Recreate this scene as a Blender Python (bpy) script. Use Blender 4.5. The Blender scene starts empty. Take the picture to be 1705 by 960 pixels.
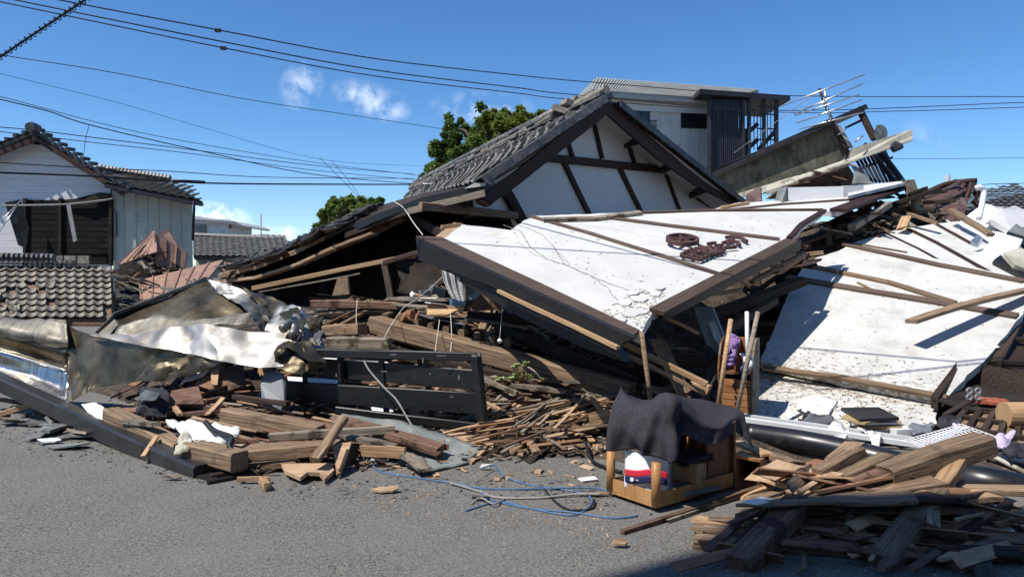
import bpy, bmesh, math, random
import numpy as np
from mathutils import Vector, Matrix, noise
random.seed(7)
R = math.radians
SC = bpy.context.scene
COL = SC.collection
# ---------------------------------------------------------------- camera
F = 1217.0
PITCH = math.atan(30 / F)
CAM = Vector((0, 0, 1.6))
cd = bpy.data.cameras.new('camera')
cam = bpy.data.objects.new('camera', cd); COL.objects.link(cam)
cam.location = CAM; cam.rotation_euler = (R(90) - PITCH, 0, 0)
cd.sensor_width = 36; cd.lens = 36 * F / 1705; cd.clip_start = .05; cd.clip_end = 3000
SC.camera = cam
# ---------------------------------------------------------------- sun and sky
SUN_EL, SUN_AZ = R(57), R(31)          # azimuth: measured from -X (left) towards the camera
SUNV = Vector((-math.cos(SUN_EL) * math.cos(SUN_AZ), -math.cos(SUN_EL) * math.sin(SUN_AZ), math.sin(SUN_EL)))
sl = bpy.data.lights.new('sun', 'SUN'); sl.energy = 4.8; sl.angle = R(.53); sl.color = (1, .945, .86)
so = bpy.data.objects.new('sun', sl); COL.objects.link(so)
so.rotation_euler = SUNV.to_track_quat('Z', 'Y').to_euler(); so.location = (0, 0, 30)
w = bpy.data.worlds.new('World'); SC.world = w; w.use_nodes = True
nt = w.node_tree; nt.nodes.clear()
out = nt.nodes.new('ShaderNodeOutputWorld'); bg = nt.nodes.new('ShaderNodeBackground')
sky = nt.nodes.new('ShaderNodeTexSky'); sky.sky_type = 'NISHITA'; sky.sun_disc = False
sky.sun_elevation = SUN_EL; sky.sun_rotation = math.atan2(SUNV.x, SUNV.y)
sky.altitude = 0; sky.air_density = .75; sky.dust_density = 0.12; sky.ozone_density = 4.0
bg.inputs[1].default_value = .15
# clouds: a few small fair weather puffs, placed by direction
def pxdir(px, py):
    d = Vector(((px - 852.5) / F, 0, 0)) + Vector((0, math.cos(PITCH), -math.sin(PITCH))) + Vector((0, math.sin(PITCH), math.cos(PITCH))) * ((480 - py) / F)
    return d
tc = nt.nodes.new('ShaderNodeTexCoord')
nz = nt.nodes.new('ShaderNodeTexNoise'); nz.inputs['Scale'].default_value = 30; nz.inputs['Detail'].default_value = 8; nz.inputs['Roughness'].default_value = .62
nt.links.new(tc.outputs['Generated'], nz.inputs['Vector'])
def mth(op, a, b=None, c=None, clamp=False):
    n = nt.nodes.new('ShaderNodeMath'); n.operation = op; n.use_clamp = clamp
    for i, v in enumerate((a, b, c)):
        if v is None: continue
        if isinstance(v, (int, float)): n.inputs[i].default_value = v
        else: nt.links.new(v, n.inputs[i])
    return n.outputs[0]
acc = None
for (px, py, rx, ry, s, tilt) in [(502, 143, 34, 42, .5, .6), (618, 168, 68, 31, .62, .3), (800, 180, 90, 30, .5, 0), (362, 362, 56, 26, 1.5, .15), (468, 392, 40, 18, 1.1, 0), (1550, 222, 44, 16, .15, .3), (430, 385, 30, 12, .5, 0), (70, 235, 30, 14, .1, 0)]:
    d = pxdir(px, py).normalized()
    mp = nt.nodes.new('ShaderNodeVectorMath'); mp.operation = 'SUBTRACT'
    nt.links.new(tc.outputs['Generated'], mp.inputs[0]); mp.inputs[1].default_value = d
    right = Vector((1, 0, 0)); right = (right - d * right.dot(d)).normalized(); up = right.cross(d).normalized()
    r2 = right * math.cos(tilt) - up * math.sin(tilt); u2 = up * math.cos(tilt) + right * math.sin(tilt)
    dots = []
    for ax, rad in ((r2, rx), (u2, ry)):
        dn = nt.nodes.new('ShaderNodeVectorMath'); dn.operation = 'DOT_PRODUCT'
        nt.links.new(mp.outputs[0], dn.inputs[0]); dn.inputs[1].default_value = ax * (F / rad)
        dots.append(mth('POWER', mth('ABSOLUTE', dn.outputs['Value']), 2.0))
    e = mth('SUBTRACT', 1.0, mth('ADD', dots[0], dots[1]), clamp=True)
    e = mth('MULTIPLY', e, s)
    acc = e if acc is None else mth('ADD', acc, e)
nn = mth('SUBTRACT', mth('MULTIPLY', nz.outputs['Fac'], 3.4), 1.42, clamp=True)
fac = mth('MULTIPLY', acc, nn, clamp=True)
hs = nt.nodes.new('ShaderNodeHueSaturation'); hs.inputs['Saturation'].default_value = 1.2; hs.inputs['Value'].default_value = .97
nt.links.new(sky.outputs[0], hs.inputs['Color'])
mx = nt.nodes.new('ShaderNodeMix'); mx.data_type = 'RGBA'
nt.links.new(fac, mx.inputs[0]); nt.links.new(hs.outputs[0], mx.inputs[6]); mx.inputs[7].default_value = (9.0, 9.4, 10.0, 1)
nt.links.new(mx.outputs[2], bg.inputs[0]); nt.links.new(bg.outputs[0], out.inputs[0])
SC.view_settings.view_transform = 'Standard'; SC.view_settings.look = 'None'; SC.view_settings.gamma = 1
SC.view_settings.exposure = 0.2
SC.cycles.max_bounces = 6; SC.cycles.diffuse_bounces = 3; SC.cycles.glossy_bounces = 3
# ---------------------------------------------------------------- pixel to world
def ray(px, py):
    d = pxdir(px, py); return d / d.y
def P(px, py, d):
    p = CAM + ray(px, py) * d
    return G(px, py, .012) if p.z < .012 and d < 9 and py > 600 else p
def G(px, py, z=0.0):
    r = ray(px, py); return CAM + r * ((z - CAM.z) / r.z)
def plane(a, b, c):
    n = (b - a).cross(c - a).normalized()
    if n.z < 0: n = -n
    return (a, n)
def on(pl, px, py, off=0.0):
    r = ray(px, py); p0 = pl[0] + pl[1] * off
    return CAM + r * ((p0 - CAM).dot(pl[1]) / r.dot(pl[1]))
# ---------------------------------------------------------------- materials
M = {}
def mk(name, c1, c2, scale=(1, 1, 1), ns=4.0, rough=.85, metal=0.0, bump=.3, rand=.25, lo=.35, hi=.65, detail=6, dist=.02, spec=.3, c3=None, s3=1.0, t3=(.55, .62), trans=0):
    m = bpy.data.materials.new(name); m.use_nodes = True
    t = m.node_tree; b = t.nodes['Principled BSDF']
    co = t.nodes.new('ShaderNodeTexCoord'); oi = t.nodes.new('ShaderNodeObjectInfo')
    mp = t.nodes.new('ShaderNodeMapping'); mp.inputs['Scale'].default_value = scale
    t.links.new(co.outputs['Object'], mp.inputs['Vector'])
    addv = t.nodes.new('ShaderNodeVectorMath'); addv.operation = 'ADD'
    mul = t.nodes.new('ShaderNodeVectorMath'); mul.operation = 'SCALE'; mul.inputs[3].default_value = 37.0
    cx = t.nodes.new('ShaderNodeCombineXYZ')
    for k in range(3): t.links.new(oi.outputs['Random'], cx.inputs[k])
    t.links.new(cx.outputs[0], mul.inputs[0]); t.links.new(mp.outputs[0], addv.inputs[0]); t.links.new(mul.outputs[0], addv.inputs[1])
    n = t.nodes.new('ShaderNodeTexNoise'); n.inputs['Scale'].default_value = ns; n.inputs['Detail'].default_value = detail; n.inputs['Roughness'].default_value = .65
    t.links.new(addv.outputs[0], n.inputs['Vector'])
    r = t.nodes.new('ShaderNodeValToRGB'); r.color_ramp.elements[0].position = lo; r.color_ramp.elements[1].position = hi
    r.color_ramp.elements[0].color = (*c1, 1); r.color_ramp.elements[1].color = (*c2, 1)
    t.links.new(n.outputs['Fac'], r.inputs[0])
    col = r.outputs[0]
    if c3:
        n3 = t.nodes.new('ShaderNodeTexNoise'); n3.inputs['Scale'].default_value = s3; n3.inputs['Detail'].default_value = 9; n3.inputs['Roughness'].default_value = .7
        t.links.new(co.outputs['Object'], n3.inputs['Vector'])
        r3 = t.nodes.new('ShaderNodeValToRGB'); r3.color_ramp.elements[0].position = t3[0]; r3.color_ramp.elements[1].position = t3[1]
        t.links.new(n3.outputs['Fac'], r3.inputs[0])
        mm = t.nodes.new('ShaderNodeMix'); mm.data_type = 'RGBA'; mm.inputs[7].default_value = (*c3, 1)
        t.links.new(r3.outputs[0], mm.inputs[0]); t.links.new(col, mm.inputs[6]); col = mm.outputs[2]
    h = t.nodes.new('ShaderNodeHueSaturation')
    mr = t.nodes.new('ShaderNodeMapRange'); mr.inputs[3].default_value = 1 - rand; mr.inputs[4].default_value = 1 + rand
    t.links.new(oi.outputs['Random'], mr.inputs[0]); t.links.new(mr.outputs[0], h.inputs['Value'])
    t.links.new(col, h.inputs['Color']); t.links.new(h.outputs[0], b.inputs['Base Color'])
    b.inputs['Roughness'].default_value = rough; b.inputs['Metallic'].default_value = metal
    b.inputs['Specular IOR Level'].default_value = spec
    if trans:
        b.inputs['Transmission Weight'].default_value = trans
    if bump:
        bp = t.nodes.new('ShaderNodeBump'); bp.inputs['Strength'].default_value = bump; bp.inputs['Distance'].default_value = dist
        t.links.new(n.outputs['Fac'], bp.inputs['Height']); t.links.new(bp.outputs[0], b.inputs['Normal'])
    M[name] = m; return m
GR = (1.2, 22, 22)
mk('wood_old', (.1, .064, .041), (.34, .235, .15), GR, 2.2, c3=(.05, .034, .024), s3=3.5, t3=(.6, .78), bump=.7, dist=.012)
mk('wood_grey', (.13, .105, .08), (.33, .285, .225), GR, 2.2, c3=(.07, .055, .04), s3=4, bump=.7, dist=.012)
mk('wood_tan', (.3, .18, .095), (.54, .36, .21), GR, 2.0, rand=.18, c3=(.22, .12, .06), s3=3, t3=(.6, .72), bump=.7, dist=.012)
mk('wood_red', (.1, .055, .038), (.22, .13, .088), GR, 2.0, rand=.2, c3=(.05, .025, .02), s3=4, bump=.7, dist=.012)
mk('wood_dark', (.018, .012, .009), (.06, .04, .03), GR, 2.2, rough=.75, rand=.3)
mk('timber_brown', (.026, .012, .009), (.058, .028, .021), GR, 2.0, rough=.6, rand=.1, bump=.15)
mk('batten_brown', (.08, .055, .042), (.16, .115, .088), GR, 2.0, rough=.8, rand=.1)
mk('trim_brown', (.05, .034, .026), (.105, .072, .055), GR, 2.0, rough=.7, rand=.1)
mk('plywood', (.32, .21, .13), (.5, .35, .225), (2, 9, 9), 2.0, rand=.15, c3=(.25, .15, .09), s3=2.5)
mk('board_red', (.17, .085, .045), (.32, .17, .1), (2, 14, 14), 2.0, rand=.2)
mk('black_paint', (.005, .0055, .006), (.014, .014, .015), (1, 6, 6), 3, rough=.45, rand=.1, bump=.08, spec=.5, c3=(.09, .09, .085), s3=5, t3=(.66, .74))
mk('black_board', (.006, .006, .007), (.02, .018, .017), (1.5, 14, 14), 3, rough=.55, rand=.1, bump=.15, c3=(.07, .06, .05), s3=6, t3=(.66, .78))
mk('dark_metal', (.028, .028, .03), (.05, .05, .052), (1, 3, 3), 3, rough=.38, metal=.35, rand=.08, bump=.05, c3=(.22, .22, .21), s3=7, t3=(.68, .74))
mk('plaster', (.55, .55, .54), (.63, .63, .62), (1, 1, 1), 1.5, rough=.8, rand=.03, bump=.05, c3=(.47, .46, .43), s3=1.8, t3=(.46, .8))
mk('plaster_dirty', (.48, .48, .46), (.62, .62, .6), (1, 1, 1), 2.2, rough=.85, rand=.03, bump=.12, c3=(.36, .33, .27), s3=1.7, t3=(.52, .8), lo=.3, hi=.55)
mk('plaster_chip', (.5, .49, .44), (.68, .67, .62), (1, 1, 1), 6, rough=.9, rand=.1)
mk('gable_plaster', (.76, .76, .75), (.82, .82, .81), (1, 1, 1), 1.5, rough=.85, rand=.02, bump=.04)
mk('soffit', (.62, .6, .57), (.78, .76, .73), (1, 8, 8), 2, rand=.08)
mk('tile_grey', (.06, .06, .06), (.18, .178, .172), (3, 3, 3), 3, rough=.6, rand=.3, bump=.1, spec=.5, c3=(.3, .27, .2), s3=6, t3=(.6, .7))
mk('tile_old', (.14, .125, .1), (.33, .3, .245), (3, 3, 3), 3, rough=.75, rand=.22, bump=.15, c3=(.08, .07, .06), s3=5, t3=(.58, .7))
mk('tile_dark', (.03, .03, .032), (.09, .09, .09), (3, 3, 3), 3, rough=.5, rand=.3, bump=.1, spec=.5)
mk('siding', (.6, .59, .58), (.68, .67, .66), (1, 1, 8), 1.5, rough=.7, rand=.02, bump=.03)
mk('old_white', (.5, .51, .52), (.62, .62, .62), (1, 1, 1), 1.5, rough=.7, rand=.04)
mk('pale_green', (.46, .48, .41), (.56, .58, .5), (1, 1, .4), 1.2, rough=.7, rand=.03, bump=.05, c3=(.3, .33, .32), s3=1.4, t3=(.6, .68))
mk('pink_metal', (.25, .145, .1), (.37, .22, .16), (1, 1, 1), 2.5, rough=.6, rand=.08, bump=.06, c3=(.22, .14, .11), s3=3)
mk('brown_metal', (.085, .05, .045), (.13, .08, .072), (1, 1, 1), 2.5, rough=.5, metal=.2, rand=.08, bump=.05, c3=(.18, .13, .12), s3=3)
mk('steel', (.22, .21, .19), (.4, .4, .4), (1.2, 1.2, 1.2), 2.2, rough=.48, metal=.9, rand=.05, bump=.12, dist=.03, c3=(.2, .165, .11), s3=2.4, t3=(.5, .66))
mk('boarding_shade', (.005, .004, .004), (.016, .013, .011), (1, 1, 1), 3, rough=.95, rand=.3)  # near-black boarding with the shade painted into its colour
mk('tan_sheet', (.17, .155, .125), (.31, .29, .24), (9, 1.2, 1), 2.5, rough=.5, metal=.3, rand=.05, bump=.15, dist=.03, c3=(.1, .08, .05), s3=2.2, t3=(.5, .66))
mk('steel_dirty', (.045, .036, .023), (.165, .14, .095), (1.2, 1.2, 1.2), 2.5, rough=.4, metal=.8, rand=.05, bump=.15, dist=.03, c3=(.07, .055, .035), s3=2.2, t3=(.48, .66))
mk('steel_brush', (.24, .24, .24), (.5, .5, .5), (16, 1, .7), 2.0, rough=.32, metal=1, rand=.05, bump=.2, dist=.03, c3=(.3, .26, .2), s3=3)
mk('grey_panel', (.15, .17, .165), (.25, .27, .26), (1, 1, 1), 3, rough=.75, rand=.05, c3=(.36, .37, .35), s3=5, t3=(.6, .72))
mk('soil', (.03, .024, .019), (.11, .085, .065), (1, 1, 1), 9, rough=.95, rand=0, bump=.9, dist=.05, c3=(.3, .24, .18), s3=16, t3=(.6, .66))
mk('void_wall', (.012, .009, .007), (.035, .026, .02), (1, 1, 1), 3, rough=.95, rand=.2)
mk('white_paint', (.72, .73, .74), (.82, .82, .82), (1, 1, 1), 3, rough=.5, rand=.04, bump=.02)
mk('white_pvc', (.66, .7, .72), (.78, .8, .82), (1, 1, 1), 3, rough=.3, rand=.03, bump=0, spec=.5)
mk('black_pipe', (.008, .009, .012), (.02, .022, .026), (1, 1, 1), 3, rough=.34, rand=.03, bump=.02, spec=.5, c3=(.06, .055, .05), s3=7, t3=(.55, .75))
mk('wheel_brown', (.06, .03, .028), (.12, .065, .06), (1, 1, 1), 6, rough=.7, rand=.08)
mk('concrete_panel', (.55, .54, .5), (.65, .64, .6), (1, 1, 1), 1.0, rough=.8, rand=.02, bump=.02)
mk('corr_grey', (.3, .31, .28), (.4, .4, .37), (1, 1, 1), 1.5, rough=.6, rand=.03, bump=.02)
mk('dark_frame', (.02, .022, .026), (.04, .042, .05), (1, 1, 1), 3, rough=.5, rand=.1, bump=0)
mk('glass_dark', (.012, .014, .018), (.03, .035, .04), (1, 1, 1), 1, rough=.08, rand=.05, bump=0, spec=.6)
mk('mossy', (.085, .085, .06), (.2, .195, .15), (6, 6, .8), 1.6, rough=.9, rand=.05, c3=(.04, .04, .032), s3=1.7, t3=(.48, .66))
mk('moss_strip', (.35, .33, .26), (.52, .5, .43), (1, 1, 1), 3, rough=.8, rand=.04, c3=(.2, .18, .13), s3=2.5)
mk('terry', (.04, .037, .045), (.06, .055, .067), (1, 1, 1), 60, rough=1, rand=0, bump=.5, dist=.002, spec=.03, detail=3, c3=(.085, .078, .088), s3=5, t3=(.6, .9))
mk('table_wood', (.34, .17, .06), (.5, .28, .12), (10, 10, 2), 2, rough=.45, rand=.06, bump=.05)
mk('cabinet_wood', (.12, .06, .03), (.2, .1, .055), (10, 10, 2), 2, rough=.5, rand=.06, bump=.05)
mk('drawer_wood', (.26, .11, .045), (.4, .19, .085), (2, 10, 10), 2, rough=.4, rand=.12, bump=.05)
mk('cardboard', (.34, .24, .11), (.44, .33, .17), (1, 1, 1), 4, rough=.85, rand=.05)
mk('paper', (.68, .69, .7), (.8, .8, .8), (1, 1, 1), 5, rough=.8, rand=.08, bump=.1)
mk('red_ink', (.6, .03, .05), (.7, .04, .07), rough=.5, rand=0, bump=0)
mk('navy_ink', (.015, .02, .07), (.025, .03, .1), rough=.5, rand=0, bump=0)
mk('purple_cloth', (.2, .1, .34), (.42, .3, .55), (1, 1, 1), 14, rough=.7, rand=.03)
mk('lilac_cloth', (.45, .38, .55), (.62, .55, .7), (1, 1, 1), 14, rough=.9, rand=.03)
mk('dark_cloth', (.012, .012, .018), (.05, .05, .06), (1, 1, 1), 10, rough=.95, rand=.1)
mk('slate_cloth', (.06, .07, .08), (.13, .145, .155), (1, 1, 1), 6, rough=.95, rand=.1)
mk('white_cloth', (.58, .58, .56), (.78, .78, .76), (1, 1, 1), 8, rough=.95, rand=.05, bump=.4)
mk('cable_blue', (.04, .1, .22), (.09, .19, .34), rough=.5, rand=.1, bump=0)
mk('cable_grey', (.2, .2, .19), (.32, .31, .29), rough=.6, rand=.15, bump=0)
mk('cable_black', (.01, .01, .012), (.02, .02, .022), rough=.5, rand=.1, bump=0)
mk('wire_white', (.55, .53, .48), (.7, .68, .62), rough=.6, rand=.1, bump=0)
mk('alu', (.55, .55, .56), (.7, .7, .7), rough=.35, metal=.8, rand=.1, bump=0)
mk('brick_red', (.3, .075, .045), (.42, .13, .08), (1, 1, 1), 8, rough=.9, rand=.1)
mk('paper_tube', (.42, .26, .13), (.52, .34, .19), (1, 1, 1), 3, rough=.8, rand=.05)
mk('leaf', (.09, .15, .03), (.22, .29, .07), (1, 1, 1), 1.1, rough=.6, rand=0, bump=0, lo=.4, hi=.62, detail=4)
mk('leaf_light', (.12, .17, .03), (.28, .34, .07), (1, 1, 1), 1.1, rough=.6, rand=0, bump=0, lo=.35, hi=.6, detail=4)
mk('bark', (.06, .045, .03), (.13, .1, .07), (1, 1, .3), 8, rough=.95, rand=.1)
mk('succulent', (.2, .26, .08), (.42, .48, .22), (1, 1, 1), 8, rough=.5, rand=.1)
mk('crack', (.12, .11, .1), (.2, .19, .17), rough=.95, rand=0, bump=0)
mk('frosted', (.14, .16, .18), (.2, .22, .24), (1, 1, 1), 2, rough=.3, rand=0, bump=0, spec=.5)
mk('asphalt', (.07, .067, .06), (.25, .24, .22), (1, 1, 1), 55, rough=.93, rand=0, bump=1.0, dist=.012, lo=.36, hi=.66, detail=8, c3=(.19, .187, .178), s3=.9, t3=(.42, .75))
# light aggregate grains in the asphalt
def grains():
    m = M['asphalt']; t = m.node_tree; b = t.nodes['Principled BSDF']
    lk = b.inputs['Base Color'].links[0]; src = lk.from_socket
    co = t.nodes.new('ShaderNodeTexCoord'); v = t.nodes.new('ShaderNodeTexVoronoi'); v.inputs['Scale'].default_value = 48
    t.links.new(co.outputs['Object'], v.inputs['Vector'])
    r = t.nodes.new('ShaderNodeValToRGB'); r.color_ramp.elements[0].position = .0; r.color_ramp.elements[0].color = (1, 1, 1, 1); r.color_ramp.elements[1].position = .3; r.color_ramp.elements[1].color = (0, 0, 0, 1)
    t.links.new(v.outputs['Distance'], r.inputs[0])
    s = t.nodes.new('ShaderNodeSeparateColor'); t.links.new(v.outputs['Color'], s.inputs[0])
    c = t.nodes.new('ShaderNodeMath'); c.operation = 'GREATER_THAN'; c.inputs[1].default_value = .68; t.links.new(s.outputs[0], c.inputs[0])
    mu = t.nodes.new('ShaderNodeMath'); mu.operation = 'MULTIPLY'; t.links.new(c.outputs[0], mu.inputs[0]); t.links.new(r.outputs[0], mu.inputs[1])
    mm = t.nodes.new('ShaderNodeMix'); mm.data_type = 'RGBA'; mm.inputs[7].default_value = (.38, .375, .355, 1)
    t.links.new(mu.outputs[0], mm.inputs[0]); t.links.new(src, mm.inputs[6]); t.links.new(mm.outputs[2], b.inputs['Base Color'])
grains()
def translucent(name, k=.4):
    m = M[name]; t = m.node_tree; b = t.nodes['Principled BSDF']; o = t.nodes['Material Output']
    tr = t.nodes.new('ShaderNodeBsdfTranslucent'); mx_ = t.nodes.new('ShaderNodeMixShader'); mx_.inputs[0].default_value = k
    t.links.new(b.inputs['Base Color'].links[0].from_socket, tr.inputs[0]); t.links.new(b.outputs[0], mx_.inputs[1]); t.links.new(tr.outputs[0], mx_.inputs[2]); t.links.new(mx_.outputs[0], o.inputs[0])
translucent('leaf'); translucent('leaf_light')
# peeling paint on the lower part of the right-hand wall: brown wood showing through flakes
def peel(name, edge_y0, edge_y1, base):
    m = M[base].copy(); m.name = name; t = m.node_tree; b = t.nodes['Principled BSDF']
    src = b.inputs['Base Color'].links[0].from_socket
    co = t.nodes.new('ShaderNodeTexCoord'); mp = t.nodes.new('ShaderNodeMapping'); mp.inputs['Scale'].default_value = (1.0, 1.7, 1.7)
    t.links.new(co.outputs['Object'], mp.inputs[0])
    n = t.nodes.new('ShaderNodeTexNoise'); n.inputs['Scale'].default_value = 13; n.inputs['Detail'].default_value = 9; n.inputs['Roughness'].default_value = .75
    t.links.new(mp.outputs[0], n.inputs['Vector'])
    sp = t.nodes.new('ShaderNodeSeparateXYZ'); t.links.new(co.outputs['Object'], sp.inputs[0])
    mr = t.nodes.new('ShaderNodeMapRange'); mr.inputs[1].default_value = edge_y0; mr.inputs[2].default_value = edge_y1; mr.inputs[3].default_value = .16; mr.inputs[4].default_value = -.2
    t.links.new(sp.outputs[1], mr.inputs[0])
    ad = t.nodes.new('ShaderNodeMath'); ad.operation = 'ADD'; t.links.new(n.outputs['Fac'], ad.inputs[0]); t.links.new(mr.outputs[0], ad.inputs[1])
    r = t.nodes.new('ShaderNodeValToRGB'); r.color_ramp.elements[0].position = .56; r.color_ramp.elements[1].position = .6
    t.links.new(ad.outputs[0], r.inputs[0])
    mm = t.nodes.new('ShaderNodeMix'); mm.data_type = 'RGBA'; mm.inputs[7].default_value = (.25, .2, .15, 1)
    t.links.new(r.outputs[0], mm.inputs[0]); t.links.new(src, mm.inputs[6]); t.links.new(mm.outputs[2], b.inputs['Base Color'])
    M[name] = m
# ---------------------------------------------------------------- object helpers
def tag(o, label=None, cat=None, group=None, kind=None):
    if label: o['label'] = label
    if cat: o['category'] = cat
    if group: o['group'] = group
    if kind: o['kind'] = kind
    return o
WM = {}
def empty(name, loc, label=None, cat=None, group=None, kind=None):
    o = bpy.data.objects.new(name, None); COL.objects.link(o); o.location = loc; o.empty_display_size = .1
    return tag(o, label, cat, group, kind)
def link(name, me, mats, parent=None, mw=None):
    if not isinstance(mats, (list, tuple)): mats = [mats]
    if len(me.materials) == 0:
        for m in mats: me.materials.append(M[m])
    o = bpy.data.objects.new(name, me); COL.objects.link(o)
    mw = mw or Matrix()
    if parent:
        o.parent = parent
        o.matrix_parent_inverse = (WM[parent.name] if parent.name in WM else Matrix.Translation(parent.location)).inverted()
    o.matrix_basis = mw; WM[o.name] = mw.copy()
    return o
def mesh(name, vs, fs, smooth=False):
    me = bpy.data.meshes.new(name); me.from_pydata([tuple(v) for v in vs], [], fs); me.update()
    bm = bmesh.new(); bm.from_mesh(me); bmesh.ops.recalc_face_normals(bm, faces=bm.faces); bm.to_mesh(me); bm.free()
    if smooth:
        for p in me.polygons: p.use_smooth = True
    return me
def frame(a, b, up=Vector((0, 0, 1)), roll=0):
    x = (b - a).normalized()
    z = up - x * up.dot(x)
    if z.length < 1e-4: z = Vector((0, 1, 0)) - x * x.y
    z.normalize(); y = z.cross(x)
    if roll: 
        q = Matrix.Rotation(roll, 3, x); y = q @ y; z = q @ z
    m = Matrix((x, y, z)).transposed().to_4x4(); m.translation = a
    return m
def beam_mesh(L, w, h, splinter=0.0, bow=0.0, twist=0.0, n=6, ch=.12, taper=1.0):
    vs, fs = [], []
    c = min(w, h) * ch
    prof = [(-w/2+c, -h/2), (w/2-c, -h/2), (w/2, -h/2+c), (w/2, h/2-c), (w/2-c, h/2), (-w/2+c, h/2), (-w/2, h/2-c), (-w/2, -h/2+c)] if min(w, h) > .035 else [(-w/2, -h/2), (w/2, -h/2), (w/2, h/2), (-w/2, h/2)]
    k = len(prof)
    ph = random.uniform(0, 6)
    for i in range(n + 1):
        t = i / n; x = L * t; s = 1 + (taper - 1) * t
        jz = bow * 4 * t * (1 - t) + .0015 * math.sin(t * 9 + ph); jy = .002 * math.sin(t * 7 + ph * 2)
        a = twist * t
        for q, (yy, zz) in enumerate(prof):
            y, z = yy * s * (1 + random.uniform(-.03, .03)), zz * s * (1 + random.uniform(-.03, .03))
            dx = 0
            if splinter and i in (0, n): dx = (random.uniform(-1, .25) * splinter) * (1 if i == n else -1)
            vs.append((x + dx, y * math.cos(a) - z * math.sin(a) + jy, y * math.sin(a) + z * math.cos(a) + jz))
    for i in range(n):
        for q in range(k):
            r = (q + 1) % k
            fs.append((i*k+q, i*k+r, (i+1)*k+r, (i+1)*k+q))
    fs.append(tuple(range(k))[::-1]); fs.append(tuple(n*k+q for q in range(k)))
    return mesh('beam', vs, fs)
def beam(name, a, b, w, h, mt, parent=None, label=None, cat=None, group=None, up=Vector((0, 0, 1)), roll=0, splinter=0, bow=0, twist=0, n=6, taper=1.0):
    me = beam_mesh((b - a).length, w, h, splinter, bow, twist, n, taper=taper)
    o = link(name, me, mt, parent, frame(a, b, up, roll))
    return tag(o, label, cat, group)
class MB:
    def __init__(s): s.v = []; s.f = []
    def box(s, c, sx, sy, sz, m=None):
        i = len(s.v)
        for X in (-1, 1):
            for Y in (-1, 1):
                for Z in (-1, 1):
                    p = Vector((X*sx/2, Y*sy/2, Z*sz/2))
                    if m: p = m @ p
                    s.v.append(Vector(c) + p)
        s.f += [tuple(i+k for k in q) for q in ((0,1,3,2), (4,6,7,5), (0,4,5,1), (2,3,7,6), (0,2,6,4), (1,5,7,3))]
        return s
    def bar(s, a, b, w, h, up=Vector((0, 0, 1))):
        m = frame(a, b, up); L = (b - a).length; i = len(s.v)
        for X in (0, L):
            for Y in (-1, 1):
                for Z in (-1, 1): s.v.append(m @ Vector((X, Y*w/2, Z*h/2)))
        s.f += [tuple(i+k for k in q) for q in ((0,1,3,2), (4,6,7,5), (0,4,5,1), (2,3,7,6), (0,2,6,4), (1,5,7,3))]
        return s
    def prism(s, pts, d):
        i = len(s.v); n = len(pts)
        s.v += [Vector(p) for p in pts] + [Vector(p) + d for p in pts]
        s.f.append(tuple(range(i, i+n))); s.f.append(tuple(range(i+2*n-1, i+n-1, -1)))
        for k in range(n):
            j = (k+1) % n; s.f.append((i+k, i+j, i+n+j, i+n+k))
        return s
    def tube(s, pts, r, k=6, closed=False):
        n = len(pts); i = len(s.v)
        rr = r if isinstance(r, (list, tuple)) else [r] * n
        prev = None
        for j, p in enumerate(pts):
            a = pts[max(j-1, 0)]; b = pts[min(j+1, n-1)]; x = (b - a).normalized()
            if prev is None:
                z = Vector((0, 0, 1)) if abs(x.z) < .9 else Vector((1, 0, 0))
            else: z = prev
            z = (z - x * z.dot(x)).normalized(); prev = z; y = z.cross(x)
            for q in range(k):
                t = q * 2 * math.pi / k
                s.v.append(p + (y * math.cos(t) + z * math.sin(t)) * rr[j])
        for j in range(n - 1):
            for q in range(k):
                u = (q + 1) % k; s.f.append((i+j*k+q, i+j*k+u, i+(j+1)*k+u, i+(j+1)*k+q))
        s.f.append(tuple(i+q for q in range(k))[::-1]); s.f.append(tuple(i+(n-1)*k+q for q in range(k)))
        return s
    def build(s, name, mt, parent=None, label=None, cat=None, group=None, kind=None, smooth=False):
        base = s.v[0] * 1.0 if not parent else Vector()
        if not parent:
            base = Vector((sum(v.x for v in s.v), sum(v.y for v in s.v), 0)) / len(s.v); base.z = min(v.z for v in s.v)
            vs = [v - base for v in s.v]
        else: vs = s.v
        o = link(name, mesh(name, vs, s.f, smooth), mt, parent, Matrix.Translation(base) if not parent else None)
        return tag(o, label, cat, group, kind)
def smooth_path(pts, k=6):
    out = []
    n = len(pts)
    for i in range(n - 1):
        p0, p1, p2, p3 = pts[max(i-1, 0)], pts[i], pts[i+1], pts[min(i+2, n-1)]
        for j in range(k):
            t = j / k
            out.append(.5 * ((2*p1) + (p2-p0)*t + (2*p0-5*p1+4*p2-p3)*t*t + (3*p1-p0-3*p2+p3)*t*t*t))
    out.append(pts[-1]); return out
def tube(name, pts, r, mt, parent=None, label=None, cat=None, group=None, k=6, sub=6, kind=None):
    return MB().tube(smooth_path(pts, sub) if len(pts) > 2 and sub > 1 else pts, r, k).build(name, mt, parent, label, cat, group, kind, smooth=True)
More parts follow.
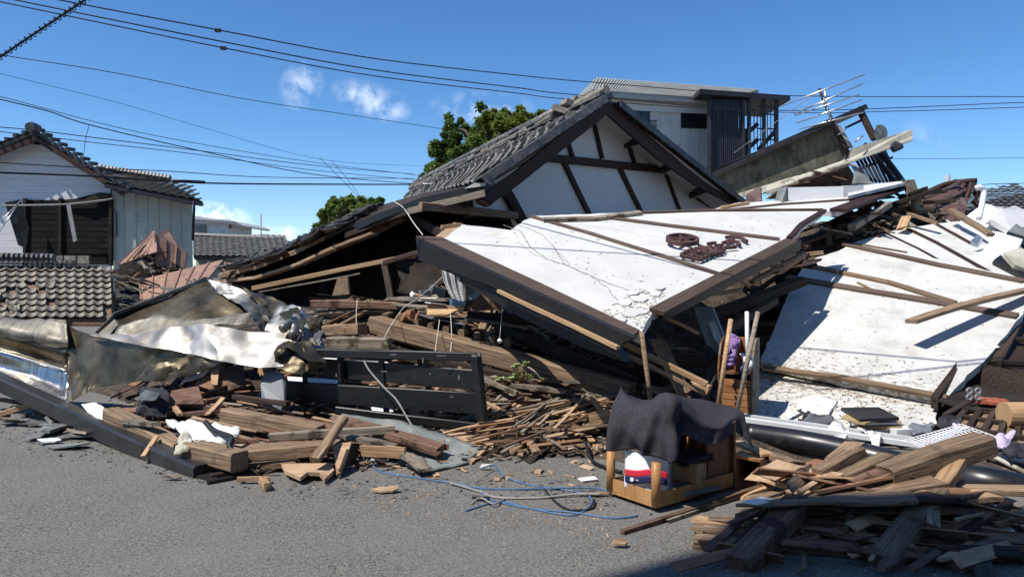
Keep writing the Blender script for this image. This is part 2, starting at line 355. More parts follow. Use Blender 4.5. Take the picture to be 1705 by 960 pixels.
def grid_surface(rows, su=4, sv=4, disp=0.0, dscale=3.0, thick=.006, warp=None):
    """rows: list of rows of Vectors -> smooth thick sheet"""
    g = [smooth_path(r, su) if su > 1 else r for r in rows]
    if sv > 1:
        cols = [smooth_path([g[i][j] for i in range(len(g))], sv) for j in range(len(g[0]))]
        g = [[cols[j][i] for j in range(len(cols))] for i in range(len(cols[0]))]
    nr, nc = len(g), len(g[0]); vs = []
    nrm = []
    for i in range(nr):
        for j in range(nc):
            a = g[min(i+1, nr-1)][j] - g[max(i-1, 0)][j]; b = g[i][min(j+1, nc-1)] - g[i][max(j-1, 0)]
            n = a.cross(b)
            n = n.normalized() if n.length > 1e-9 else Vector((0, 0, 1))
            p = g[i][j]
            dd = disp * (noise.fractal(p * dscale, 1.0, 2.0, 4)) if disp else 0
            if warp: dd += warp(i / (nr-1), j / (nc-1), p)
            nrm.append(n); vs.append(p + n * dd)
    N = len(vs)
    vs += [v - n * thick for v, n in zip(vs, nrm)]
    fs = []
    for i in range(nr-1):
        for j in range(nc-1):
            a = i*nc+j; fs.append((a, a+1, a+nc+1, a+nc)); fs.append((N+a, N+a+nc, N+a+nc+1, N+a+1))
    for j in range(nc-1):
        for r0 in (0, (nr-1)*nc): fs.append((r0+j, r0+j+1, N+r0+j+1, N+r0+j))
    for i in range(nr-1):
        for c0 in (0, nc-1): fs.append((i*nc+c0, (i+1)*nc+c0, N+(i+1)*nc+c0, N+i*nc+c0))
    return vs, fs
def sheet(name, rows, mt, parent=None, label=None, cat=None, smooth=True, group=None, **kw):
    m = MB(); m.v, m.f = grid_surface(rows, **kw)
    return m.build(name, mt, parent, label, cat, group, smooth=smooth)
def prow(*pts): return [P(*p) for p in pts]
# ================================================================ SETTING
gm = bpy.data.meshes.new('ground'); gm.from_pydata([(-600, -600, 0), (600, -600, 0), (600, 900, 0), (-600, 900, 0)], [], [(0, 1, 2, 3)])
tag(link('ground', gm, 'asphalt'), kind='structure')
# debris mound: a height field through points of the heap
CP = []
def cp(px, py, d, dz=0): p = P(px, py, d); CP.append((p.x, p.y, max(p.z + dz, -.02)))
for px, py in [(-60, 660), (0, 668), (0, 700), (60, 690), (60, 715), (130, 702), (130, 715), (190, 730), (250, 760), (350, 815), (480, 800), (600, 795), (700, 785), (790, 790), (860, 785), (1000, 790), (1030, 880), (1150, 930), (1250, 870), (1300, 820), (1500, 840), (1700, 850), (1700, 940), (900, 950), (400, 950), (1400, 950)]:
    g = G(px, py); CP.append((g.x, g.y, -.03))
for px, py, d, dz in [(300, 700, 6.6, -.16), (300, 650, 7.6, -.2), (450, 650, 7.7, -.2), (420, 720, 6.5, -.14), (450, 560, 9.4, -.1), (560, 690, 7.2, -.14), (680, 700, 7.0, -.13), (800, 715, 6.85, -.08), (620, 650, 7.9, -.1), (620, 610, 8.3, -.15), (620, 560, 9.1, -.15), (640, 512, 10.2, 0), (540, 520, 10.4, 0), (720, 505, 10.6, 0), (800, 700, 7, -.03), (800, 645, 7.8, -.02), (800, 610, 8.4, -.05), (800, 560, 9.4, -.25), (800, 510, 10.3, -.1), (950, 725, 6.8, -.02), (950, 665, 7.7, -.02), (1010, 640, 8.3, -.1), (1100, 650, 7.8, -.1), (1150, 640, 7.8, -.1), (1300, 690, 7.4, -.3), (1400, 690, 7.0, -.3), (1500, 700, 6.8, -.3), (1600, 700, 6.7, -.12), (1350, 730, 6.8, -.1), (1440, 735, 6.7, -.1), (1300, 640, 7.9, -.3), (1400, 650, 7.7, -.3), (1240, 700, 7.0, -.02), (1100, 700, 6.6, -.03)]:
    cp(px, py, d, dz)
CP += [(-9, 8, 0), (-8, 10, .1), (-9, 13, .1), (-6.5, 11, .5), (-5, 12.5, .9), (-3, 13, 1.0), (0, 13.5, 1.2), (0, 11, 1.0), (1.5, 9.3, .6), (2, 11, 1.2), (3.2, 9, .3), (3.6, 10, .7), (3, 12, 1.7), (4.2, 11.3, 1.6), (5, 12.6, 2.1), (6, 13.0, 2.5), (6.8, 13.3, 2.55), (5.6, 12.4, 2.15), (7.4, 13.6, 2.5), (8.4, 14, 2.4), (5.2, 9, .45), (6, 10, .9), (7.5, 10, 1.0), (7.5, 12, 1.7), (9, 9, .8), (6, 8, .3), (9, 16, 1.2), (0, 16, .8), (-9, 16, 0)]
CPa = np.array(CP)
GX0, GY0, DX = -10.0, 3.4, .11
NX, NY = 190, 118
xs = GX0 + DX * np.arange(NX); ys = GY0 + DX * np.arange(NY)
XX, YY = np.meshgrid(xs, ys, indexing='ij')
W_ = 1.0 / (((XX[..., None] - CPa[:, 0])**2 + (YY[..., None] - CPa[:, 1])**2) + .03)**2.8
HH = (W_ * CPa[:, 2]).sum(-1) / W_.sum(-1)
for i in range(NX):
    for j in range(NY):
        if HH[i, j] > .0: HH[i, j] += min(1, HH[i, j] * 5) * .07 * noise.fractal(Vector((xs[i] * 2.3, ys[j] * 2.3, 0)), 1, 2, 4)
HH[0, :] = HH[-1, :] = HH[:, 0] = HH[:, -1] = -.05
def H(x, y):
    u, v = (x - GX0) / DX, (y - GY0) / DX
    i, j = int(u), int(v)
    if i < 0 or j < 0 or i >= NX - 1 or j >= NY - 1: return 0.0
    a, b = u - i, v - j
    return max(0.0, HH[i, j]*(1-a)*(1-b) + HH[i+1, j]*a*(1-b) + HH[i, j+1]*(1-a)*b + HH[i+1, j+1]*a*b)
me = bpy.data.meshes.new('debris_mound')
me.from_pydata([(xs[i], ys[j], HH[i, j]) for i in range(NX) for j in range(NY)], [], [(i*NY+j, (i+1)*NY+j, (i+1)*NY+j+1, i*NY+j+1) for i in range(NX-1) for j in range(NY-1)])
for p in me.polygons: p.use_smooth = True
tag(link('debris_mound', me, 'soil'), 'soil and plaster dust under the wreckage', None, kind='stuff')
def hit(px, py):
    d = 3.5; r = ray(px, py)
    while d < 15:
        p = CAM + r * d
        if p.z <= H(p.x, p.y) + .002: return p
        d += .03
    return None
# ---------------------------------------------------------------- neighbour across the street behind the camera (its shade lies on the lower right)
o = empty('street_block', (-1, -6, 0), 'plain tall grey block standing across the street behind the photographer', 'building')
MB().prism([Vector((-7.5, -1.0, 0)), Vector((9, -1.0, 0)), Vector((9, -1.0, 15.9)), Vector((-7.5, -1.0, 15.9))], Vector((0, -9, 0))).build('wall', 'old_white', o)
MB().prism([Vector((-7.6, -.9, 15.902)), Vector((9.1, -.9, 15.902)), Vector((9.1, -.9, 16.3)), Vector((-7.6, -.9, 16.3))], Vector((0, -9.2, 0))).build('parapet', 'concrete_panel', o)
for i in range(5):
    for j in range(5):
        MB().box(Vector((-5.6 + i * 3.2, -.98, 2.0 + j * 3.1)), 1.5, .06, 1.2).build('window', 'glass_dark', o)
# ---------------------------------------------------------------- tile fields (far roofs: joined) and single pantiles
def pantile_mesh(wd, ln, th=.018, rise=.035, nx=5):
    vs, fs = [], []
    for i in range(2):
        y = (-ln * .5, ln * .56)[i]; zl = (.045, 0)[i]
        for j in range(nx):
            u = j / (nx - 1); x = (u - .5) * wd * 1.06
            z = rise * (math.cos(u * 2 * math.pi * .82 + .3)) * .8 + zl
            vs.append((x, y, z)); 
    n = len(vs); vs += [(x, y, z - th) for x, y, z in vs]
    for j in range(nx - 1):
        fs += [(j, j+1, nx+j+1, nx+j), (n+j, n+nx+j, n+nx+j+1, n+j+1), (j, n+j, n+j+1, j+1), (nx+j, nx+j+1, n+nx+j+1, n+nx+j)]
    fs += [(0, nx, n+nx, n), (nx-1, n+nx-1, n+2*nx-1, 2*nx-1)]
    return mesh('pantile', vs, fs)
def tile_field(name, o0, u, v, nu, nv, mt, parent, pu=.27, pv=.235, kind='stuff', clip=None):
    """o0 lower left corner, u across (unit), v up the slope (unit)"""
    src = pantile_mesh(pu, pv); N = u.cross(v).normalized()
    if N.z < 0: N = -N
    base = [Vector(x.co) for x in src.vertices]; pf = [tuple(p.vertices) for p in src.polygons]
    m = MB()
    for a in range(nu):
        for b in range(nv):
            if clip and not clip((a + .5) / nu, (b + .5) / nv): continue
            c = o0 + u * ((a + .5) * pu) + v * ((b + .5) * pv); k = len(m.v); jt = random.uniform(-.006, .006)
            m.v += [c + u * p.x + v * p.y + N * (p.z + jt) for p in base]; m.f += [tuple(k + q for q in f) for f in pf]
    m.build(name, mt, parent, kind=kind)
def quad(name, a, b, c, d, th, mt, parent, **kw):
    n = (b - a).cross(d - a).normalized()
    return MB().prism([a, b, c, d], n * th).build(name, mt, parent, **kw)
# ---------------------------------------------------------------- left neighbour: white sided gable house
D1 = 22.0
h1 = empty('sided_house', P(60, 440, D1), 'white lap sided gabled house at the far left with a shade-darkened torn open wall', 'house')
ap = P(60, 232, D1); lw = P(186, 300, D1)
zb = 0
w1 = [P(-160, 318, D1), P(55, 238, D1), P(185, 302, D1)]
w1 = [Vector((w1[0].x, D1, 0))] + w1 + [Vector((w1[2].x, D1, 0))]
MB().prism(w1, Vector((-.56, 1, 0)) * 6).build('wall', 'siding', h1)
# lap boards, each a part
for k in range(20):
    z = w1[3].z - 2.6 + k * .205
    if z < 1.2: continue
    xl = w1[0].x; xr = w1[4].x
    if z > w1[3].z: 
        t = (z - w1[3].z) / (w1[2].z - w1[3].z); xr = w1[3].x + (w1[2].x - w1[3].x) * t
    if z > w1[1].z:
        t = (z - w1[1].z) / (w1[2].z - w1[1].z); xl = w1[1].x + (w1[2].x - w1[1].x) * t
    if xr - xl < .4: continue
    MB().prism([Vector((xl, D1 - .002, z)), Vector((xr, D1 - .002, z)), Vector((xr, D1 - .03, z)), Vector((xl, D1 - .03, z))], Vector((0, .0, .2))).build('lap_board', 'siding', h1)
tilev = lambda a, b: (b - a).normalized()
yov = Vector((-.54, 1, 0))
# right roof slope (edge on, dark verge) and left slope
RA = P(60, 222, D1 - .5); RB = P(212, 318, D1 - .5); RL = P(-170, 312, D1 - .5)
for (a, b, nm) in ((RA, RB, 'roof'), (RL, RA, 'roof')):
    q = MB(); n_ = (b - a).cross(yov).normalized(); n_ = n_ if n_.z > 0 else -n_
    q.prism([a, b, b + yov * 7, a + yov * 7], n_ * .08); rf = q.build(nm, 'tile_dark', h1)
    e = MB(); 
    nn_ = int((b - a).length / .26)
    for k in range(nn_ + 1):
        p = a.lerp(b, k / nn_) + n_ * .1
        e.tube([p + Vector((0, -.12, .02)), p + Vector((0, .25, .05))], .06, 6)
    e.build('verge_tile', 'tile_dark', rf, kind='stuff')
    beam('bargeboard', a - n_ * .13 + Vector((0, .02, 0)), b - n_ * .13 + Vector((0, .02, 0)), .06, .14, 'timber_brown', h1)
tile_field('roof_tile', RL + Vector((0, 0, .1)), yov.normalized(), tilev(RL, RA), 29, int((RA - RL).length / .235), 'tile_grey', h1)
MB().tube([RA + Vector((0, -.2, .17)), RA + yov * 7 + Vector((0, 0, .17))], .1, 8).build('ridge_cap', 'tile_dark', h1)
MB().tube([RA + Vector((0, -.3, .12)), RA + Vector((0, -.18, .14)), RA + Vector((0, .1, .15))], [.14, .17, .12], 8).build('ridge_end_tile', 'tile_dark', h1)
for px, py in ((100, 256), (148, 281)): beam('purlin_end', P(px, py, D1 - .45), P(px, py, D1 - .45) + Vector((0, .5, 0)), .12, .12, 'timber_brown', h1)
# torn area with dark boarding, blown panel, hanging gutter
tw = MB().prism([P(44, 333, D1 - .08), P(100, 333, D1 - .08), P(128, 330, D1 - .08), P(163, 321, D1 - .08), P(183, 323, D1 - .08), P(184, 440, D1 - .08), P(44, 440, D1 - .08)], Vector((0, .03, 0))).build('exposed_sheathing', 'boarding_shade', h1)
for k in range(9):
    y = 342 + k * 9.5; beam('sheathing_board', P(44, y, D1 - .1), P(184, y + .5, D1 - .1), .02, .15, 'boarding_shade', h1)
for x in (42, 101, 185): beam('corner_post', P(x, 330, D1 - .14), P(x, 442, D1 - .14), .1, .1, 'void_wall', h1)
MB().prism([P(8, 337, D1 - .9), P(30, 333, D1 - .5), P(44, 380, D1 - .4), P(40, 412, D1 - .6), P(30, 408, D1 - .9)], Vector((.03, .06, .02))).build('loose_wall_panel', 'mossy', h1)
MB().prism([P(103, 332, D1 - .25), P(140, 332, D1 - .25), P(165, 320, D1 - .25), P(182, 322, D1 - .25), P(180, 334, D1 - .25), P(140, 342, D1 - .25)], Vector((0, .05, 0))).build('torn_board', 'wood_dark', h1)
for k in range(5): MB().box(P(52 + k * 22, 432, D1 - .22), .34, .1, .24).build('foundation_block', 'tile_old', h1)
tube('hanging_gutter_pipe', [P(5, 342, D1 - 1.2), P(60, 341.5, D1 - 1.1), P(110, 340, D1 - 1.0), P(150, 336, D1 - .8), P(186, 331, D1 - .6), P(212, 322, D1 - .5)],   .026, 'cable_grey', h1)
MB().prism([P(110, 340, D1 - .6), P(117, 340, D1 - .6), P(128, 400, D1 - .6), P(122, 403, D1 - .6)], Vector((0, .02, 0))).build('hanging_flashing', 'cable_grey', h1)
tube('stay_wire', [P(-5, 375, D1 - 2), P(34, 334, D1 - 1.3)], .015, 'alu', h1, sub=1); tube('stay_wire', [P(-5, 392, D1 - 2), P(34, 334, D1 - 1.3)], .015, 'alu', h1, sub=1)
# wing with pale green tin wall
D2 = 21.95
h2 = empty('tin_walled_wing', P(255, 440, D2), 'pale green tin walled wing with a grey tiled roof beside the sided house', 'house')
a, b = P(187, 316, D2), P(320, 333, D2 + .6)
MB().prism([Vector((a.x, a.y, 0)), Vector((b.x, b.y, 0)), b, a], Vector((-.45, 1, 0)) * 2.6).build('wall', 'pale_green', h2)
for k in range(1, 7):
    t = k / 7; p = a.lerp(b, t); MB().bar(Vector((p.x, p.y - .012, .3)), Vector((p.x, p.y - .012, p.z - .02)), .012, .03, Vector((0, 1, 0))).build('wall_seam', 'pale_green', h2)
MB().box(P(188, 372, D2 - .05), .2, .06, .75).build('window', 'glass_dark', h2)
e0, e1 = P(176, 306, D2 - .6), P(338, 336, D2 + .1); r0, r1 = P(166, 285, D2 + 2.4), P(279, 302, D2 + 2.8)
m_ = MB().prism([e0, e1, r1, r0], Vector((0, .05, -.12))).build('roof', 'tile_dark', h2)
uu = (e1 - e0).normalized(); vv = ((r0 + r1) / 2 - (e0 + e1) / 2); vv = (vv - uu * vv.dot(uu)); nv_ = int(vv.length / .235); vv.normalize()
def clipw(a_, b_): return a_ < 1 - b_ * .30 and a_ > -.1
tile_field('roof_tile', e0 - uu * .2 + Vector((0, 0, .03)), uu, vv, int((e1 - e0).length / .25) + 1, nv_ + 1, 'tile_old', h2, pu=.25, clip=clipw)
cap = MB()
for k in range(20): 
    p = r0.lerp(r1, k / 19); cap.tube([p + Vector((-.11, 0, .1)), p + Vector((.1, 0, .12))], .11, 6)
cap.build('ridge_tile', 'tile_dark', h2, kind='stuff')
beam('eave_gutter', e0 + Vector((0, -.05, -.08)), e1 + Vector((0, -.05, -.1)), .08, .08, 'dark_frame', h2)
tube('downpipe', [P(323, 335, D2 - .1), P(323, 350, D2), P(321, 400, D2 + .3)], .04, 'dark_frame', h2, sub=1)
# far small houses
D3 = 42
h3 = empty('far_white_house', P(360, 390, D3), 'small far white house with a flat sloping roof beyond the tin wing', 'house')
MB().prism([P(318, 364, D3), P(378, 371, D3), P(378, 395, D3), P(318, 395, D3)], Vector((0, 4, 0))).build('wall', 'old_white', h3)
MB().prism([P(378, 371, D3), P(388, 370, D3 + 3), P(388, 395, D3 + 3), P(378, 395, D3)], Vector((-.1, 1, 0))).build('side_wall', 'old_white', h3)
MB().prism([P(314, 358, D3 - .5), P(390, 368, D3 - .5), P(404, 375, D3), P(398, 377, D3), P(380, 372, D3 - .4), P(314, 364, D3 - .5)], Vector((0, 5, .0))).build('roof', 'old_white', h3)
MB().box(P(332, 381, D3 - .05), .75, .1, .42).build('window', 'glass_dark', h3)
MB().box(P(381.5, 381, D3 + .5), .16, .3, .45).build('window', 'glass_dark', h3)
MB().box(P(350, 368.5, D3 - .08), 2.3, .1, .28).build('fascia', 'concrete_panel', h3)
D4 = 30
h4 = empty('far_tiled_house', P(400, 425, D4), 'low far house with a weathered grey tiled roof beyond the pink tin roof', 'house')
e0, e1 = P(322, 426, D4), P(492, 428, D4); r0, r1 = P(322, 393, D4 + 2), P(470, 399, D4 + 2)
MB().prism([e0, e1, r1, r0], Vector((0, .1, -.15))).build('roof', 'tile_dark', h4)
MB().prism([P(326, 428, D4 + .4), P(488, 430, D4 + .4), P(488, 470, D4 + .4), P(326, 470, D4 + .4)], Vector((0, 3, 0))).build('wall', 'pale_green', h4)
uu = (e1 - e0).normalized(); vv = (r0 - e0).normalized()
tile_field('roof_tile', e0 + Vector((0, 0, .02)), uu, vv, int((e1 - e0).length / .27), int((r0 - e0).length / .235) + 1, 'tile_grey', h4)
cap = MB()
for k in range(26):
    p = r0.lerp(r1, k / 25); cap.tube([p + Vector((-.09, 0, .06)), p + Vector((.09, 0, .06))], .1, 6)
cap.build('ridge_tile', 'tile_dark', h4, kind='stuff')
h5 = empty('far_hipped_roof', P(435, 398, 60), 'dark hipped roof peeping over the far tiled house', 'house')
MB().prism([P(405, 400, 60), P(432, 390, 61), P(440, 390, 61), P(466, 400, 60)], Vector((0, 3, 0))).build('roof', 'tile_dark', h5)
MB().prism([P(410, 400, 60.2), P(460, 400, 60.2), P(460, 420, 60.2), P(410, 420, 60.2)], Vector((0, 3, 0))).build('wall', 'old_white', h5)
tube('antenna_mast', [P(435, 398, 59), P(434.5, 356, 59)], .05, 'cable_grey', None, 'thin antenna mast far off above the tiled roofs on the left', 'antenna', sub=1)
# small utility poles right of centre
for i, (px, y0, y1, lb) in enumerate(((1541, 312, 340, 'small far utility pole with brown crossarm beyond the wreck'), (1578, 292, 330, 'pale far utility pole rising above the brown tin roof'))):
    t = MB().tube([P(px, y1 + 40, 45), P(px, y0, 45)], .14, 8).build('utility_pole', 'concrete_panel', None, lb, 'pole')
    if i == 0: MB().bar(P(1522, 316, 44.8), P(1562, 316, 44.8), .12, .12).build('crossarm', 'wood_tan', t)
# ---------------------------------------------------------------- apartment block in the background
DB = 28.0
bb = empty('grey_building', P(1100, 420, DB), 'two storey grey panelled building with corrugated mansard roof and louvred stair tower', 'building')
def B(px, py, dd=0): return P(px, py, DB + (px - 990) * .008 + dd)
def L_(px, z, dd=0): p = B(px, 300, dd); return Vector((p.x, p.y, z))
zt = B(1030, 160).z
for i, (x0, x1) in enumerate(((985, 1038), (1038, 1082), (1082, 1134), (1134, 1180))):
    n_ = 3
    for k in range(n_):
        xa, xb = x0 + (x1 - x0) * k / n_, x0 + (x1 - x0) * (k + 1) / n_ - .35
        MB().prism([B(xa, 178), B(xb, 178), L_(xb, .0), L_(xa, .0)], Vector((0, .2, 0))).build('wall_panel', 'concrete_panel', bb)
MB().prism([B(985, 179, .1), B(1182, 190, .1), L_(1182, 0, .1), L_(985, 0, .1)], Vector((0, 9, 0))).build('wall', 'concrete_panel', bb)
MB().prism([B(984, 160, -.08), B(1182, 172, -.08), B(1182, 190, -.08), B(984, 180, -.08)], Vector((0, .3, 0))).build('upper_band', 'siding', bb)
# mansard: front face with ribs
def corr(name, a, b, c, d, n, mt, parent, depth=.06):
    """a,b bottom left/right; c,d top right/left. ribbed sheet"""
    m = MB(); N = (b - a).cross(d - a).normalized()
    for k in range(n):
        for (t0, t1, off) in ((k / n, (k + .5) / n, depth), ((k + .5) / n, (k + 1) / n, 0)):
            m.prism([a.lerp(b, t0) + N * off, a.lerp(b, t1) + N * off, d.lerp(c, t1) + N * off, d.lerp(c, t0) + N * off], -N * (depth + .03 + (.01 if off else 0)))
    return m.build(name, mt, parent, kind='stuff')
corr('roof', B(984, 152, -.5), B(1216, 168, -.5), B(1264, 151, 1.0), B(994, 131, 1.0), 58, 'corr_grey', bb)
corr('roof', B(930, 190, 6), B(984, 152, -.45), B(994, 131, 1.0), B(960, 165, 7), 20, 'corr_grey', bb)
MB().prism([B(984, 152, -.5), B(1216, 168, -.5), B(1216, 175, -.5), B(984, 159, -.5)], Vector((0, .5, 0))).build('eave_fascia', 'corr_grey', bb)
MB().prism([B(930, 196, 6), B(985, 160, 0), L_(985, 0), L_(930, 0, 6)], Vector((.2, .2, 0))).build('side_wall', 'concrete_panel', bb)
# windows
for (x0, y0, x1, y1, n) in ((1038, 178, 1082, 216, 3), (1134, 184, 1177, 213, 2)):
    fr = MB(); fr.prism([B(x0, y0, -.05), B(x1, y0 + 1, -.05), B(x1, y1 + 1, -.05), B(x0, y1, -.05)], Vector((0, .12, 0)))
    f = fr.build('window', 'dark_frame', bb)
    for k in range(n):
        xa, xb = x0 + 1.5 + (x1 - x0 - 2) * k / n, x0 + (x1 - x0 - 2) * (k + 1) / n
        MB().prism([B(xa, y0 + 2, -.07), B(xb, y0 + 2.5, -.07), B(xb, y1 - 1, -.07), B(xa, y1 - 1.5, -.07)], Vector((0, .015, 0))).build('pane', 'glass_dark', f)
rk = MB()
for x in (1083, 1086, 1089, 1092): rk.bar(B(x, 200, -.3), B(x, 222, -.3), .03, .03)
for y in (201, 210, 222): rk.bar(B(1082, y, -.3), B(1094, y, -.3), .03, .03)
rk.build('railing', 'dark_frame', bb)
MB().prism([B(1140, 280, -.05), B(1180, 280, -.05), B(1180, 300, -.05), B(1140, 300, -.05)], Vector((0, .1, 0))).build('window', 'glass_dark', bb)
# louvred stair tower
MB().prism([B(1165, 148, -1.6), B(1316, 159, -1.6), B(1316, 167, -1.6), B(1165, 156, -1.6)], Vector((0, 3.2, 0))).build('canopy', 'dark_frame', bb)
for k in range(17):
    x = 1180 + k * 3.2 + (k % 4 == 0) * .5
    MB().bar(B(x, 166, -1.3), B(x, 300, -1.3), .06, .06).build('louvre', 'dark_frame', bb)
MB().prism([B(1184, 166, -.3), B(1228, 168, -.3), B(1228, 300, -.3), B(1184, 300, -.3)], Vector((0, .1, 0))).build('stair_wall', 'glass_dark', bb)
for x in (1181, 1237, 1247, 1272, 1293): MB().bar(B(x, 166, -1.35), B(x, 300, -1.35), .12, .12).build('post', 'dark_frame', bb)
for k in range(11):
    x = 1233 + k * 5.6; MB().bar(B(x, 168 + (k % 3) * 12, -.6), B(x, 250, -.6), .03, .03).build('bar', 'dark_frame', bb)
for y in (178, 190, 214, 232): MB().bar(B(1262, y, -1.3), B(1294, y + 1, -1.3), .05, .05).build('rail', 'dark_frame', bb)
for (a_, b_) in (((1229, 236), (1262, 206)), ((1262, 250), (1294, 215)), ((1229, 262), (1262, 232))): MB().bar(B(*a_, -1), B(*b_, -1), .05, .16).build('stair_stringer', 'dark_frame', bb)
MB().prism([B(1229, 168, -1.2), B(1250, 168, -1.2), B(1240, 182, -1.2), B(1229, 185, -1.2)], Vector((0, 1, 0))).build('soffit', 'concrete_panel', bb)
MB().prism([B(1229, 214, -.2), B(1247, 214, -.2), B(1247, 262, -.2), B(1229, 262, -.2)], Vector((0, .1, 0))).build('balcony_screen', 'dark_frame', bb)
MB().prism([B(1181, 296, -1.4), B(1330, 250, -1.4), B(1330, 262, -1.4), B(1181, 306, -1.4)], Vector((0, 1.5, 0))).build('landing', 'dark_frame', bb)
# hand-shaped ornament rising behind the gable: three stubby pickets
ex = MB()
for (x, y0, y1) in ((1124, 240, 258), (1129, 241, 258)): ex.bar(B(x, y0, -9), B(x, y1 + 12, -9), .07, .05)
ex.bar(B(1136, 249, -9), B(1131, 258, -9), .06, .05); ex.bar(B(1119, 249, -9), B(1123, 258, -9), .05, .05)
ex.build('broken_vent_bracket', 'tile_grey', None, 'small upright broken bracket standing just behind the right slope of the gable', 'bracket')
# right far roof
h6 = empty('right_tiled_house', P(1700, 345, 24), 'far grey tiled roof at the right edge beyond the white wreck', 'house')
e0, e1 = P(1590, 352, 24), P(1760, 352, 24); r0, r1 = P(1650, 331, 26), P(1760, 312, 26)
MB().prism([e0, e1, r1, r0], Vector((0, .1, -.15))).build('roof', 'tile_dark', h6)
uu = (e1 - e0).normalized(); vv = (r1 - e1); vv = (vv - uu * vv.dot(uu)).normalized()
tile_field('roof_tile', e0 + Vector((0, 0, .02)), uu, vv, 13, 11, 'tile_dark', h6, clip=lambda a_, b_: b_ < .45 + a_ * .55)
MB().prism([P(1590, 352, 24.3), P(1760, 352, 24.3), P(1760, 420, 24.3), P(1590, 420, 24.3)], Vector((0, 2, 0))).build('wall', 'old_white', h6)
# ---------------------------------------------------------------- trees
def tree(px, py_top, py_bot, d, halfw, label, lm, n, seed, lobes):
    random.seed(seed)
    base = P(px, 430, d); base.z = 0
    t = empty('tree', base, label, 'tree')
    zt_, zb_ = P(px, py_top, d).z, P(px, py_bot, d).z
    tr = MB().tube(smooth_path([base, base + Vector((.15, 0, zb_ * .5)), Vector((base.x, d, zb_)), Vector((base.x + .2, d, (zb_ + zt_) / 2)), Vector((base.x, d, zt_ * .97))], 4), [.35, .33, .31, .29, .28, .27, .26, .24, .22, .2, .18, .16, .13, .1, .07, .05, .04][:17], 8)
    cl = []
    for (lx, ly, lr) in lobes:
        c = P(lx, ly, d + random.uniform(-1.2, 1.2)); r = lr / F * d
        tr.tube(smooth_path([Vector((base.x, d, zb_ + (c.z - zb_) * .2)), (Vector((base.x, d, c.z)) + c) / 2 - Vector((0, 0, .3)), c], 4), [.12, .11, .1, .09, .08, .07, .06, .05, .03][:9], 5)
        for q in range(13):
            v = Vector((random.gauss(0, 1), random.gauss(0, 1), random.gauss(0, .8))).normalized() * random.uniform(.3, .95) * r
            cl.append((c + v, r * random.uniform(.22, .44)))
    tr.build('trunk', 'bark', t)
    m = MB(); per = max(1, n // len(cl))
    for c, r in cl:
        for q in range(per):
            v = Vector((random.gauss(0, 1), random.gauss(0, 1), random.gauss(0, .75))); v = v.normalized() * r * random.uniform(.35, 1.05)
            p = c + v; s = random.uniform(.04, .085) * d / 26
            a = Vector((random.gauss(0, 1), random.gauss(0, 1), random.gauss(0, .5))).normalized(); b = a.cross(Vector((random.gauss(0, .5), random.gauss(0, .5), 1))).normalized()
            k = len(m.v); m.v += [p - a * s * 1.3, p + b * s * .6, p + a * s * 1.3, p - b * s * .6]; m.f.append((k, k+1, k+2, k+3))
    me_ = bpy.data.meshes.new('crown'); me_.from_pydata([tuple(v) for v in m.v], [], m.f)
    link('crown', me_, lm, t)
tree(800, 183, 300, 27, 100, 'tall camphor tree rising behind the roof ridge left of the gable', 'leaf', 34000, 3,
     [(735, 248, 28), (760, 215, 26), (800, 210, 34), (770, 262, 38), (728, 278, 24), (715, 298, 18), (850, 200, 24), (880, 200, 22), (830, 240, 38), (800, 285, 40), (752, 235, 20), (742, 300, 26), (900, 192, 12)])
tree(845, 178, 300, 25.5, 60, 'bright yellow green tree top behind the tiled roof, right of the darker tree', 'leaf_light', 15000, 4,
     [(838, 205, 24), (862, 192, 18), (850, 222, 24), (815, 200, 18), (875, 218, 22)])
tree(580, 325, 395, 24, 60, 'small round tree standing beyond the low collapsed eave in the middle left', 'leaf', 20000, 5,
     [(540, 360, 16), (556, 345, 18), (580, 340, 18), (600, 342, 17), (620, 338, 12), (570, 368, 26), (600, 365, 24), (535, 378, 14), (525, 388, 9), (556, 385, 22), (632, 334, 7)])
random.seed(11)
# ================================================================ THE COLLAPSED HOUSE
T_ = R(38)
gn = Vector((math.sin(T_), -math.cos(T_), 0)); gx = Vector((math.cos(T_), math.sin(T_), 0))
AP = P(1012, 163, 12.5)
PB = (AP, gn)                      # bargeboard plane
PW = (AP - gn * .55, gn)           # gable wall plane
hs_ = empty('collapsed_house', Vector((AP.x, AP.y, 0)), 'collapsed half timbered house whose tiled gable leans above the fallen white walls', 'house')
gb = lambda px, py, off=0: on(PB, px, py, off)
gw = lambda px, py, off=0: on(PW, px, py, off)
MB().prism([gw(1010, 176), gw(900, 258), gw(775, 326), gw(775, 351), gw(850, 351), gw(880, 420), gw(1250, 420), gw(1222, 338), gw(1120, 260)], -gn * .1).build('gable_wall', 'gable_plaster', hs_)
def gtim(nm, a, b, w_, off=.02, th=.07, mt='timber_brown', n=2):
    pa, pb = gw(*a, off), gw(*b, off)
    beam(nm, pa, pb, w_, th, mt, hs_, up=gn, n=n)
gtim('tie_beam', (905, 262), (1108, 283), .13, .05, .1)
for a, b, w_ in (((988, 200), (1003, 264), .07), ((946, 238), (954, 262), .07), ((1045, 236), (1057, 273), .07), ((938, 268), (985, 365), .09), ((1032, 280), (1069, 356), .085), ((1108, 287), (1134, 356), .06)):
    gtim('stud', a, b, w_, .03, .06)
gtim('corner_stud', (842, 318), (872, 372), .17, .06, .12, 'wood_dark')
gtim('corner_stud', (776, 330), (782, 362), .17, .06, .12, 'wood_dark')
gtim('girt', (700, 343), (860, 359), .12, .08, .1, 'wood_old')
gtim('broken_strut', (740, 338), (778, 352), .1, .1, .09, 'wood_old')
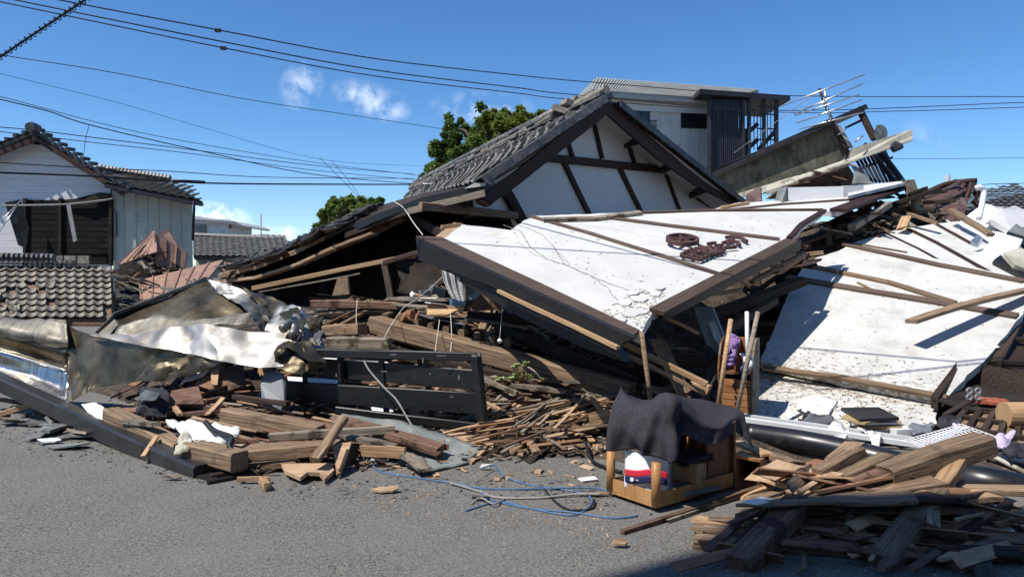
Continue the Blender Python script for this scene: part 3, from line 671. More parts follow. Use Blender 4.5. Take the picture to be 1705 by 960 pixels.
# thin dark trims where the wall meets the soffit
for a, b in (((998, 196), (1046, 240)), ((1056, 243), (1105, 277)), ((1108, 286), (1156, 322)), ((1160, 330), (1188, 348))): gtim('frieze_trim', a, b, .03, .03, .04)
# roof slopes: left (patch towards the back) and right
def quadsurf(a, b, c, d, nu, nv):   # a-b near edge, d-c far edge
    return [[a.lerp(b, i / nu).lerp(d.lerp(c, i / nu), j / nv) for i in range(nu + 1)] for j in range(nv + 1)]
La, Lb = gb(1010, 165), gb(797, 302)                 # ridge near, eave near
Lc, Ld = P(676, 331, 16.3), P(690, 322, 17.6)        # eave far, ridge far
NL = (Lb - La).cross(Ld - La).normalized(); NL = NL if NL.z > 0 else -NL
roofL = MB().prism([La - NL * .03, Lb - NL * .03, Lc - NL * .03, Ld - NL * .03], -NL * .07).build('roof', 'wood_dark', hs_)
Ra, Rb = gb(1012, 171), gb(1228, 339)
back = -gn * 5.5 + Vector((0, 0, -.75))
NR = (Rb - Ra).cross(back).normalized(); NR = NR if NR.z > 0 else -NR
roofR = MB().prism([Ra, Rb, Rb + back, Ra + back], -NR * .06).build('roof', 'soffit', hs_)
beam('fascia_gap', gb(1228, 336), gb(1228, 336) + back, .04, .12, 'timber_brown', hs_)
# bargeboards (left broken at the foot)
MB().prism([gb(1012, 166, .02), gb(1012, 190, .02), gb(862, 309, .02), gb(821, 338, .02), gb(812, 334, .02), gb(800, 329, .02), gb(826, 308, .02), gb(858, 286, .02), gb(930, 228, .02)], -gn * .06).build('bargeboard', 'timber_brown', hs_)
MB().prism([gb(1012, 168, .02), gb(1024, 177, .02), gb(1104, 245, .02), gb(1168, 299, .02), gb(1228, 337, .02), gb(1222, 341, .02), gb(1160, 309, .02), gb(1096, 264, .02), gb(1012, 190, .02)], -gn * .06).build('bargeboard', 'timber_brown', hs_)
beam('bargeboard_lath', gb(1150, 293, -.06), gb(1225, 338, -.06), .05, .03, 'board_red', hs_, up=gn)
MB().prism([gb(800, 331, .0), gb(821, 339, .0), gb(814, 344, .02), gb(798, 337, .02)], -gn * .1).build('splintered_end', 'wood_red', hs_)
for (a, b) in (((1042, 240), (1068, 231)), ((1098, 283), (1122, 274)), ((1150, 324), (1173, 314))):
    beam('purlin_end', gw(*a), gb(*b, -.06), .11, .14, 'timber_brown', hs_, n=2)
# tiles on the left slope
tsrc = pantile_mesh(.27, .27, rise=.03)
nacross = 21; nup = 12; ct = 0
for i in range(nacross):
    for j in range(nup):
        u = (i + .5) / nacross; v = (j + .5) / nup
        p = Lb.lerp(La, v).lerp(Lc.lerp(Ld, v), u)
        vx = (Lc.lerp(Ld, v) - Lb.lerp(La, v)); vy = (La.lerp(Ld, u) - Lb.lerp(Lc, u))
        x = vx.normalized(); n = x.cross(vy).normalized(); n = n if n.z > 0 else -n; y = n.cross(x)
        m = Matrix((x * (vx.length / nacross / .26), y * (vy.length / nup / .25), n * 1.2)).transposed().to_4x4()
        m.translation = p + n * (.035 + random.uniform(0, .012))
        m = m @ Matrix.Rotation(random.gauss(0, .03), 4, 'Z') @ Matrix.Rotation(random.gauss(0, .02), 4, 'X')
        link('roof_tile', tsrc, 'tile_grey', roofL, m)
        tsrc.materials.clear() if False else None
# verge tiles with drooping edge, along the near rake, both sides
vt = MB().prism([Vector((-.13, -.11, 0)), Vector((.13, -.11, .01)), Vector((.13, .12, .0)), Vector((-.13, .12, .0))], Vector((0, 0, .022))); vt.prism([Vector((-.13, -.115, .02)), Vector((.13, -.115, .02)), Vector((.125, -.12, -.1)), Vector((-.10, -.12, -.1))], Vector((0, .02, 0)))
vme = mesh('verge_tile', vt.v, vt.f)
def verge(a, b, n, N, outn, parent, mt):
    for k in range(n):
        p = a.lerp(b, (k + .5) / n); x = (b - a).normalized(); y = N.cross(x).normalized(); y = y if y.dot(outn) < 0 else -y
        m = Matrix((x if x.cross(y).dot(N) > 0 else -x, y, N)).transposed().to_4x4(); m.translation = p + N * (.075 + .0) + outn * .02
        link('verge_tile', vme, mt, parent, m @ Matrix.Rotation(random.gauss(.06, .03), 4, 'Y'))
verge(gb(1003, 170, .05), gb(801, 306, .05), 14, NL, gn, roofL, 'tile_grey')
vme2 = vme.copy(); vme2.materials.clear()
vme_keep = vme; vme = vme2
verge(gb(1024, 180, .0), gb(1230, 341, .0), 19, NR, gn, roofR, 'tile_dark')
vme = vme_keep
# right slope tile humps seen above the rake
for k in range(40):
    p = Ra.lerp(Rb, k / 39) + NR * .02 + gn * random.uniform(-.3, -.12); 
    me_ = bpy.data.meshes.get('hump') or MB().tube([Vector((0, 0, 0)), Vector((0, .3, 0))], .045, 6).build('hump_src', 'tile_dark').data
    me_.name = 'hump'
    link('roll_tile', me_, 'tile_dark', roofR, Matrix.Translation(p) @ Matrix.Rotation(T_, 4, 'Z'))
ho = bpy.data.objects.get('hump_src')
if ho: bpy.data.objects.remove(ho)
# ridge: stacked flat tiles with round caps, broken along the way
rn = (Ld - La).normalized(); rg = MB()
nR = 26
for k in range(nR):
    t = k / nR; p = La.lerp(Ld, t) + Vector((0, 0, .06)); L = (Ld - La).length / nR
    if k in (3, 4): continue
    for q in range(3 if k > 4 else 2):
        a = p + Vector((random.gauss(0, .02), 0, .055 * q)); o_ = MB().bar(a, a + rn * (L * 1.02), .34 - .03 * q, .04).build('ridge_course_tile', 'tile_old' if q == 1 else 'tile_grey', roofL)
    a = p + Vector((0, 0, .17 if k > 4 else .1)); MB().tube([a, a + rn * (L * 1.04)], [.085, .075], 7).build('ridge_cap_tile', 'tile_grey' if k > 6 else 'tile_old', roofL)
for (x, y, s) in ((951, 176, .2), (938, 184, .18), (965, 172, .2)):
    p = P(x, y, 13.4); MB().box(p, .34, .25, .1, Matrix.Rotation(random.uniform(-.6, .6), 3, 'Z') @ Matrix.Rotation(.35, 3, 'Y')).build('broken_ridge_block', 'tile_old', roofL)
MB().tube([P(925, 181, 13.9), P(934, 187, 13.7)], [.1, .07], 8).build('ridge_end_tile', 'tile_dark', roofL)
tube('lightning_wire', [P(712, 305, 15), P(700, 297, 15), P(707, 306, 15), P(760, 300, 14.6), P(800, 285, 14)], .008, 'alu', roofL)
# lower eave: sagging roof skirt with black flashing, rafters and dark underside
ed = [(806, 312, 10.9), (700, 338, 11.2), (600, 372, 11.6), (540, 400, 11.9), (490, 424, 12.2), (430, 447, 12.5), (362, 464, 12.8)]
edp = [P(*e) for e in ed]
bk = [P(e[0] + (8 if e[0] > 600 else 24), e[1] - (12 if e[0] > 600 else 22), e[2] + 3.2) for e in ed]
nS = len(ed)
for i in range(nS - 1):
    up_ = Vector((0, 0, .07))
    MB().prism([edp[i], edp[i+1], bk[i+1], bk[i]], up_).build('eave_sheathing', 'wood_old' if i > 2 else 'wood_dark', hs_)
pa = [P(813, 305, 10.8), P(700, 329, 11.1), P(620, 360, 11.4), P(590, 374, 11.6)]
for i in range(3):
    MB().prism([pa[i], pa[i+1], pa[i+1] + Vector((.1, 2.2, .07)), pa[i] + Vector((.1, 2.2, .07))], Vector((0, 0, -.10))).build('eave_flashing', 'black_paint', hs_)
beam('eave_fascia', P(808, 322, 10.75), P(680, 352, 11.2), .05, .1, 'wood_grey', hs_)
beam('eave_fascia', P(680, 352, 11.2), P(575, 392, 11.7), .05, .08, 'wood_dark', hs_)
for i, (a, b) in enumerate((((625, 388), (560, 412)), ((560, 412), (500, 440)), ((500, 440), (430, 462)), ((430, 462), (365, 470)))):
    beam('eave_board', P(*a, 11.5 + i * .3), P(*b, 11.75 + i * .3), .2, .05, 'plywood' if i else 'wood_old', hs_, splinter=.05)
for i in range(16):      # rafters under the skirt
    t = i / 15; k = t * (nS - 1.001); j = int(k); f = k - j
    a = edp[j].lerp(edp[j+1], f) + Vector((0, .15, -.12)); b = bk[j].lerp(bk[j+1], f) + Vector((.3, 0, -.3))
    beam('rafter', a, b, .06, .09, 'wood_dark', hs_, n=2)
# loose tiles on the skirt edge
tflat = pantile_mesh(.3, .28, rise=.018, th=.02, nx=4)
for i in range(110):
    t = random.random(); k = (1.9 + t * 4.0); j = int(min(k, nS - 1.01)); f = k - j; dpt = random.random()
    a = edp[j].lerp(edp[j+1], f).lerp(bk[j].lerp(bk[j+1], f), dpt * .6) + Vector((0, 0, .1 + random.random() * .05))
    m = Matrix.Translation(a) @ Matrix.Rotation(random.gauss(-.1, .25), 4, 'Z') @ Matrix.Rotation(random.gauss(-.27, .07), 4, 'Y') @ Matrix.Rotation(random.gauss(0.1, .06), 4, 'X')
    link('slipped_tile', tflat, 'tile_grey', hs_, m)
for (x, y, d, rz, ry) in ((527, 391, 11.9, .2, -.75), (514, 397, 12, .25, -.8), (560, 382, 11.8, .2, -.35), (578, 374, 11.8, .2, -.3), (460, 426, 12.1, .2, -.35), (440, 433, 12.2, .2, -.25)):
    link('slipped_tile', tflat, 'tile_grey', hs_, Matrix.Translation(P(x, y, d)) @ Matrix.Rotation(rz, 4, 'Z') @ Matrix.Rotation(ry, 4, 'Y') @ Matrix.Scale(1.15, 4))
for (x, y, d) in ((795, 306, 10.8), (800, 304, 10.9)): MB().prism([P(x-22, y+8, d), P(x-8, y, d), P(x+12, y-2, d), P(x+14, y+3, d)], Vector((.1, .5, .05))).build('plaster_lump', 'plaster_chip', hs_)
# inside of the void
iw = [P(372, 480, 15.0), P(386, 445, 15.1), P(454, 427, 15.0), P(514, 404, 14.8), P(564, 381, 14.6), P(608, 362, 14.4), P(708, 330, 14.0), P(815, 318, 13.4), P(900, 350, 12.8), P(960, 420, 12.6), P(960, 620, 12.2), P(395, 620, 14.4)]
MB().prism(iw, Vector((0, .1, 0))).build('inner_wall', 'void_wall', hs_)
for i, x in enumerate(range(430, 880, 38)):
    d = 14.3 - max(0, (x - 700)) * .008; beam('inner_board', P(x, 330 + max(0, (700 - x)) * .42, d), P(x + random.uniform(-12, 12), 520, d - .4), .16, .04, random.choice(['wood_dark', 'void_wall']), hs_, up=Vector((0, -1, 0)))
beam('dark_post', P(641, 440, 11.6), P(652, 500, 11.3), .1, .12, 'wood_dark', hs_, up=Vector((0, -1, 0)))
lat = MB()
for x in (665, 682, 697): lat.bar(P(x, 420, 12), P(x + 6, 506, 11.6), .05, .04)
for y in (440, 462, 484): lat.bar(P(662, y, 12), P(706, y + 2, 11.9), .04, .04)
lat.build('lattice_screen', 'wood_dark', hs_)
beam('hanging_joist', P(690, 362, 11.6), P(790, 420, 10.6), .1, .14, 'wood_dark', hs_)
beam('hanging_joist', P(620, 384, 12), P(672, 360, 11.6), .12, .14, 'wood_old', hs_)
# ---------------------------------------------------------------- things glimpsed in the void
MB().prism([P(562, 462, 11.0), P(578, 458, 11.1), P(581, 490, 11.0), P(553, 492, 10.9)], Vector((.0, .12, 0))).build('wooden_box', 'plywood', None, 'tan wooden box tilted in the dark gap under the sagging eave', 'box')
sheet('crumpled_plaster', [prow((660, 440, 11.9), (690, 425, 11.8), (740, 440, 11.4)), prow((668, 475, 11.6), (700, 470, 11.3), (745, 470, 11)), prow((680, 495, 11.4), (706, 495, 11.1), (730, 490, 10.9))], 'void_wall', None, 'torn grey plaster hanging inside the dark opening behind the net curtain', 'plaster', disp=.25, dscale=5)
for i, (x, y, w_, hh, lb) in enumerate(((716, 489, .3, .1, 'white flat box lying in the dark opening left of the net curtain'), (728, 484, .2, .12, 'tilted pale box behind the net curtain on the exposed floor'), (697, 497, .25, .06, 'folded pale bedding on the exposed floor beside the dark post'))):
    MB().box(P(x, y, 10.8), w_, .25, hh, Matrix.Rotation(.3 * i, 3, 'Y') @ Matrix.Rotation(.3, 3, 'Z')).build('storage_box', 'slate_cloth' if i < 2 else 'paper', None, lb, 'box')
# ================================================================ FALLEN WHITE WALLS
def slab(name, pl, poly, th, mt, parent, **kw):
    pts = [on(pl, *p) if isinstance(p, tuple) else p for p in poly]
    x = (pts[1] - pts[0]).normalized(); z = pl[1]; x = (x - z * x.dot(z)).normalized(); y = z.cross(x)
    m = Matrix((x, y, z)).transposed().to_4x4(); m.translation = pts[0]; inv = m.inverted()
    loc = [inv @ p for p in pts]; rg_ = []
    for i, a in enumerate(loc):
        b = loc[(i + 1) % len(loc)]; k = max(1, int((b - a).length / .11)); rg_.append(a); nn = (b - a).normalized(); nn = Vector((-nn.y, nn.x, 0))
        for j in range(1, k): rg_.append(a.lerp(b, j / k) + nn * random.gauss(0, .007))
    q = MB().prism(rg_, Vector((0, 0, -th)))
    o = link(name, mesh(name, q.v, q.f), mt, parent, m)
    return tag(o, **kw)
def plate_on(name, pl, poly, th, mt, parent, lift=0, **kw):
    return MB().prism([on(pl, *p, lift) for p in poly], pl[1] * th).build(name, mt, parent, **kw)
def batten(pl, pts, w_, th, mt, parent, name='batten', lift=0):
    for a, b in zip(pts[:-1], pts[1:]):
        beam(name, on(pl, *a, th / 2 + lift), on(pl, *b, th / 2 + lift), w_, th, mt, parent, up=pl[1], n=3)
# --- the sign wall
A, Bf, Dr = P(735, 400, 9.0), P(1065, 553, 6.4), P(1318, 397, 9.0)
PS = plane(A, Bf, Dr)
sg = empty('fallen_sign_wall', Vector((A.x + 2, A.y, 0)), 'big fallen white wall with a wheel emblem and sign letters lying over the ruin', 'wall')
panel = slab('wall_panel', PS, [(735, 400), (1066, 555), (1086, 517), (1200, 461), (1314, 397), (1335, 374), (1370, 350), (1180, 349), (1064, 353), (893, 359), (872, 367), (850, 383), (820, 379), (770, 374)], .10, 'plaster', sg)
PF = plane(A, Bf, A + Vector((0, 0, -1)))
cnr = on(PS, 692, 395); tip = on(PS, 975, 596)
# brown top board and black fascia along the front left edge
plate_on('coping_board', PS, [(693, 396), (735, 398), (900, 475), (1065, 554), (1053, 563), (860, 474)], .03, 'trim_brown', sg, lift=.002)
fpl = plane(on(PS, 692, 396), on(PS, 975, 590), on(PS, 692, 396) + Vector((0.05, 0, -1)))
def fp(px, py, off=0):
    r = ray(px, py); n = fpl[1]; return CAM + r * ((fpl[0] - CAM).dot(n) / r.dot(n)) + Vector((0, -off, 0))
MB().prism([fp(692, 396), fp(1053, 562), fp(1030, 575), fp(920, 522), fp(815, 475), fp(697, 433)], Vector((.06, .08, 0))).build('fascia_board', 'black_board', sg)
MB().prism([fp(740, 445, -.12), fp(815, 478, -.12), fp(1027, 578, -.12), fp(1046, 606, -.12), fp(980, 584, -.12), fp(868, 530, -.12), fp(760, 466, -.12)], Vector((.06, .08, 0))).build('lower_board', 'black_board', sg)
beam('pale_lath', fp(830, 484, .06), fp(1028, 577, .06), .035, .03, 'wood_tan', sg)
beam('edge_lath', on(PS, 735, 378, -.02), on(PS, 766, 374, -.02) , .1, .05, 'wood_tan', sg)
slab('backing_board', (PS[0] - PS[1] * .03, PS[1]), [(722, 396), (740, 402), (775, 374), (756, 370)], .03, 'plywood', sg)
# right-hand trim board
batten(PS, [(1093, 519), (1318, 401)], .16, .04, 'trim_brown', sg, 'trim_board', lift=.0)
beam('trim_edge', on(PS, 1100, 524, -.05), on(PS, 1330, 407, -.05), .05, .14, 'black_board', sg, up=PS[1])
beam('trim_lath', on(PS, 1140, 508, -.12), on(PS, 1312, 424, -.12), .05, .05, 'wood_old', sg)
batten(PS, [(884, 360), (982, 388), (1195, 455)], .075, .02, 'batten_brown', sg)
batten(PS, [(1013, 362), (1120, 376), (1297, 398)], .09, .025, 'batten_brown', sg)
batten(PS, [(905, 366), (990, 364), (1066, 354)], .11, .05, 'wood_grey', sg, 'top_rail')
batten(PS, [(1066, 354), (1180, 350), (1370, 349)], .05, .03, 'batten_brown', sg, 'top_rail')
batten(PS, [(1314, 397), (1335, 374), (1372, 351)], .07, .05, 'timber_brown', sg, 'edge_trim')
# cracks: thin ragged strips
def crack(pl, pts, wd, parent, mt='crack'):
    q = MB(); P_ = [on(pl, *p, .0015) for p in pts]; path = []
    for a, b in zip(P_[:-1], P_[1:]):
        k = max(2, int((b - a).length / .06))
        for j in range(k): 
            t = j / k; path.append(a.lerp(b, t) + Vector((random.gauss(0, .004), random.gauss(0, .008), 0)))
    path.append(P_[-1])
    path = [p - pl[1] * ((p - pl[0]).dot(pl[1]) - .002) for p in path]
    for a, b in zip(path[:-1], path[1:]):
        s = (b - a).cross(pl[1]).normalized() * wd * random.uniform(.3, .9)
        q.prism([a - s, b - s, b + s, a + s], pl[1] * .0015)
    q.build('crack', mt, parent)
crack(PS, [(838, 374), (868, 386), (884, 412), (912, 432), (940, 440), (985, 460), (1020, 474), (1060, 488)], .009, sg)
crack(PS, [(940, 440), (925, 415), (905, 392), (880, 380), (855, 372)], .006, sg)
crack(PS, [(1060, 488), (1078, 486), (1105, 488)], .004, sg)
crack(PS, [(862, 402), (890, 424), (912, 432)], .004, sg)
crack(PS, [(925, 415), (948, 440)], .004, sg)
crack(PS, [(985, 460), (1010, 478), (1030, 502), (1045, 520)], .005, sg)
crack(PS, [(900, 370), (1000, 378), (1105, 396), (1290, 416)], .0025, sg, 'concrete_panel')
# chips of broken plaster near the front tip
for i, (x, y, s) in enumerate([(1022, 515, 13), (1040, 505, 12), (1060, 498, 12), (1075, 508, 10), (1050, 522, 12), (1035, 532, 10), (1062, 532, 9), (1020, 532, 8), (1090, 490, 9), (1072, 492, 8), (1050, 488, 9), (1068, 520, 8), (820, 388, 12), (835, 394, 9), (1100, 480, 7), (1008, 520, 7)]):
    poly = [(x + s * math.cos(a + i) * random.uniform(.6, 1.4) * 1.3, y + s * .5 * math.sin(a + i) * random.uniform(.6, 1.2)) for a in (0, 1.1, 2.2, 3.3, 4.3, 5.3)]
    if i % 3 == 0 or i in (12, 13): plate_on('bare_patch', PS, poly, .0016, 'plaster_chip', sg, lift=.001)
    else:
        c = on(PS, x, y, .012); m = Matrix.Translation(c) @ Matrix.Rotation(random.gauss(0, .12), 4, 'X') @ Matrix.Translation(-c)
        q = MB().prism([on(PS, *p, .006) for p in poly], PS[1] * .012); q.v = [m @ v for v in q.v]; q.build('plaster_flake', 'plaster', sg)
# emblem wheel: rim, hub, spokes
wc = on(PS, 1136, 402, .05); ex_ = (on(PS, 1164, 403, .05) - wc); ey_ = (on(PS, 1133, 394, .05) - wc)
def wp(t, r): return wc + ex_ * (math.cos(t) * r) + ey_ * (math.sin(t) * r)
em = empty('sign_emblem', wc); em.parent = sg; em.matrix_parent_inverse = WM.get(sg.name, Matrix.Translation(sg.location)).inverted(); WM[em.name] = Matrix.Translation(wc)
rim = MB()
for k in range(28):
    a, b = k * math.tau / 28, (k + 1) * math.tau / 28
    rim.prism([wp(a, 1), wp(b, 1), wp(b, .8), wp(a, .8)], PS[1] * .05)
rim.build('rim', 'wheel_brown', em)
rim = MB().prism([wp(k * math.tau / 10, .2) for k in range(10)], PS[1] * .05); rim.build('hub', 'wheel_brown', em)
for k in range(5):
    a = k * math.tau / 5 + .4; s = .09
    MB().prism([wp(a - .5, .2), wp(a - s, .82), wp(a + s, .82), wp(a + .5, .2)], PS[1] * .04).build('spoke', 'wheel_brown', em)
# sign letters, as raised strokes
strokes = [
 # heavy first character, lower left
 [[(1133, 425), (1166, 433)], [(1138, 421), (1175, 430)], [(1143, 418), (1181, 427)], [(1150, 415), (1188, 424)], [(1134, 424), (1153, 414)], [(1163, 433), (1187, 422)], [(1148, 429), (1168, 418)], [(1157, 413), (1177, 417)], [(1165, 410), (1177, 413)], [(1170, 415), (1196, 421)], [(1178, 413), (1200, 419)], [(1186, 415), (1206, 417)], [(1182, 421), (1207, 415)], [(1190, 422), (1205, 419)], [(1176, 412), (1186, 411)], [(1170, 419), (1200, 412)]],
 [[(1178, 406), (1192, 404)], [(1190, 409), (1204, 408)]],
 [[(1203, 405), (1222, 397)], [(1212, 400), (1227, 403), (1232, 408)], [(1207, 403), (1216, 405)]],
 [[(1208, 395), (1222, 394)], [(1220, 394), (1234, 396), (1244, 402)], [(1212, 398), (1222, 399)]],
 [[(1202, 413), (1226, 411)]]]
for ch in strokes:
    q = MB()
    for st in ch:
        for a, b in zip(st[:-1], st[1:]): q.bar(on(PS, *a, .045), on(PS, *b, .045), .034, .035, PS[1])
    q.build('sign_character', 'wheel_brown', sg)
# --- back slab behind the sign wall
PM = plane(P(1200, 349, 12.0), P(1390, 347, 11.3), P(1500, 306, 13.6))
mb_ = empty('fallen_back_wall', on(PM, 1350, 330) * Vector((1, 1, 0)) if False else Vector((5, 12.5, 0)), 'white fallen wall panels behind the sign wall under the tilted eave', 'wall')
slab('wall_panel', PM, [(1180, 350), (1366, 351), (1392, 352), (1506, 308), (1508, 303), (1416, 314), (1300, 334), (1225, 338)], .08, 'plaster', mb_)
batten(PM, [(1205, 350), (1300, 340), (1450, 330)], .06, .03, 'batten_brown', mb_)
batten(PM, [(1200, 346), (1246, 338)], .06, .05, 'wood_tan', mb_)
batten(PM, [(1396, 350), (1505, 310)], .26, .05, 'timber_brown', mb_, 'trim_board')
slab('wall_panel', plane(P(1410, 318, 13), P(1510, 300, 13), P(1412, 312, 14)), [(1412, 326), (1506, 304), (1505, 301), (1412, 311)], .05, 'plaster', mb_)
q = MB(); bx = [P(1313, 334, 12.4), P(1404, 334, 12.4), P(1404, 310, 12.4), P(1313, 312, 12.4)]
MB().prism(bx, Vector((-.02, .35, .02))).build('white_cabinet', 'white_paint', None, 'long white box lying on the back wall under the tilted eave', 'box')
MB().prism([P(1404, 332, 12.38), P(1438, 329, 12.5), P(1438, 308, 12.5), P(1404, 309, 12.38)], Vector((0, .3, .0))).build('white_duct', 'old_white', None, 'small square white box beside the long white box', 'box')
MB().prism([P(1302, 338, 12.3), P(1310, 310, 12.4), P(1313, 311, 12.5), P(1310, 336, 12.4)], Vector((0, .4, 0))).build('grey_end_plate', 'grey_panel', None, 'grey upright end plate left of the long white box', 'panel')
# --- right white wall
PRt = plane(P(1268, 598, 8.3), P(1570, 660, 7.1), P(1480, 405, 11.0))
rw = empty('fallen_right_wall', Vector((4.8, 8.5, 0)), 'large fallen white wall with peeling paint and brown battens at the right', 'wall')
_y = lambda px, py: None
peel('plaster_peel', -.45, 1.25, 'plaster_dirty')
slab('wall_panel', PRt, [(1266, 602), (1572, 664), (1650, 588), (1720, 500), (1720, 468), (1570, 432), (1420, 404), (1395, 418), (1360, 428), (1342, 440), (1320, 470), (1290, 545)], .09, 'plaster_peel', rw)
batten(PRt, [(1310, 461), (1420, 480), (1575, 505), (1694, 526)], .13, .03, 'batten_brown', rw)
batten(PRt, [(1337, 440), (1480, 470), (1590, 504)], .085, .035, 'wood_old', rw)
batten(PRt, [(1405, 406), (1560, 440), (1705, 468)], .1, .03, 'batten_brown', rw)
batten(PRt, [(1428, 470), (1460, 486)], .03, .02, 'wood_old', rw)
batten(PRt, [(1402, 404), (1440, 408), (1510, 420)], .03, .02, 'wood_old', rw)
batten(PRt, [(1270, 612), (1400, 628), (1576, 662)], .08, .03, 'wood_old', rw, 'bottom_rail')
for i, (x, y) in enumerate([(1560, 590), (1655, 577), (1640, 580), (1482, 452), (1515, 460), (1500, 463)]):
    poly = [(x + random.uniform(5, 13) * math.cos(a), y + random.uniform(1.5, 5) * math.sin(a)) for a in (0, .9, 1.8, 2.8, 3.9, 5)]
    plate_on('bare_patch', PRt, poly, .002, 'concrete_panel', rw, lift=.001)
# lower floor-level part of the wall, peeling
PLo = plane(P(1262, 690, 7.3), P(1560, 722, 6.6), P(1340, 618, 8.2))
peel('plaster_peel2', 1.6, -.8, 'plaster_dirty')
slab('lower_wall_panel', PLo, [(1225, 705), (1560, 735), (1560, 668), (1500, 650), (1272, 606)], .06, 'plaster_peel2', rw)
# fan of panels above
PFn = plane(P(1420, 404, 11.2), P(1720, 468, 9.5), P(1600, 362, 12.6))
fn = empty('folded_upper_wall', Vector((6.5, 11, 0)), 'upper white wall folded back in tapering boards above the large right wall', 'wall')
slab('wall_panel', PFn, [(1418, 405), (1720, 471), (1720, 462), (1640, 425), (1650, 405), (1596, 368), (1560, 372), (1480, 385)], .07, 'plaster_dirty', fn)
batten(PFn, [(1512, 381), (1560, 404), (1651, 455)], .06, .025, 'timber_brown', fn)
batten(PFn, [(1475, 388), (1530, 414), (1580, 442)], .03, .02, 'timber_brown', fn)
batten(PFn, [(1550, 368), (1622, 408)], .05, .025, 'timber_brown', fn)
batten(PFn, [(1575, 366), (1600, 382)], .03, .02, 'concrete_panel', fn)
# white crumpled awning sheets at the right edge
sheet('white_awning', [prow((1590, 375, 12), (1640, 342, 13), (1672, 345, 13)), prow((1615, 395, 11.7), (1660, 380, 12), (1690, 385, 12)), prow((1655, 408, 11.2), (1690, 420, 11), (1712, 430, 11))], 'white_paint', None, 'white crumpled sheet draped at the top of the right wall', 'sheet', disp=.12, dscale=2)
MB().prism([P(1650, 365, 12), P(1668, 348, 12.4), P(1690, 342, 12.6), P(1712, 352, 12.6), P(1712, 375, 12), P(1685, 385, 11.6)], Vector((0, .1, -.05))).build('round_white_panel', 'old_white', None, 'pale rounded panel at the far right edge above the crumpled sheet', 'panel')
MB().prism([P(1625, 432, 10.4), P(1660, 386, 11), P(1703, 398, 10.8), P(1690, 425, 10.4), P(1688, 462, 9.9), P(1655, 438, 10.2)], Vector((.02, .06, -.1))).build('white_metal_casing', 'white_paint', None, 'flat white metal casing lying on the fallen boards at the right', 'casing')
MB().prism([P(1655, 432, 10.1), P(1666, 424, 10.2), P(1715, 452, 9.6), P(1715, 466, 9.4)], Vector((0, .05, -.05))).build('black_opening', 'black_paint', None, 'black slot of the broken casing at the right edge', 'casing')
MB().prism([P(1672, 420, 10), P(1700, 412, 10.1), P(1715, 420, 10), P(1715, 450, 9.6), P(1690, 440, 9.7)], Vector((0, .04, -.06))).build('pale_offcut', 'moss_strip', None, 'cream offcut wedged beside the black slot at the right edge', 'panel')
MB().prism([P(1678, 385, 11), P(1692, 372, 11.2), P(1715, 386, 11.1), P(1715, 396, 11)], Vector((0, .1, -.1))).build('grey_folded_metal', 'grey_panel', None, 'grey folded metal under the rounded panel at the right edge', 'panel')
MB().prism([P(1616, 408, 10.7), P(1628, 396, 10.8), P(1636, 402, 10.8), P(1628, 412, 10.7)], Vector((0, 0, .06))).build('metal_bracket', 'alu', None, 'small twisted grey bracket on the folded upper wall', 'bracket')
tube('white_downpipe', [P(1625, 313, 12.1), P(1634, 312, 12.1), P(1638, 320, 12.1), P(1636, 335, 12), P(1630, 364, 11.8)], .045, 'white_pvc', None, 'bent white pipe standing up out of the wreck at the right', 'pipe', k=8)
beam('loose_plank', P(1584, 350, 12.0), P(1650, 391, 11.0), .12, .06, 'wood_old', None, 'weathered plank lying across the top of the folded upper wall', 'plank')
# the loose plank floating over the right wall with its strong shadow
pk = plane(P(1505, 533, 7.2), P(1720, 480, 8.2), P(1505, 533, 7.2) + Vector((.2, .6, .25)))
lp0 = on(PRt, 1532, 577) + SUNV * .34; lp1 = on(PRt, 1735, 478, .06)
beam('leaning_plank', lp0, lp1, .15, .045, 'wood_old', None, 'long brown plank hovering over the right wall and casting a broad shadow', 'plank', bow=.03)
# brown tin roof behind on the right
br = empty('brown_tin_roof', P(1580, 360, 14), 'folded brown tin roof piece standing at the right behind the wreck', 'roof')
pb_ = [P(1532, 325, 14.5), P(1590, 298, 14.2), P(1614, 300, 13.8), P(1590, 368, 13), P(1545, 362, 13.4)]
MB().prism(pb_, Vector((.05, .1, 0))).build('tin_sheet', 'brown_metal', br)
MB().prism([P(1606, 302, 13.8), P(1624, 302, 13.8), P(1602, 366, 13), P(1588, 368, 12.95)], Vector((.05, .1, 0))).build('tin_sheet', 'brown_metal', br)
for a, b in (((1540, 330), (1598, 304)), ((1548, 345), (1604, 318)), ((1605, 305), (1585, 352)), ((1618, 304), (1600, 352))): beam('seam', P(*a, 13.5), P(*b, 13.45), .07, .05, 'brown_metal', br)
tube('ridge_roll', [P(1528, 328, 14.3), P(1570, 309, 14), P(1600, 303, 13.7), P(1626, 301, 13.6)], .06, 'timber_brown', br)
sheet('torn_edge', [prow((1618, 303, 13.5), (1622, 318, 13.4), (1628, 345, 13.3)), prow((1628, 300, 13.7), (1632, 322, 13.6), (1630, 350, 13.5))], 'timber_brown', br, disp=.15, dscale=5)
# broken timber end at the right of the back wall
for i, (a, b, w_, h_, mt, lb) in enumerate([((1512, 300, 12.6), (1530, 352, 12.4), .22, .1, 'wood_grey', 'splintered upright post end between the back wall and brown tin roof'), ((1528, 317, 12.5), (1530, 345, 12.4), .1, .1, 'wood_tan', 'fresh broken stub right of the splintered upright post')]):
    beam('broken_post', P(*a), P(*b), w_, h_, mt, None, lb, 'post', splinter=.08)
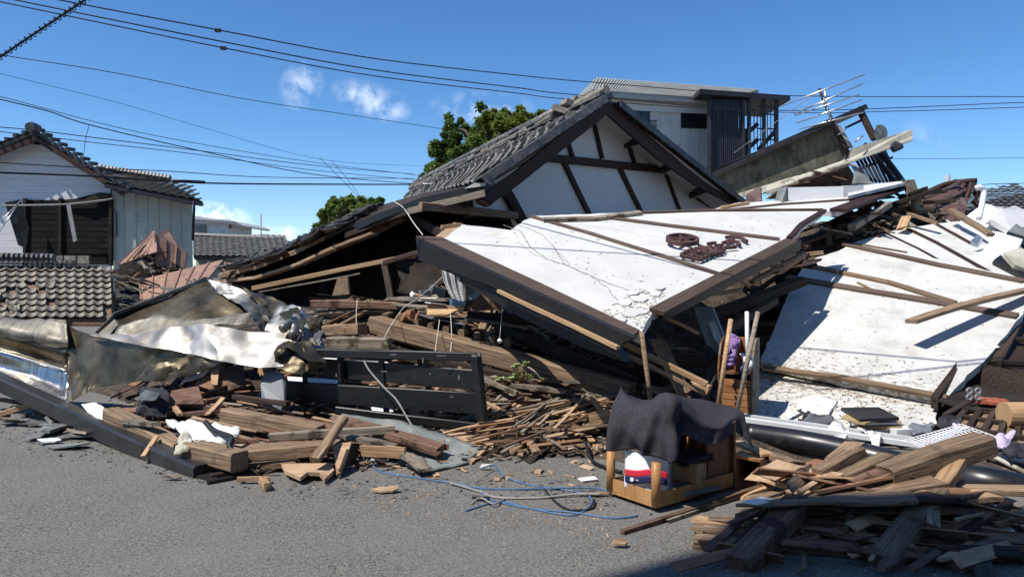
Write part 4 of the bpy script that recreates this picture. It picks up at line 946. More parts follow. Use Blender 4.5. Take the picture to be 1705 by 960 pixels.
# ---------------------------------------------------------------- the tilted concrete eave with roof frame and antenna
te = empty('tilted_balcony', P(1300, 400, 15), 'tilted grey stained balcony with dark coping sticking out of the ruin', 'balcony')
D6 = 15.0
c1, c2, c3_, c4 = P(1174, 300, D6 + 1.5), P(1385, 208, D6), P(1416, 262, D6 - .1), P(1222, 326, D6 + 1.3)
for k in range(11):
    t0, t1 = k / 11, (k + .985) / 11
    MB().prism([c1.lerp(c2, t0), c1.lerp(c2, t1), c4.lerp(c3_, t1), c4.lerp(c3_, t0)], Vector((.03, .12, 0))).build('side_panel', 'mossy', te)
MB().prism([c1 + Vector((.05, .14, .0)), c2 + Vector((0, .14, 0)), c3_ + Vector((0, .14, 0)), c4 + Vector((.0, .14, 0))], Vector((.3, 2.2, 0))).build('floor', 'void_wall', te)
MB().prism([P(1172, 294, D6 + 1.4), P(1385, 196, D6 - .2), P(1387, 206, D6 - .2), P(1176, 302, D6 + 1.4)], Vector((.05, .35, 0.02))).build('coping', 'dark_metal', te)
MB().prism([P(1184, 284, D6 + 1.5), P(1442, 173, D6 - .2), P(1446, 180, D6 - .2), P(1384, 207, D6 - .1), P(1300, 236, D6 + .4)], Vector((.1, .7, .0))).build('coping_top', 'dark_frame', te)
MB().prism([P(1384, 208, D6 - .25), P(1392, 206, D6 - .25), P(1420, 262, D6 - .3), P(1412, 264, D6 - .3)], Vector((.03, .1, 0))).build('end_post', 'timber_brown', te)
MB().prism([P(1393, 208, D6 - .3), P(1399, 208, D6 - .3), P(1421, 245, D6 - .3), P(1414, 246, D6 - .3)], Vector((.03, .1, 0))).build('end_trim', 'corr_grey', te)
MB().prism([P(1276, 318, D6 - .1), P(1322, 303, D6 - .25), P(1418, 268, D6 - .5), P(1518, 232, D6 - 1), P(1520, 226, D6 - 1), P(1518, 215, D6 - 1), P(1500, 221, D6 - .9), P(1422, 246, D6 - .5), P(1418, 262, D6 - .45), P(1330, 292, D6 - .2), P(1278, 309, D6)], Vector((.02, .5, -.04))).build('eave_strip', 'moss_strip', te)
beam('eave_edge', P(1276, 322, D6 - .3), P(1416, 272, D6 - .6), .05, .07, 'moss_strip', te)
beam('gutter', P(1218, 330, D6 + .9), P(1330, 296, D6 - .1), .08, .1, 'moss_strip', te)
beam('gutter', P(1330, 300, D6 - .3), P(1519, 232, D6 - 1.1), .06, .05, 'moss_strip', te)
beam('frame_post', P(1430, 180, D6), P(1456, 232, D6 - .3), .11, .11, 'timber_brown', te)
beam('frame_rail', P(1408, 213, D6), P(1441, 197, D6), .05, .05, 'dark_frame', te)
beam('frame_post', P(1468, 255, D6 - .2), P(1503, 303, D6 - .6), .1, .1, 'dark_frame', te)
beam('frame_post', P(1440, 240, D6 + .3), P(1490, 302, D6 - .3), .08, .08, 'dark_frame', te)
for k in range(9):
    beam('baluster', P(1424 + k * 6.2, 263 - k * 1.5, D6 + .3), P(1447 + k * 6.2, 304, D6), .045, .045, 'dark_frame', te, n=1)
beam('baluster_rail', P(1424, 284, D6 + .25), P(1486, 262, D6 + .25), .05, .05, 'dark_frame', te)
MB().prism([P(1280, 330, D6 - .4), P(1310, 305, D6), P(1410, 272, D6 - .2), P(1428, 300, D6 - .2), P(1430, 320, D6 - .2), P(1290, 330, D6 - .2)], Vector((0, .2, 0))).build('torn_underside', 'wood_red', te)
sheet('torn_flashing', [prow((1415, 274, D6 - .6), (1422, 288, D6 - .7), (1418, 308, D6 - .7)), prow((1422, 272, D6 - .6), (1448, 298, D6 - .7), (1466, 306, D6 - .8))], 'grey_panel', te, disp=.06)
MB().prism([P(1244, 322, 13.6), P(1266, 312, 13.6), P(1268, 336, 13.4), P(1240, 336, 13.4)], Vector((.05, .1, 0))).build('brown_tin_offcut', 'brown_metal', None, 'small brown tin offcut standing under the left end of the tilted balcony', 'panel')
for i, (a, b) in enumerate((((1350, 284), (1408, 300)), ((1330, 300), (1395, 283)), ((1300, 312), (1350, 302)))): beam('broken_lining', P(*a, D6 - .5), P(*b, D6 - .6), .12, .03, 'wood_red', te, splinter=.1)
# satellite dish and lamp
q = MB(); c = P(1465, 223, D6 - .4)
q.tube([c + Vector((-.05, .05, 0)), c, c + Vector((.01, -.04, 0)), c + Vector((.02, -.05, 0))], [.06, .2, .17, .02], 14)
q.build('disc', 'grey_panel', None, 'round grey satellite dish behind the tilted roof frame', 'satellite dish')
q = MB(); q.tube([P(1486, 240, D6 - 1), P(1494, 246, D6 - 1), P(1496, 250, D6 - 1)], [.08, .12, .1], 8); q.build('small_lamp', 'dark_frame', None, 'small dark lamp hanging under the end of the pale eave strip', 'lamp')
bpy.data.objects['disc'].name = 'satellite_dish'
# tv antenna
an = empty('tv_antenna', P(1382, 210, 14.5), 'white many rodded television antenna leaning on top of the tilted balcony', 'antenna')
tube('mast', [P(1364, 147, 14.6), P(1372, 170, 14.6), P(1388, 206, 14.5)], .028, 'timber_brown', an, sub=1)
tube('mast_pipe', [P(1373, 148, 14.5), P(1376, 176, 14.5), P(1384, 202, 14.4)], .018, 'alu', an, sub=1)
for a, b in (((1300, 177), (1440, 124)), ((1322, 190), (1437, 139)), ((1324, 192), (1432, 157)), ((1326, 205), (1436, 166)), ((1338, 181), (1380, 168)), ((1240, 222), (1440, 184)) if False else ((1330, 215), (1438, 187))):
    tube('rod', [P(*a, 14.7), P(*b, 14.2)], .014, 'alu', an, sub=1, k=5)
for i in range(5): tube('cross_rod', [P(1372 + i * 3, 165 + i * 8, 14.1), P(1370 + i * 3, 160 + i * 8, 15)], .01, 'alu', an, sub=1, k=4)
tube('guy_wire', [P(1222, 255, 16), P(1364, 150, 14.6)], .008, 'cable_grey', an, sub=1); 
tube('hanging_lead', [P(1395, 225, 14.6), P(1412, 212, 14.6)], .012, 'alu', an, sub=1)
tube('hanging_lead', [P(1424, 236, 14.3), P(1437, 226, 14.3)], .02, 'alu', an, sub=1)
# ================================================================ CRUMPLED METAL AT THE LEFT
def facets(name, V, Fs, mt, parent=None, label=None, cat=None, sub=6, disp=.03, ds=4, thick=.004, smooth=True):
    bm = bmesh.new(); vv = [bm.verts.new(P(*v)) for v in V]
    for f in Fs: bm.faces.new([vv[i] for i in f])
    bmesh.ops.triangulate(bm, faces=bm.faces)
    bmesh.ops.subdivide_edges(bm, edges=bm.edges, cuts=sub, use_grid_fill=True)
    bm.normal_update()
    for v in bm.verts:
        v.co += v.normal * disp * (.5 * noise.fractal(v.co * ds, 1, 2, 4) + 1.1 * (.35 - abs(noise.noise(v.co * ds * 1.3))) + .45 * (.3 - abs(noise.noise(v.co * ds * 3.1 + Vector((3, 1, 2))))))
    bmesh.ops.recalc_face_normals(bm, faces=bm.faces)
    me = bpy.data.meshes.new(name); bm.to_mesh(me); bm.free()
    n = len(me.vertices); vs = [v.co.copy() for v in me.vertices]; ns = [v.normal.copy() for v in me.vertices]
    fs = [tuple(p.vertices) for p in me.polygons]
    ed = {}
    for f in fs:
        for a, b in zip(f, f[1:] + f[:1]): ed.setdefault((min(a, b), max(a, b)), []).append((a, b))
    allf = fs + [tuple(n + i for i in reversed(f)) for f in fs] + [(e[0][1], e[0][0], n + e[0][0], n + e[0][1]) for e in ed.values() if len(e) == 1]
    q = MB(); q.v = vs + [v - m * thick for v, m in zip(vs, ns)]; q.f = allf
    o = q.build(name, mt, parent, label, cat, smooth=smooth)
    if mt.startswith('steel'): o.data.set_sharp_from_angle(angle=R(24))
    return o
cm = empty('crumpled_metal_canopy', P(280, 650, 7.8), 'crumpled shiny sheet metal canopy lying torn across the left of the heap', 'sheet metal')
facets('dark_panel', [(163, 556, 8.4), (193, 526, 8.6), (346, 466, 9.2), (385, 480, 8.9), (436, 508, 8.7), (425, 525, 8.4), (330, 552, 8.3), (262, 548, 8.3), (205, 556, 8.2)], [(0, 1, 8), (1, 2, 3, 6, 7), (3, 4, 5, 6), (1, 7, 8)], 'steel_dirty', cm, disp=.035, ds=2)
facets('panel_lip', [(163, 556, 8.4), (193, 526, 8.6), (345, 467, 9.2), (344, 460, 9.2), (190, 520, 8.5), (158, 552, 8.35)], [(0, 1, 4, 5), (1, 2, 3, 4)], 'tile_old', cm, disp=.01)
facets('folded_panel', [(188, 560, 8.1), (200, 540, 8.2), (260, 524, 8.2), (325, 532, 8.1), (420, 518, 8.2), (410, 540, 8.0), (330, 545, 7.95), (250, 560, 7.9)], [(0, 1, 2, 7), (2, 3, 6, 7), (3, 4, 5, 6)], 'tan_sheet', cm, disp=.04, ds=3)
facets('bright_strip', [(148, 557, 8.0), (215, 557, 7.9), (285, 545, 7.75), (340, 538, 7.6), (420, 552, 7.6), (500, 552, 7.6), (478, 608, 7.3), (432, 612, 7.25), (370, 602, 7.3), (318, 588, 7.45), (252, 578, 7.6)], [(0, 1, 10), (1, 2, 9, 10), (2, 3, 9), (3, 4, 8, 9), (4, 5, 6, 7), (4, 7, 8)], 'steel', cm, disp=.028, ds=1.8, sub=9)
facets('hanging_sheet', [(107, 536, 8.3), (125, 548, 8.2), (160, 560, 8.05), (252, 579, 7.65), (320, 589, 7.55), (290, 600, 7.6), (245, 632, 7.6), (160, 645, 7.8), (122, 668, 7.8), (112, 610, 8.0)], [(0, 1, 9), (1, 2, 7, 8, 9), (2, 3, 6, 7), (3, 4, 5, 6)], 'steel_dirty', cm, disp=.05, ds=2.5)
facets('fold_tongue', [(225, 622, 7.5), (250, 598, 7.5), (320, 592, 7.45), (372, 602, 7.35), (330, 620, 7.4), (262, 636, 7.4), (222, 632, 7.45)], [(0, 1, 2, 4, 5, 6), (2, 3, 4)], 'steel_dirty', cm, disp=.05, ds=4)
facets('crumpled_top', [(346, 466, 9.0), (375, 470, 8.9), (405, 482, 8.8), (436, 505, 8.6), (448, 530, 8.3), (440, 552, 8.1), (428, 540, 8.1), (415, 520, 8.3), (392, 500, 8.6), (362, 486, 8.8)], [(0, 1, 9), (1, 2, 8, 9), (2, 3, 7, 8), (3, 4, 5, 6, 7)], 'steel', cm, disp=.06, ds=3.5)
facets('crumpled_top', [(405, 482, 8.8), (450, 492, 8.6), (478, 505, 8.4), (500, 545, 8.1), (482, 560, 8.0), (455, 545, 8.0), (440, 515, 8.3)], [(0, 1, 6), (1, 2, 5, 6), (2, 3, 4, 5)], 'steel_dirty', cm, disp=.06, ds=3)
facets('crumpled_end', [(455, 520, 8.2), (478, 505, 8.2), (510, 515, 8.1), (530, 540, 8.0), (543, 575, 7.8), (537, 590, 7.7), (520, 585, 7.6), (505, 570, 7.7), (485, 560, 7.7), (480, 585, 7.5), (450, 575, 7.5), (440, 545, 7.8)], [(0, 1, 2, 8, 11), (2, 3, 7, 8), (3, 4, 5, 6, 7), (8, 9, 10, 11)], 'steel', cm, disp=.07, ds=3)
facets('crumpled_end', [(480, 560, 7.6), (510, 565, 7.5), (545, 602, 7.3), (512, 625, 7.2), (515, 600, 7.2), (480, 575, 7.3), (460, 600, 7.3), (455, 585, 7.3)], [(0, 1, 4, 5), (1, 2, 3, 4), (0, 5, 6, 7)], 'steel_dirty', cm, disp=.05, ds=3.5)
facets('dark_fold', [(458, 600, 7.35), (478, 572, 7.45), (505, 575, 7.4), (515, 610, 7.2), (500, 622, 7.15), (455, 612, 7.3)], [(0, 1, 2, 3, 4, 5)], 'steel_dirty', cm, disp=.06, ds=5)
for k in range(16):
    x, y = random.uniform(430, 530), random.uniform(495, 585); d = 8.3 - (y - 495) * .009
    V = [(x, y, d), (x + random.uniform(8, 26), y + random.uniform(-14, 10), d - .15), (x + random.uniform(4, 24), y + random.uniform(8, 26), d - .2), (x - random.uniform(2, 10), y + random.uniform(4, 18), d)]
    facets('torn_flap', V, [(0, 1, 2, 3)], random.choice(['steel', 'steel_dirty', 'tan_sheet', 'steel_dirty']), cm, disp=.04, ds=4, sub=3)
q = MB(); q.tube(smooth_path([P(470, 548, 7.5), P(482, 538, 7.6), P(490, 545, 7.6), P(488, 558, 7.5)], 4), .05, 8); q.build('rolled_edge', 'steel', cm, smooth=True)
MB().prism([P(163, 556, 8.35), P(190, 530, 8.5), P(196, 540, 8.4), P(178, 562, 8.1)], Vector((0, .03, 0))).build('end_cap', 'tile_old', cm)
# left concave sheet in three bands
cs = empty('curved_metal_fascia', P(50, 650, 8.3), 'curved brushed metal fascia reflecting blue sky along the left edge', 'sheet metal')
sheet('upper_band', [prow((-40, 526, 8.6), (30, 529, 8.5), (75, 531, 8.4), (110, 533, 8.25)), prow((-40, 538, 8.4), (30, 552, 8.25), (75, 561, 8.1), (111, 568, 8.0)), prow((-40, 548, 8.5), (30, 565, 8.35), (75, 576, 8.25), (111, 585, 8.1))], 'tan_sheet', cs, disp=.05, dscale=5, warp=lambda u, v, p: .012 * math.sin(v * 60) * u)
sheet('middle_band', [prow((-40, 548, 8.45), (30, 565, 8.3), (75, 576, 8.2), (111, 585, 8.05)), prow((-40, 566, 8.5), (30, 585, 8.4), (75, 598, 8.3), (112, 606, 8.1)), prow((-40, 575, 8.4), (30, 594, 8.3), (75, 608, 8.2), (112, 617, 8.05))], 'steel_dirty', cs, disp=.03, dscale=5)
sheet('lower_band', [prow((-40, 575, 8.4), (30, 594, 8.3), (75, 608, 8.2), (112, 617, 8.0)), prow((-40, 605, 8.45), (30, 622, 8.3), (75, 637, 8.15), (114, 650, 7.9)), prow((-40, 625, 8.2), (30, 640, 8.05), (75, 655, 7.85), (117, 673, 7.6))], 'steel_brush', cs, disp=.03, dscale=5, warp=lambda u, v, p: .02 * math.sin(v * 75 + u * 2) * (.3 + u))
tube('seam', [P(-40, 574, 8.38), P(30, 593, 8.28), P(112, 617, 7.98)], .012, 'alu', cs)
# long dark box beam on the asphalt
db = empty('dark_metal_beam', G(250, 760), 'long bent charcoal metal beam lying from the left edge onto the asphalt', 'beam')
pb = [P(-30, 622, 8.3), P(103, 683, 7.45), P(250, 752, 6.2), P(336, 790, 5.66)]
for i in range(3):
    a, b = pb[i], pb[i+1]; e = (b - a).normalized() * .01
    beam('beam_section', a - e, b + e, .15, .165 + .002 * i, 'dark_metal', db, n=4)
beam('beam_end_flap', P(336, 789, 5.72), P(362, 800, 5.55), .13, .03, 'dark_metal', db, taper=.3)
beam('beam_under_edge', P(345, 803, 5.75), P(480, 778, 5.9), .05, .03, 'black_board', None, 'thin black board running from the end of the charcoal beam under the pile', 'board')
for i, (x, y) in enumerate(((162, 706), (241, 748), (310, 783), (316, 788), (284, 772))): MB().box(P(x, y + 2, pb[1].y + (pb[3].y - pb[1].y) * (x - 103) / 235 - .085), .03, .006, random.uniform(.04, .09), Matrix.Rotation(random.uniform(-.4, .4), 3, 'Y')).build('paint_scrape', 'white_cloth', db)
# ================================================================ LEFT TILED ROOF ON THE GROUND
lr = empty('fallen_tiled_roof', P(90, 530, 17), 'fallen tiled roof lying at the far left with slipped broken tiles', 'roof')
E0, E1, T0, T1 = P(-60, 532, 14.6), P(186, 532, 15.96), P(-60, 445, 16.0), P(183, 447, 17.5)
MB().prism([E0, E1, T1, T0], Vector((.02, .1, -.12))).build('roof_deck', 'wood_old', lr)
U_ = (E1 - E0).normalized(); V_ = (T0 - E0); tb = pantile_mesh((E1 - E0).length / 15, V_.length / 9, rise=.034, th=.022, nx=7); NVt = U_.cross(V_).normalized(); NVt = NVt if NVt.z > 0 else -NVt
nxt = 15; nyt = 9
for a in range(nxt):
    for b in range(nyt):
        u, v = (a + .5) / nxt, (b + .5) / nyt
        p = E0.lerp(E1, u).lerp(T0.lerp(T1, u), v); loose = u < .62 and .12 < v < .62 and random.random() < .34
        if u > .93 and v < .25: continue
        if loose and random.random() < .35: continue
        x = U_; y = NVt.cross(x)
        m = Matrix((x * 1.0, y * 1.0, NVt)).transposed().to_4x4(); m.translation = p + NVt * (.05 + (random.uniform(.02, .07) if loose else 0)) + (x * random.gauss(0, .05) - y * abs(random.gauss(0, .06)) if loose else Vector())
        m = m @ Matrix.Rotation(random.gauss(0, .25 if loose else .02), 4, 'Z') @ Matrix.Rotation(random.gauss(0, .2 if loose else .015), 4, 'X')
        link('roof_tile', tb, 'tile_old', lr, m)
for k in range(26):
    p = T0.lerp(T1, (k + .5) / 30); hgt = .1 if k < 17 else .1
    for q in range(3 if k < 21 else 1):
        MB().box(p + Vector((random.gauss(0, .01), .05, .04 + .055 * q)), .27, .3 - q * .03, .045).build('ridge_course_tile', 'tile_dark' if q < 2 else 'tile_old', lr)
    if k < 17: MB().tube([p + Vector((-.14, .03, .24)), p + Vector((.14, .03, .24))], [.085, .095], 8).build('ridge_cap_tile', 'tile_dark' if k % 2 else 'tile_grey', lr)
for k in range(9): MB().box(P(184 + k % 4 * 9, 452 + k * 9, 16.8), .3, .22, .05, Matrix.Rotation(random.uniform(-.5, .5), 3, 'Y') @ Matrix.Rotation(random.uniform(-.6, .6), 3, 'Z')).build('fallen_tile', 'tile_old', lr)
beam('eave_batten', P(-40, 538, 16), P(188, 540, 15.4), .08, .08, 'wood_red', lr)
tag(tile_field('slope_behind', P(183, 533, 17.2), Vector((.98, -.1, -.15)).normalized(), Vector((-.25, .7, .6)).normalized(), 6, 9, 'tile_dark', lr) or lr)
for k in range(12):
    a = P(186 + random.uniform(0, 50), 455 + random.uniform(0, 70), 16.6); beam('roof_lath', a, a + Vector((random.uniform(.3, .9), random.uniform(-.2, .2), random.uniform(-.4, -.1))), .05, .03, random.choice(['wood_dark', 'wood_grey', 'wood_old']), lr)
# pink tin roofs
pt = empty('pink_tin_roof', P(290, 470, 18), 'faded pink tin roof folded into peaks beside the fallen tiled roof', 'roof')
def tin(poly, n, nm='tin_panel', mt='pink_metal'):
    a, b, c, d = [P(*p) for p in poly]
    for k in range(n):
        MB().prism([a.lerp(b, k / n), a.lerp(b, (k + .97) / n), d.lerp(c, (k + .97) / n), d.lerp(c, k / n)], Vector((.01, .03, -.03))).build(nm, mt, pt)
        p0, p1 = a.lerp(b, k / n), d.lerp(c, k / n); beam('tin_seam', p0 + Vector((0, -.02, .02)), p1 + Vector((0, -.02, .02)), .03, .02, mt, pt, n=1)
tin([(196, 441, 18.5), (262, 418, 17.6), (259, 387, 18.2), (256, 386, 19)], 4)
tin([(258, 388, 18.0), (312, 420, 18.3), (306, 452, 18.1), (262, 440, 17.8)], 3)
MB().prism([P(264, 388, 18.9), P(278, 381, 19.3), P(299, 408, 19.3), P(296, 411, 18.9)], Vector((0, .05, -.02))).build('far_peak', 'pink_metal', pt)
tin([(236, 500, 16), (345, 466, 15.5), (372, 432, 17.2), (232, 466, 17.5)], 6)
tin([(372, 452, 16.2), (392, 440, 16), (398, 434, 16.4), (376, 438, 16.8)], 2)
for k in range(26):
    a = P(215 + random.uniform(0, 70), 425 + random.uniform(0, 40), 17.5 + random.uniform(-.3, .6)); beam('broken_lath', a, a + Vector((random.uniform(-.8, .8), random.uniform(-.3, .3), random.uniform(-.3, .35))), .06, .03, random.choice(['wood_dark', 'wood_dark', 'wood_grey', 'wood_old']), pt, n=2)
MB().prism([P(200, 440, 18), P(260, 420, 18), P(300, 445, 18), P(300, 480, 17.8), P(190, 480, 17.8)], Vector((0, .2, 0))).build('hollow_shade_panel', 'void_wall', pt)  # flat dark panel standing in for the shade inside the hollow
for k in range(60):
    t = random.random(); a = P(345 + (t - .5) * 110, 478 - (t - .5) * 38 + random.gauss(0, 4), 12.8 + random.uniform(-.4, .5)); beam('splintered_batten', a, a + Vector((random.uniform(-.5, .5), random.uniform(-.2, .2), random.uniform(-.12, .2))), .05, .025, random.choice(['wood_dark', 'wood_grey', 'wood_old', 'tile_grey']), hs_, n=2)
# ================================================================ BLACK RAILING FENCE
bf = empty('black_railing', P(700, 700, 7.2), 'black painted wooden railing panel standing in the heap', 'railing')
def rail(y0, y1, x0=472, x1=796, h=.2, d0=7.6, d1=6.88, sk=0):
    beam('rail', P(x0, y0, d0), P(x1, y1, d1), h, .05, 'black_paint', bf, up=Vector((0, 0, 1)), roll=R(90) if h > .07 else 0, n=3)
beam('top_rail', P(528, 587, 7.5), P(797, 594, 6.86), .06, .085, 'black_paint', bf, n=3)
rail(612, 632, 540, 794, .19); rail(650, 671, 476, 796, .20); 
beam('bottom_rail', P(560, 683, 7.2), P(806, 712, 6.86), .05, .08, 'black_paint', bf, n=3)
for x, x2, y0, y1, w_ in ((567, 570, 590, 690, .05), (634, 645, 592, 698, .05), (708, 720, 592, 706, .05), (507, 508, 592, 670, .05)):
    d = 7.6 - (x - 470) / 327 * .72 + .05
    beam('baluster', P(x, y0, d), P(x2, y1, d - .02), w_, w_, 'black_paint', bf, n=2)
beam('end_post', P(792, 588, 6.84), P(806, 717, 6.8), .085, .085, 'black_paint', bf, n=3)
for (x, y, d, w_, h_) in ((704, 600, 7.02, .012, .05), (716, 622, 6.98, .02, .012), (789, 592, 6.78, .04, .02), (797, 590, 6.76, .03, .03), (735, 592, 6.93, .09, .008), (655, 590, 7.1, .06, .007), (764, 628, 6.88, .01, .04), (640, 618, 7.17, .05, .008), (560, 624, 7.35, .01, .03), (752, 660, 6.9, .03, .008), (700, 709, 7.0, .06, .006)):
    MB().box(P(x, y, d - .02), w_, .006, h_).build('paint_scuff', 'cable_grey', bf)
# ================================================================ TABLE UNDER A TOWEL
tb_ = empty('side_table', G(1092, 852), 'orange brown wooden table frame half covered by a dark towel', 'table')
K0, KL, KR = G(1092, 852), G(1017, 826), G(1224, 814)
uL = (KL - K0).normalized(); LL = (KL - K0).length; uR = Vector((-uL.y, uL.x, 0)); uR = uR if uR.x > 0 else -uR; LR = (KR - K0).dot(uR)
tp = lambda a, b, z: K0 + uR * a + uL * b + Vector((0, 0, z))      # a along the long side, b along the short side
MB().prism([tp(-.01, -.01, .03), tp(LR + .01, -.01, .03), tp(LR + .01, LL + .01, .03), tp(-.01, LL + .01, .03)], Vector((0, 0, .018))).build('bottom_board', 'table_wood', tb_)
for a, b in ((tp(.0, .03, .09), tp(.0, LL - .03, .09)), (tp(.03, 0, .085), tp(LR - .03, 0, .085)), (tp(.03, LL, .085), tp(LR, LL, .085))): beam('apron', a, b, .02, .08, 'table_wood', tb_, n=1)
for (a, b) in ((0, 0), (0, LL), (LR - .04, LL - .02)):
    MB().tube([tp(a, b, .045), tp(a, b, .33 if a == 0 else .5)], .031, 12).build('leg', 'table_wood', tb_, smooth=True)
MB().prism([tp(LR - .28, 0.02, .05), tp(LR, 0.02, .05), tp(LR, 0.02, .5), tp(LR - .28, 0.02, .5)], uL * .02).build('side_panel', 'cabinet_wood', tb_)
MB().prism([tp(.35, LL - .02, .02), tp(LR, LL - .02, .02), tp(LR, LL - .02, .52), tp(.35, LL - .02, .52)], uL * .015).build('back_panel', 'wood_dark', tb_)
MB().prism([tp(LR, -.01, .02), tp(LR, LL, .02), tp(LR, LL, .5), tp(LR, -.01, .5)], -uR * .02).build('end_panel', 'cabinet_wood', tb_)
MB().prism([tp(.06, .08, .45), tp(LR - .1, .08, .45), tp(LR - .1, LL - .05, .45), tp(.06, LL - .05, .45)], Vector((0, 0, .02))).build('table_top', 'table_wood', tb_)
TW = [[(1036, 652, 5.40), (1034, 644, 5.26), (1017, 700, 5.12), (1008, 750, 5.08)],
      [(1060, 664, 5.45), (1052, 666, 5.1), (1038, 712, 5.02), (1038, 750, 5.04)],
      [(1084, 668, 5.45), (1078, 676, 5.0), (1068, 722, 4.93), (1072, 753, 4.96)],
      [(1105, 661, 5.5), (1102, 661, 4.90), (1094, 716, 4.85), (1090, 762, 4.88)],
      [(1125, 656, 5.55), (1120, 664, 4.84), (1120, 712, 4.76), (1120, 769, 4.74)],
      [(1145, 659, 5.65), (1138, 676, 4.92), (1138, 698, 4.86), (1139, 722, 4.82)],
      [(1170, 663, 5.7), (1165, 698, 5.02), (1165, 718, 4.95), (1163, 736, 4.92)],
      [(1205, 674, 5.8), (1200, 702, 5.2), (1200, 720, 5.13), (1202, 736, 5.1)],
      [(1230, 684, 5.8), (1226, 692, 5.45), (1225, 700, 5.4), (1222, 718, 5.38)],
      [(1238, 690, 5.75), (1242, 708, 5.5), (1250, 728, 5.45), (1257, 743, 5.42)]]
rows = [[P(TW[c][r][0], TW[c][r][1], TW[c][r][2] - (.03 if r in (2, 3) and c < 5 else .04)) for c in range(len(TW))] for r in range(4)]
def fold(u, v, p):
    k = max(0, min(1, (u - .3) * 2)); return .03 * k * math.sin(v * 30 + 1.5 * math.sin(u * 3)) * (1 if v < .55 else .4) + .008 * math.sin(v * 61 + u * 6) * k + .012 * math.sin((v * 9 - u * 7)) * (1 - k)
sheet('dark_towel', rows, 'terry', None, 'charcoal terry towel draped over the wooden table frame', 'towel', su=9, sv=10, disp=.012, dscale=5, thick=.007, warp=fold)
# paper bag with stripes, box, books in the table
bgp = plane(P(1040, 815, 5.02), P(1112, 822, 4.93), P(1042, 755, 5.05))
bag = empty('paper_bag', P(1075, 815, 5.0), 'white paper carrier bag with red and navy stripes inside the table frame', 'bag')
sheet('bag_front', [prow((1040, 748, 5.05), (1060, 752, 5.0), (1085, 752, 4.95), (1112, 760, 4.94)), prow((1040, 785, 5.03), (1060, 790, 4.97), (1085, 788, 4.92), (1113, 792, 4.9)), prow((1040, 812, 5.02), (1062, 818, 4.97), (1085, 822, 4.92), (1112, 830, 4.91))], 'paper', bag, disp=.015, dscale=9)
def stripe(y0, y1, mt, nm):
    sheet(nm, [prow((1040.5, y0, 5.015), (1060, y0 + 2.5, 4.955), (1085, y0 + .5, 4.9), (1112, y0 + 6, 4.88)), prow((1040.5, y1, 5.015), (1060, y1 + 2.5, 4.955), (1085, y1 + .5, 4.9), (1112, y1 + 6, 4.88))], mt, bag, disp=.0, thick=.002)
stripe(780, 791, 'red_ink', 'red_stripe'); stripe(791, 803, 'navy_ink', 'navy_stripe')
MB().tube([P(1052, 797.5, 4.96), P(1052, 797.5, 4.95)], .014, 12).build('round_logo', 'paper', bag)
MB().bar(P(1059, 798.5, 4.953), P(1066, 799, 4.953), .012, .006).build('logo_lettering', 'paper', bag)
MB().prism([P(1042, 756, 5.1), P(1112, 766, 5.02), P(1112, 828, 5.02), P(1042, 812, 5.1)], Vector((.05, .1, 0))).build('bag_back', 'paper', bag)
cx_ = empty('cardboard_box', P(1150, 800, 5.1), 'small brown cardboard box sitting inside the table frame', 'box')
b0, b1, b2 = P(1160, 805, 5.0), P(1119, 797, 5.15), P(1179, 797, 5.2)
for nm, a, b, dvec in (('front_face', b0, b1, Vector((.01, .01, 0))), ('side_face', b0, b2, Vector((-.01, .01, 0)))):
    MB().prism([a, b, b + Vector((0, 0, .125)), a + Vector((0, 0, .125))], dvec).build(nm, 'cardboard', cx_)
MB().prism([b0 + Vector((0, 0, .125)), b1 + Vector((0, 0, .125)), b1 + (b2 - b0) + Vector((0, 0, .125)), b2 + Vector((0, 0, .125))], Vector((0, 0, .006))).build('lid', 'cardboard', cx_)
for i, (z, mt, lb) in enumerate(((.14, 'black_paint', 'black flat case on the small cardboard box in the table'), (.165, 'dark_cloth', 'thin dark folder topmost on the small cardboard box'))):
    c = (b1 + b2) / 2 + Vector((.0, 0, z)); MB().box(c, .27, .2, .02, Matrix.Rotation(.45 + .2 * i, 3, 'Z') @ Matrix.Rotation(-.06, 3, 'Y')).build('flat_case', mt, None, lb, 'case')
MB().box(P(1150, 812, 5.12), .34, .22, .02, Matrix.Rotation(.45, 3, 'Z')).build('grey_magazine', 'grey_panel', None, 'grey magazine under the small cardboard box in the table', 'magazine')
MB().box(P(1122, 817, 5.02), .13, .08, .006, Matrix.Rotation(.9, 3, 'Z') @ Matrix.Rotation(.15, 3, 'X')).build('paper_slip', 'paper', None, 'white and red paper slip beside the bag in the table', 'paper')
# small open cabinet to the right of the table
oc = empty('small_open_cabinet', P(1250, 810, 5.4), 'small open brown cabinet standing against the right end of the table', 'cabinet')
q0, q1 = P(1222, 812, 5.32), P(1268, 806, 5.5)
MB().prism([P(1222, 757, 5.35), P(1266, 765, 5.35), P(1272, 757, 5.7), P(1232, 750, 5.7)], Vector((0, 0, -.02))).build('top', 'table_wood', oc)
MB().prism([P(1265, 765, 5.36), P(1276, 755, 5.72), P(1272, 800, 5.75), P(1263, 808, 5.4)], Vector((.02, .0, 0))).build('side', 'cabinet_wood', oc)
MB().prism([P(1222, 757, 5.36), P(1234, 750, 5.7), P(1234, 806, 5.72), P(1222, 814, 5.36)], Vector((.02, 0, 0))).build('side', 'cabinet_wood', oc)
MB().prism([P(1224, 755, 5.68), P(1272, 758, 5.72), P(1272, 806, 5.75), P(1224, 806, 5.7)], Vector((0, .02, 0))).build('back', 'void_wall', oc)
MB().prism([P(1222, 812, 5.34), P(1265, 808, 5.38), P(1272, 800, 5.75), P(1232, 802, 5.72)], Vector((0, 0, .02))).build('shelf', 'cabinet_wood', oc)
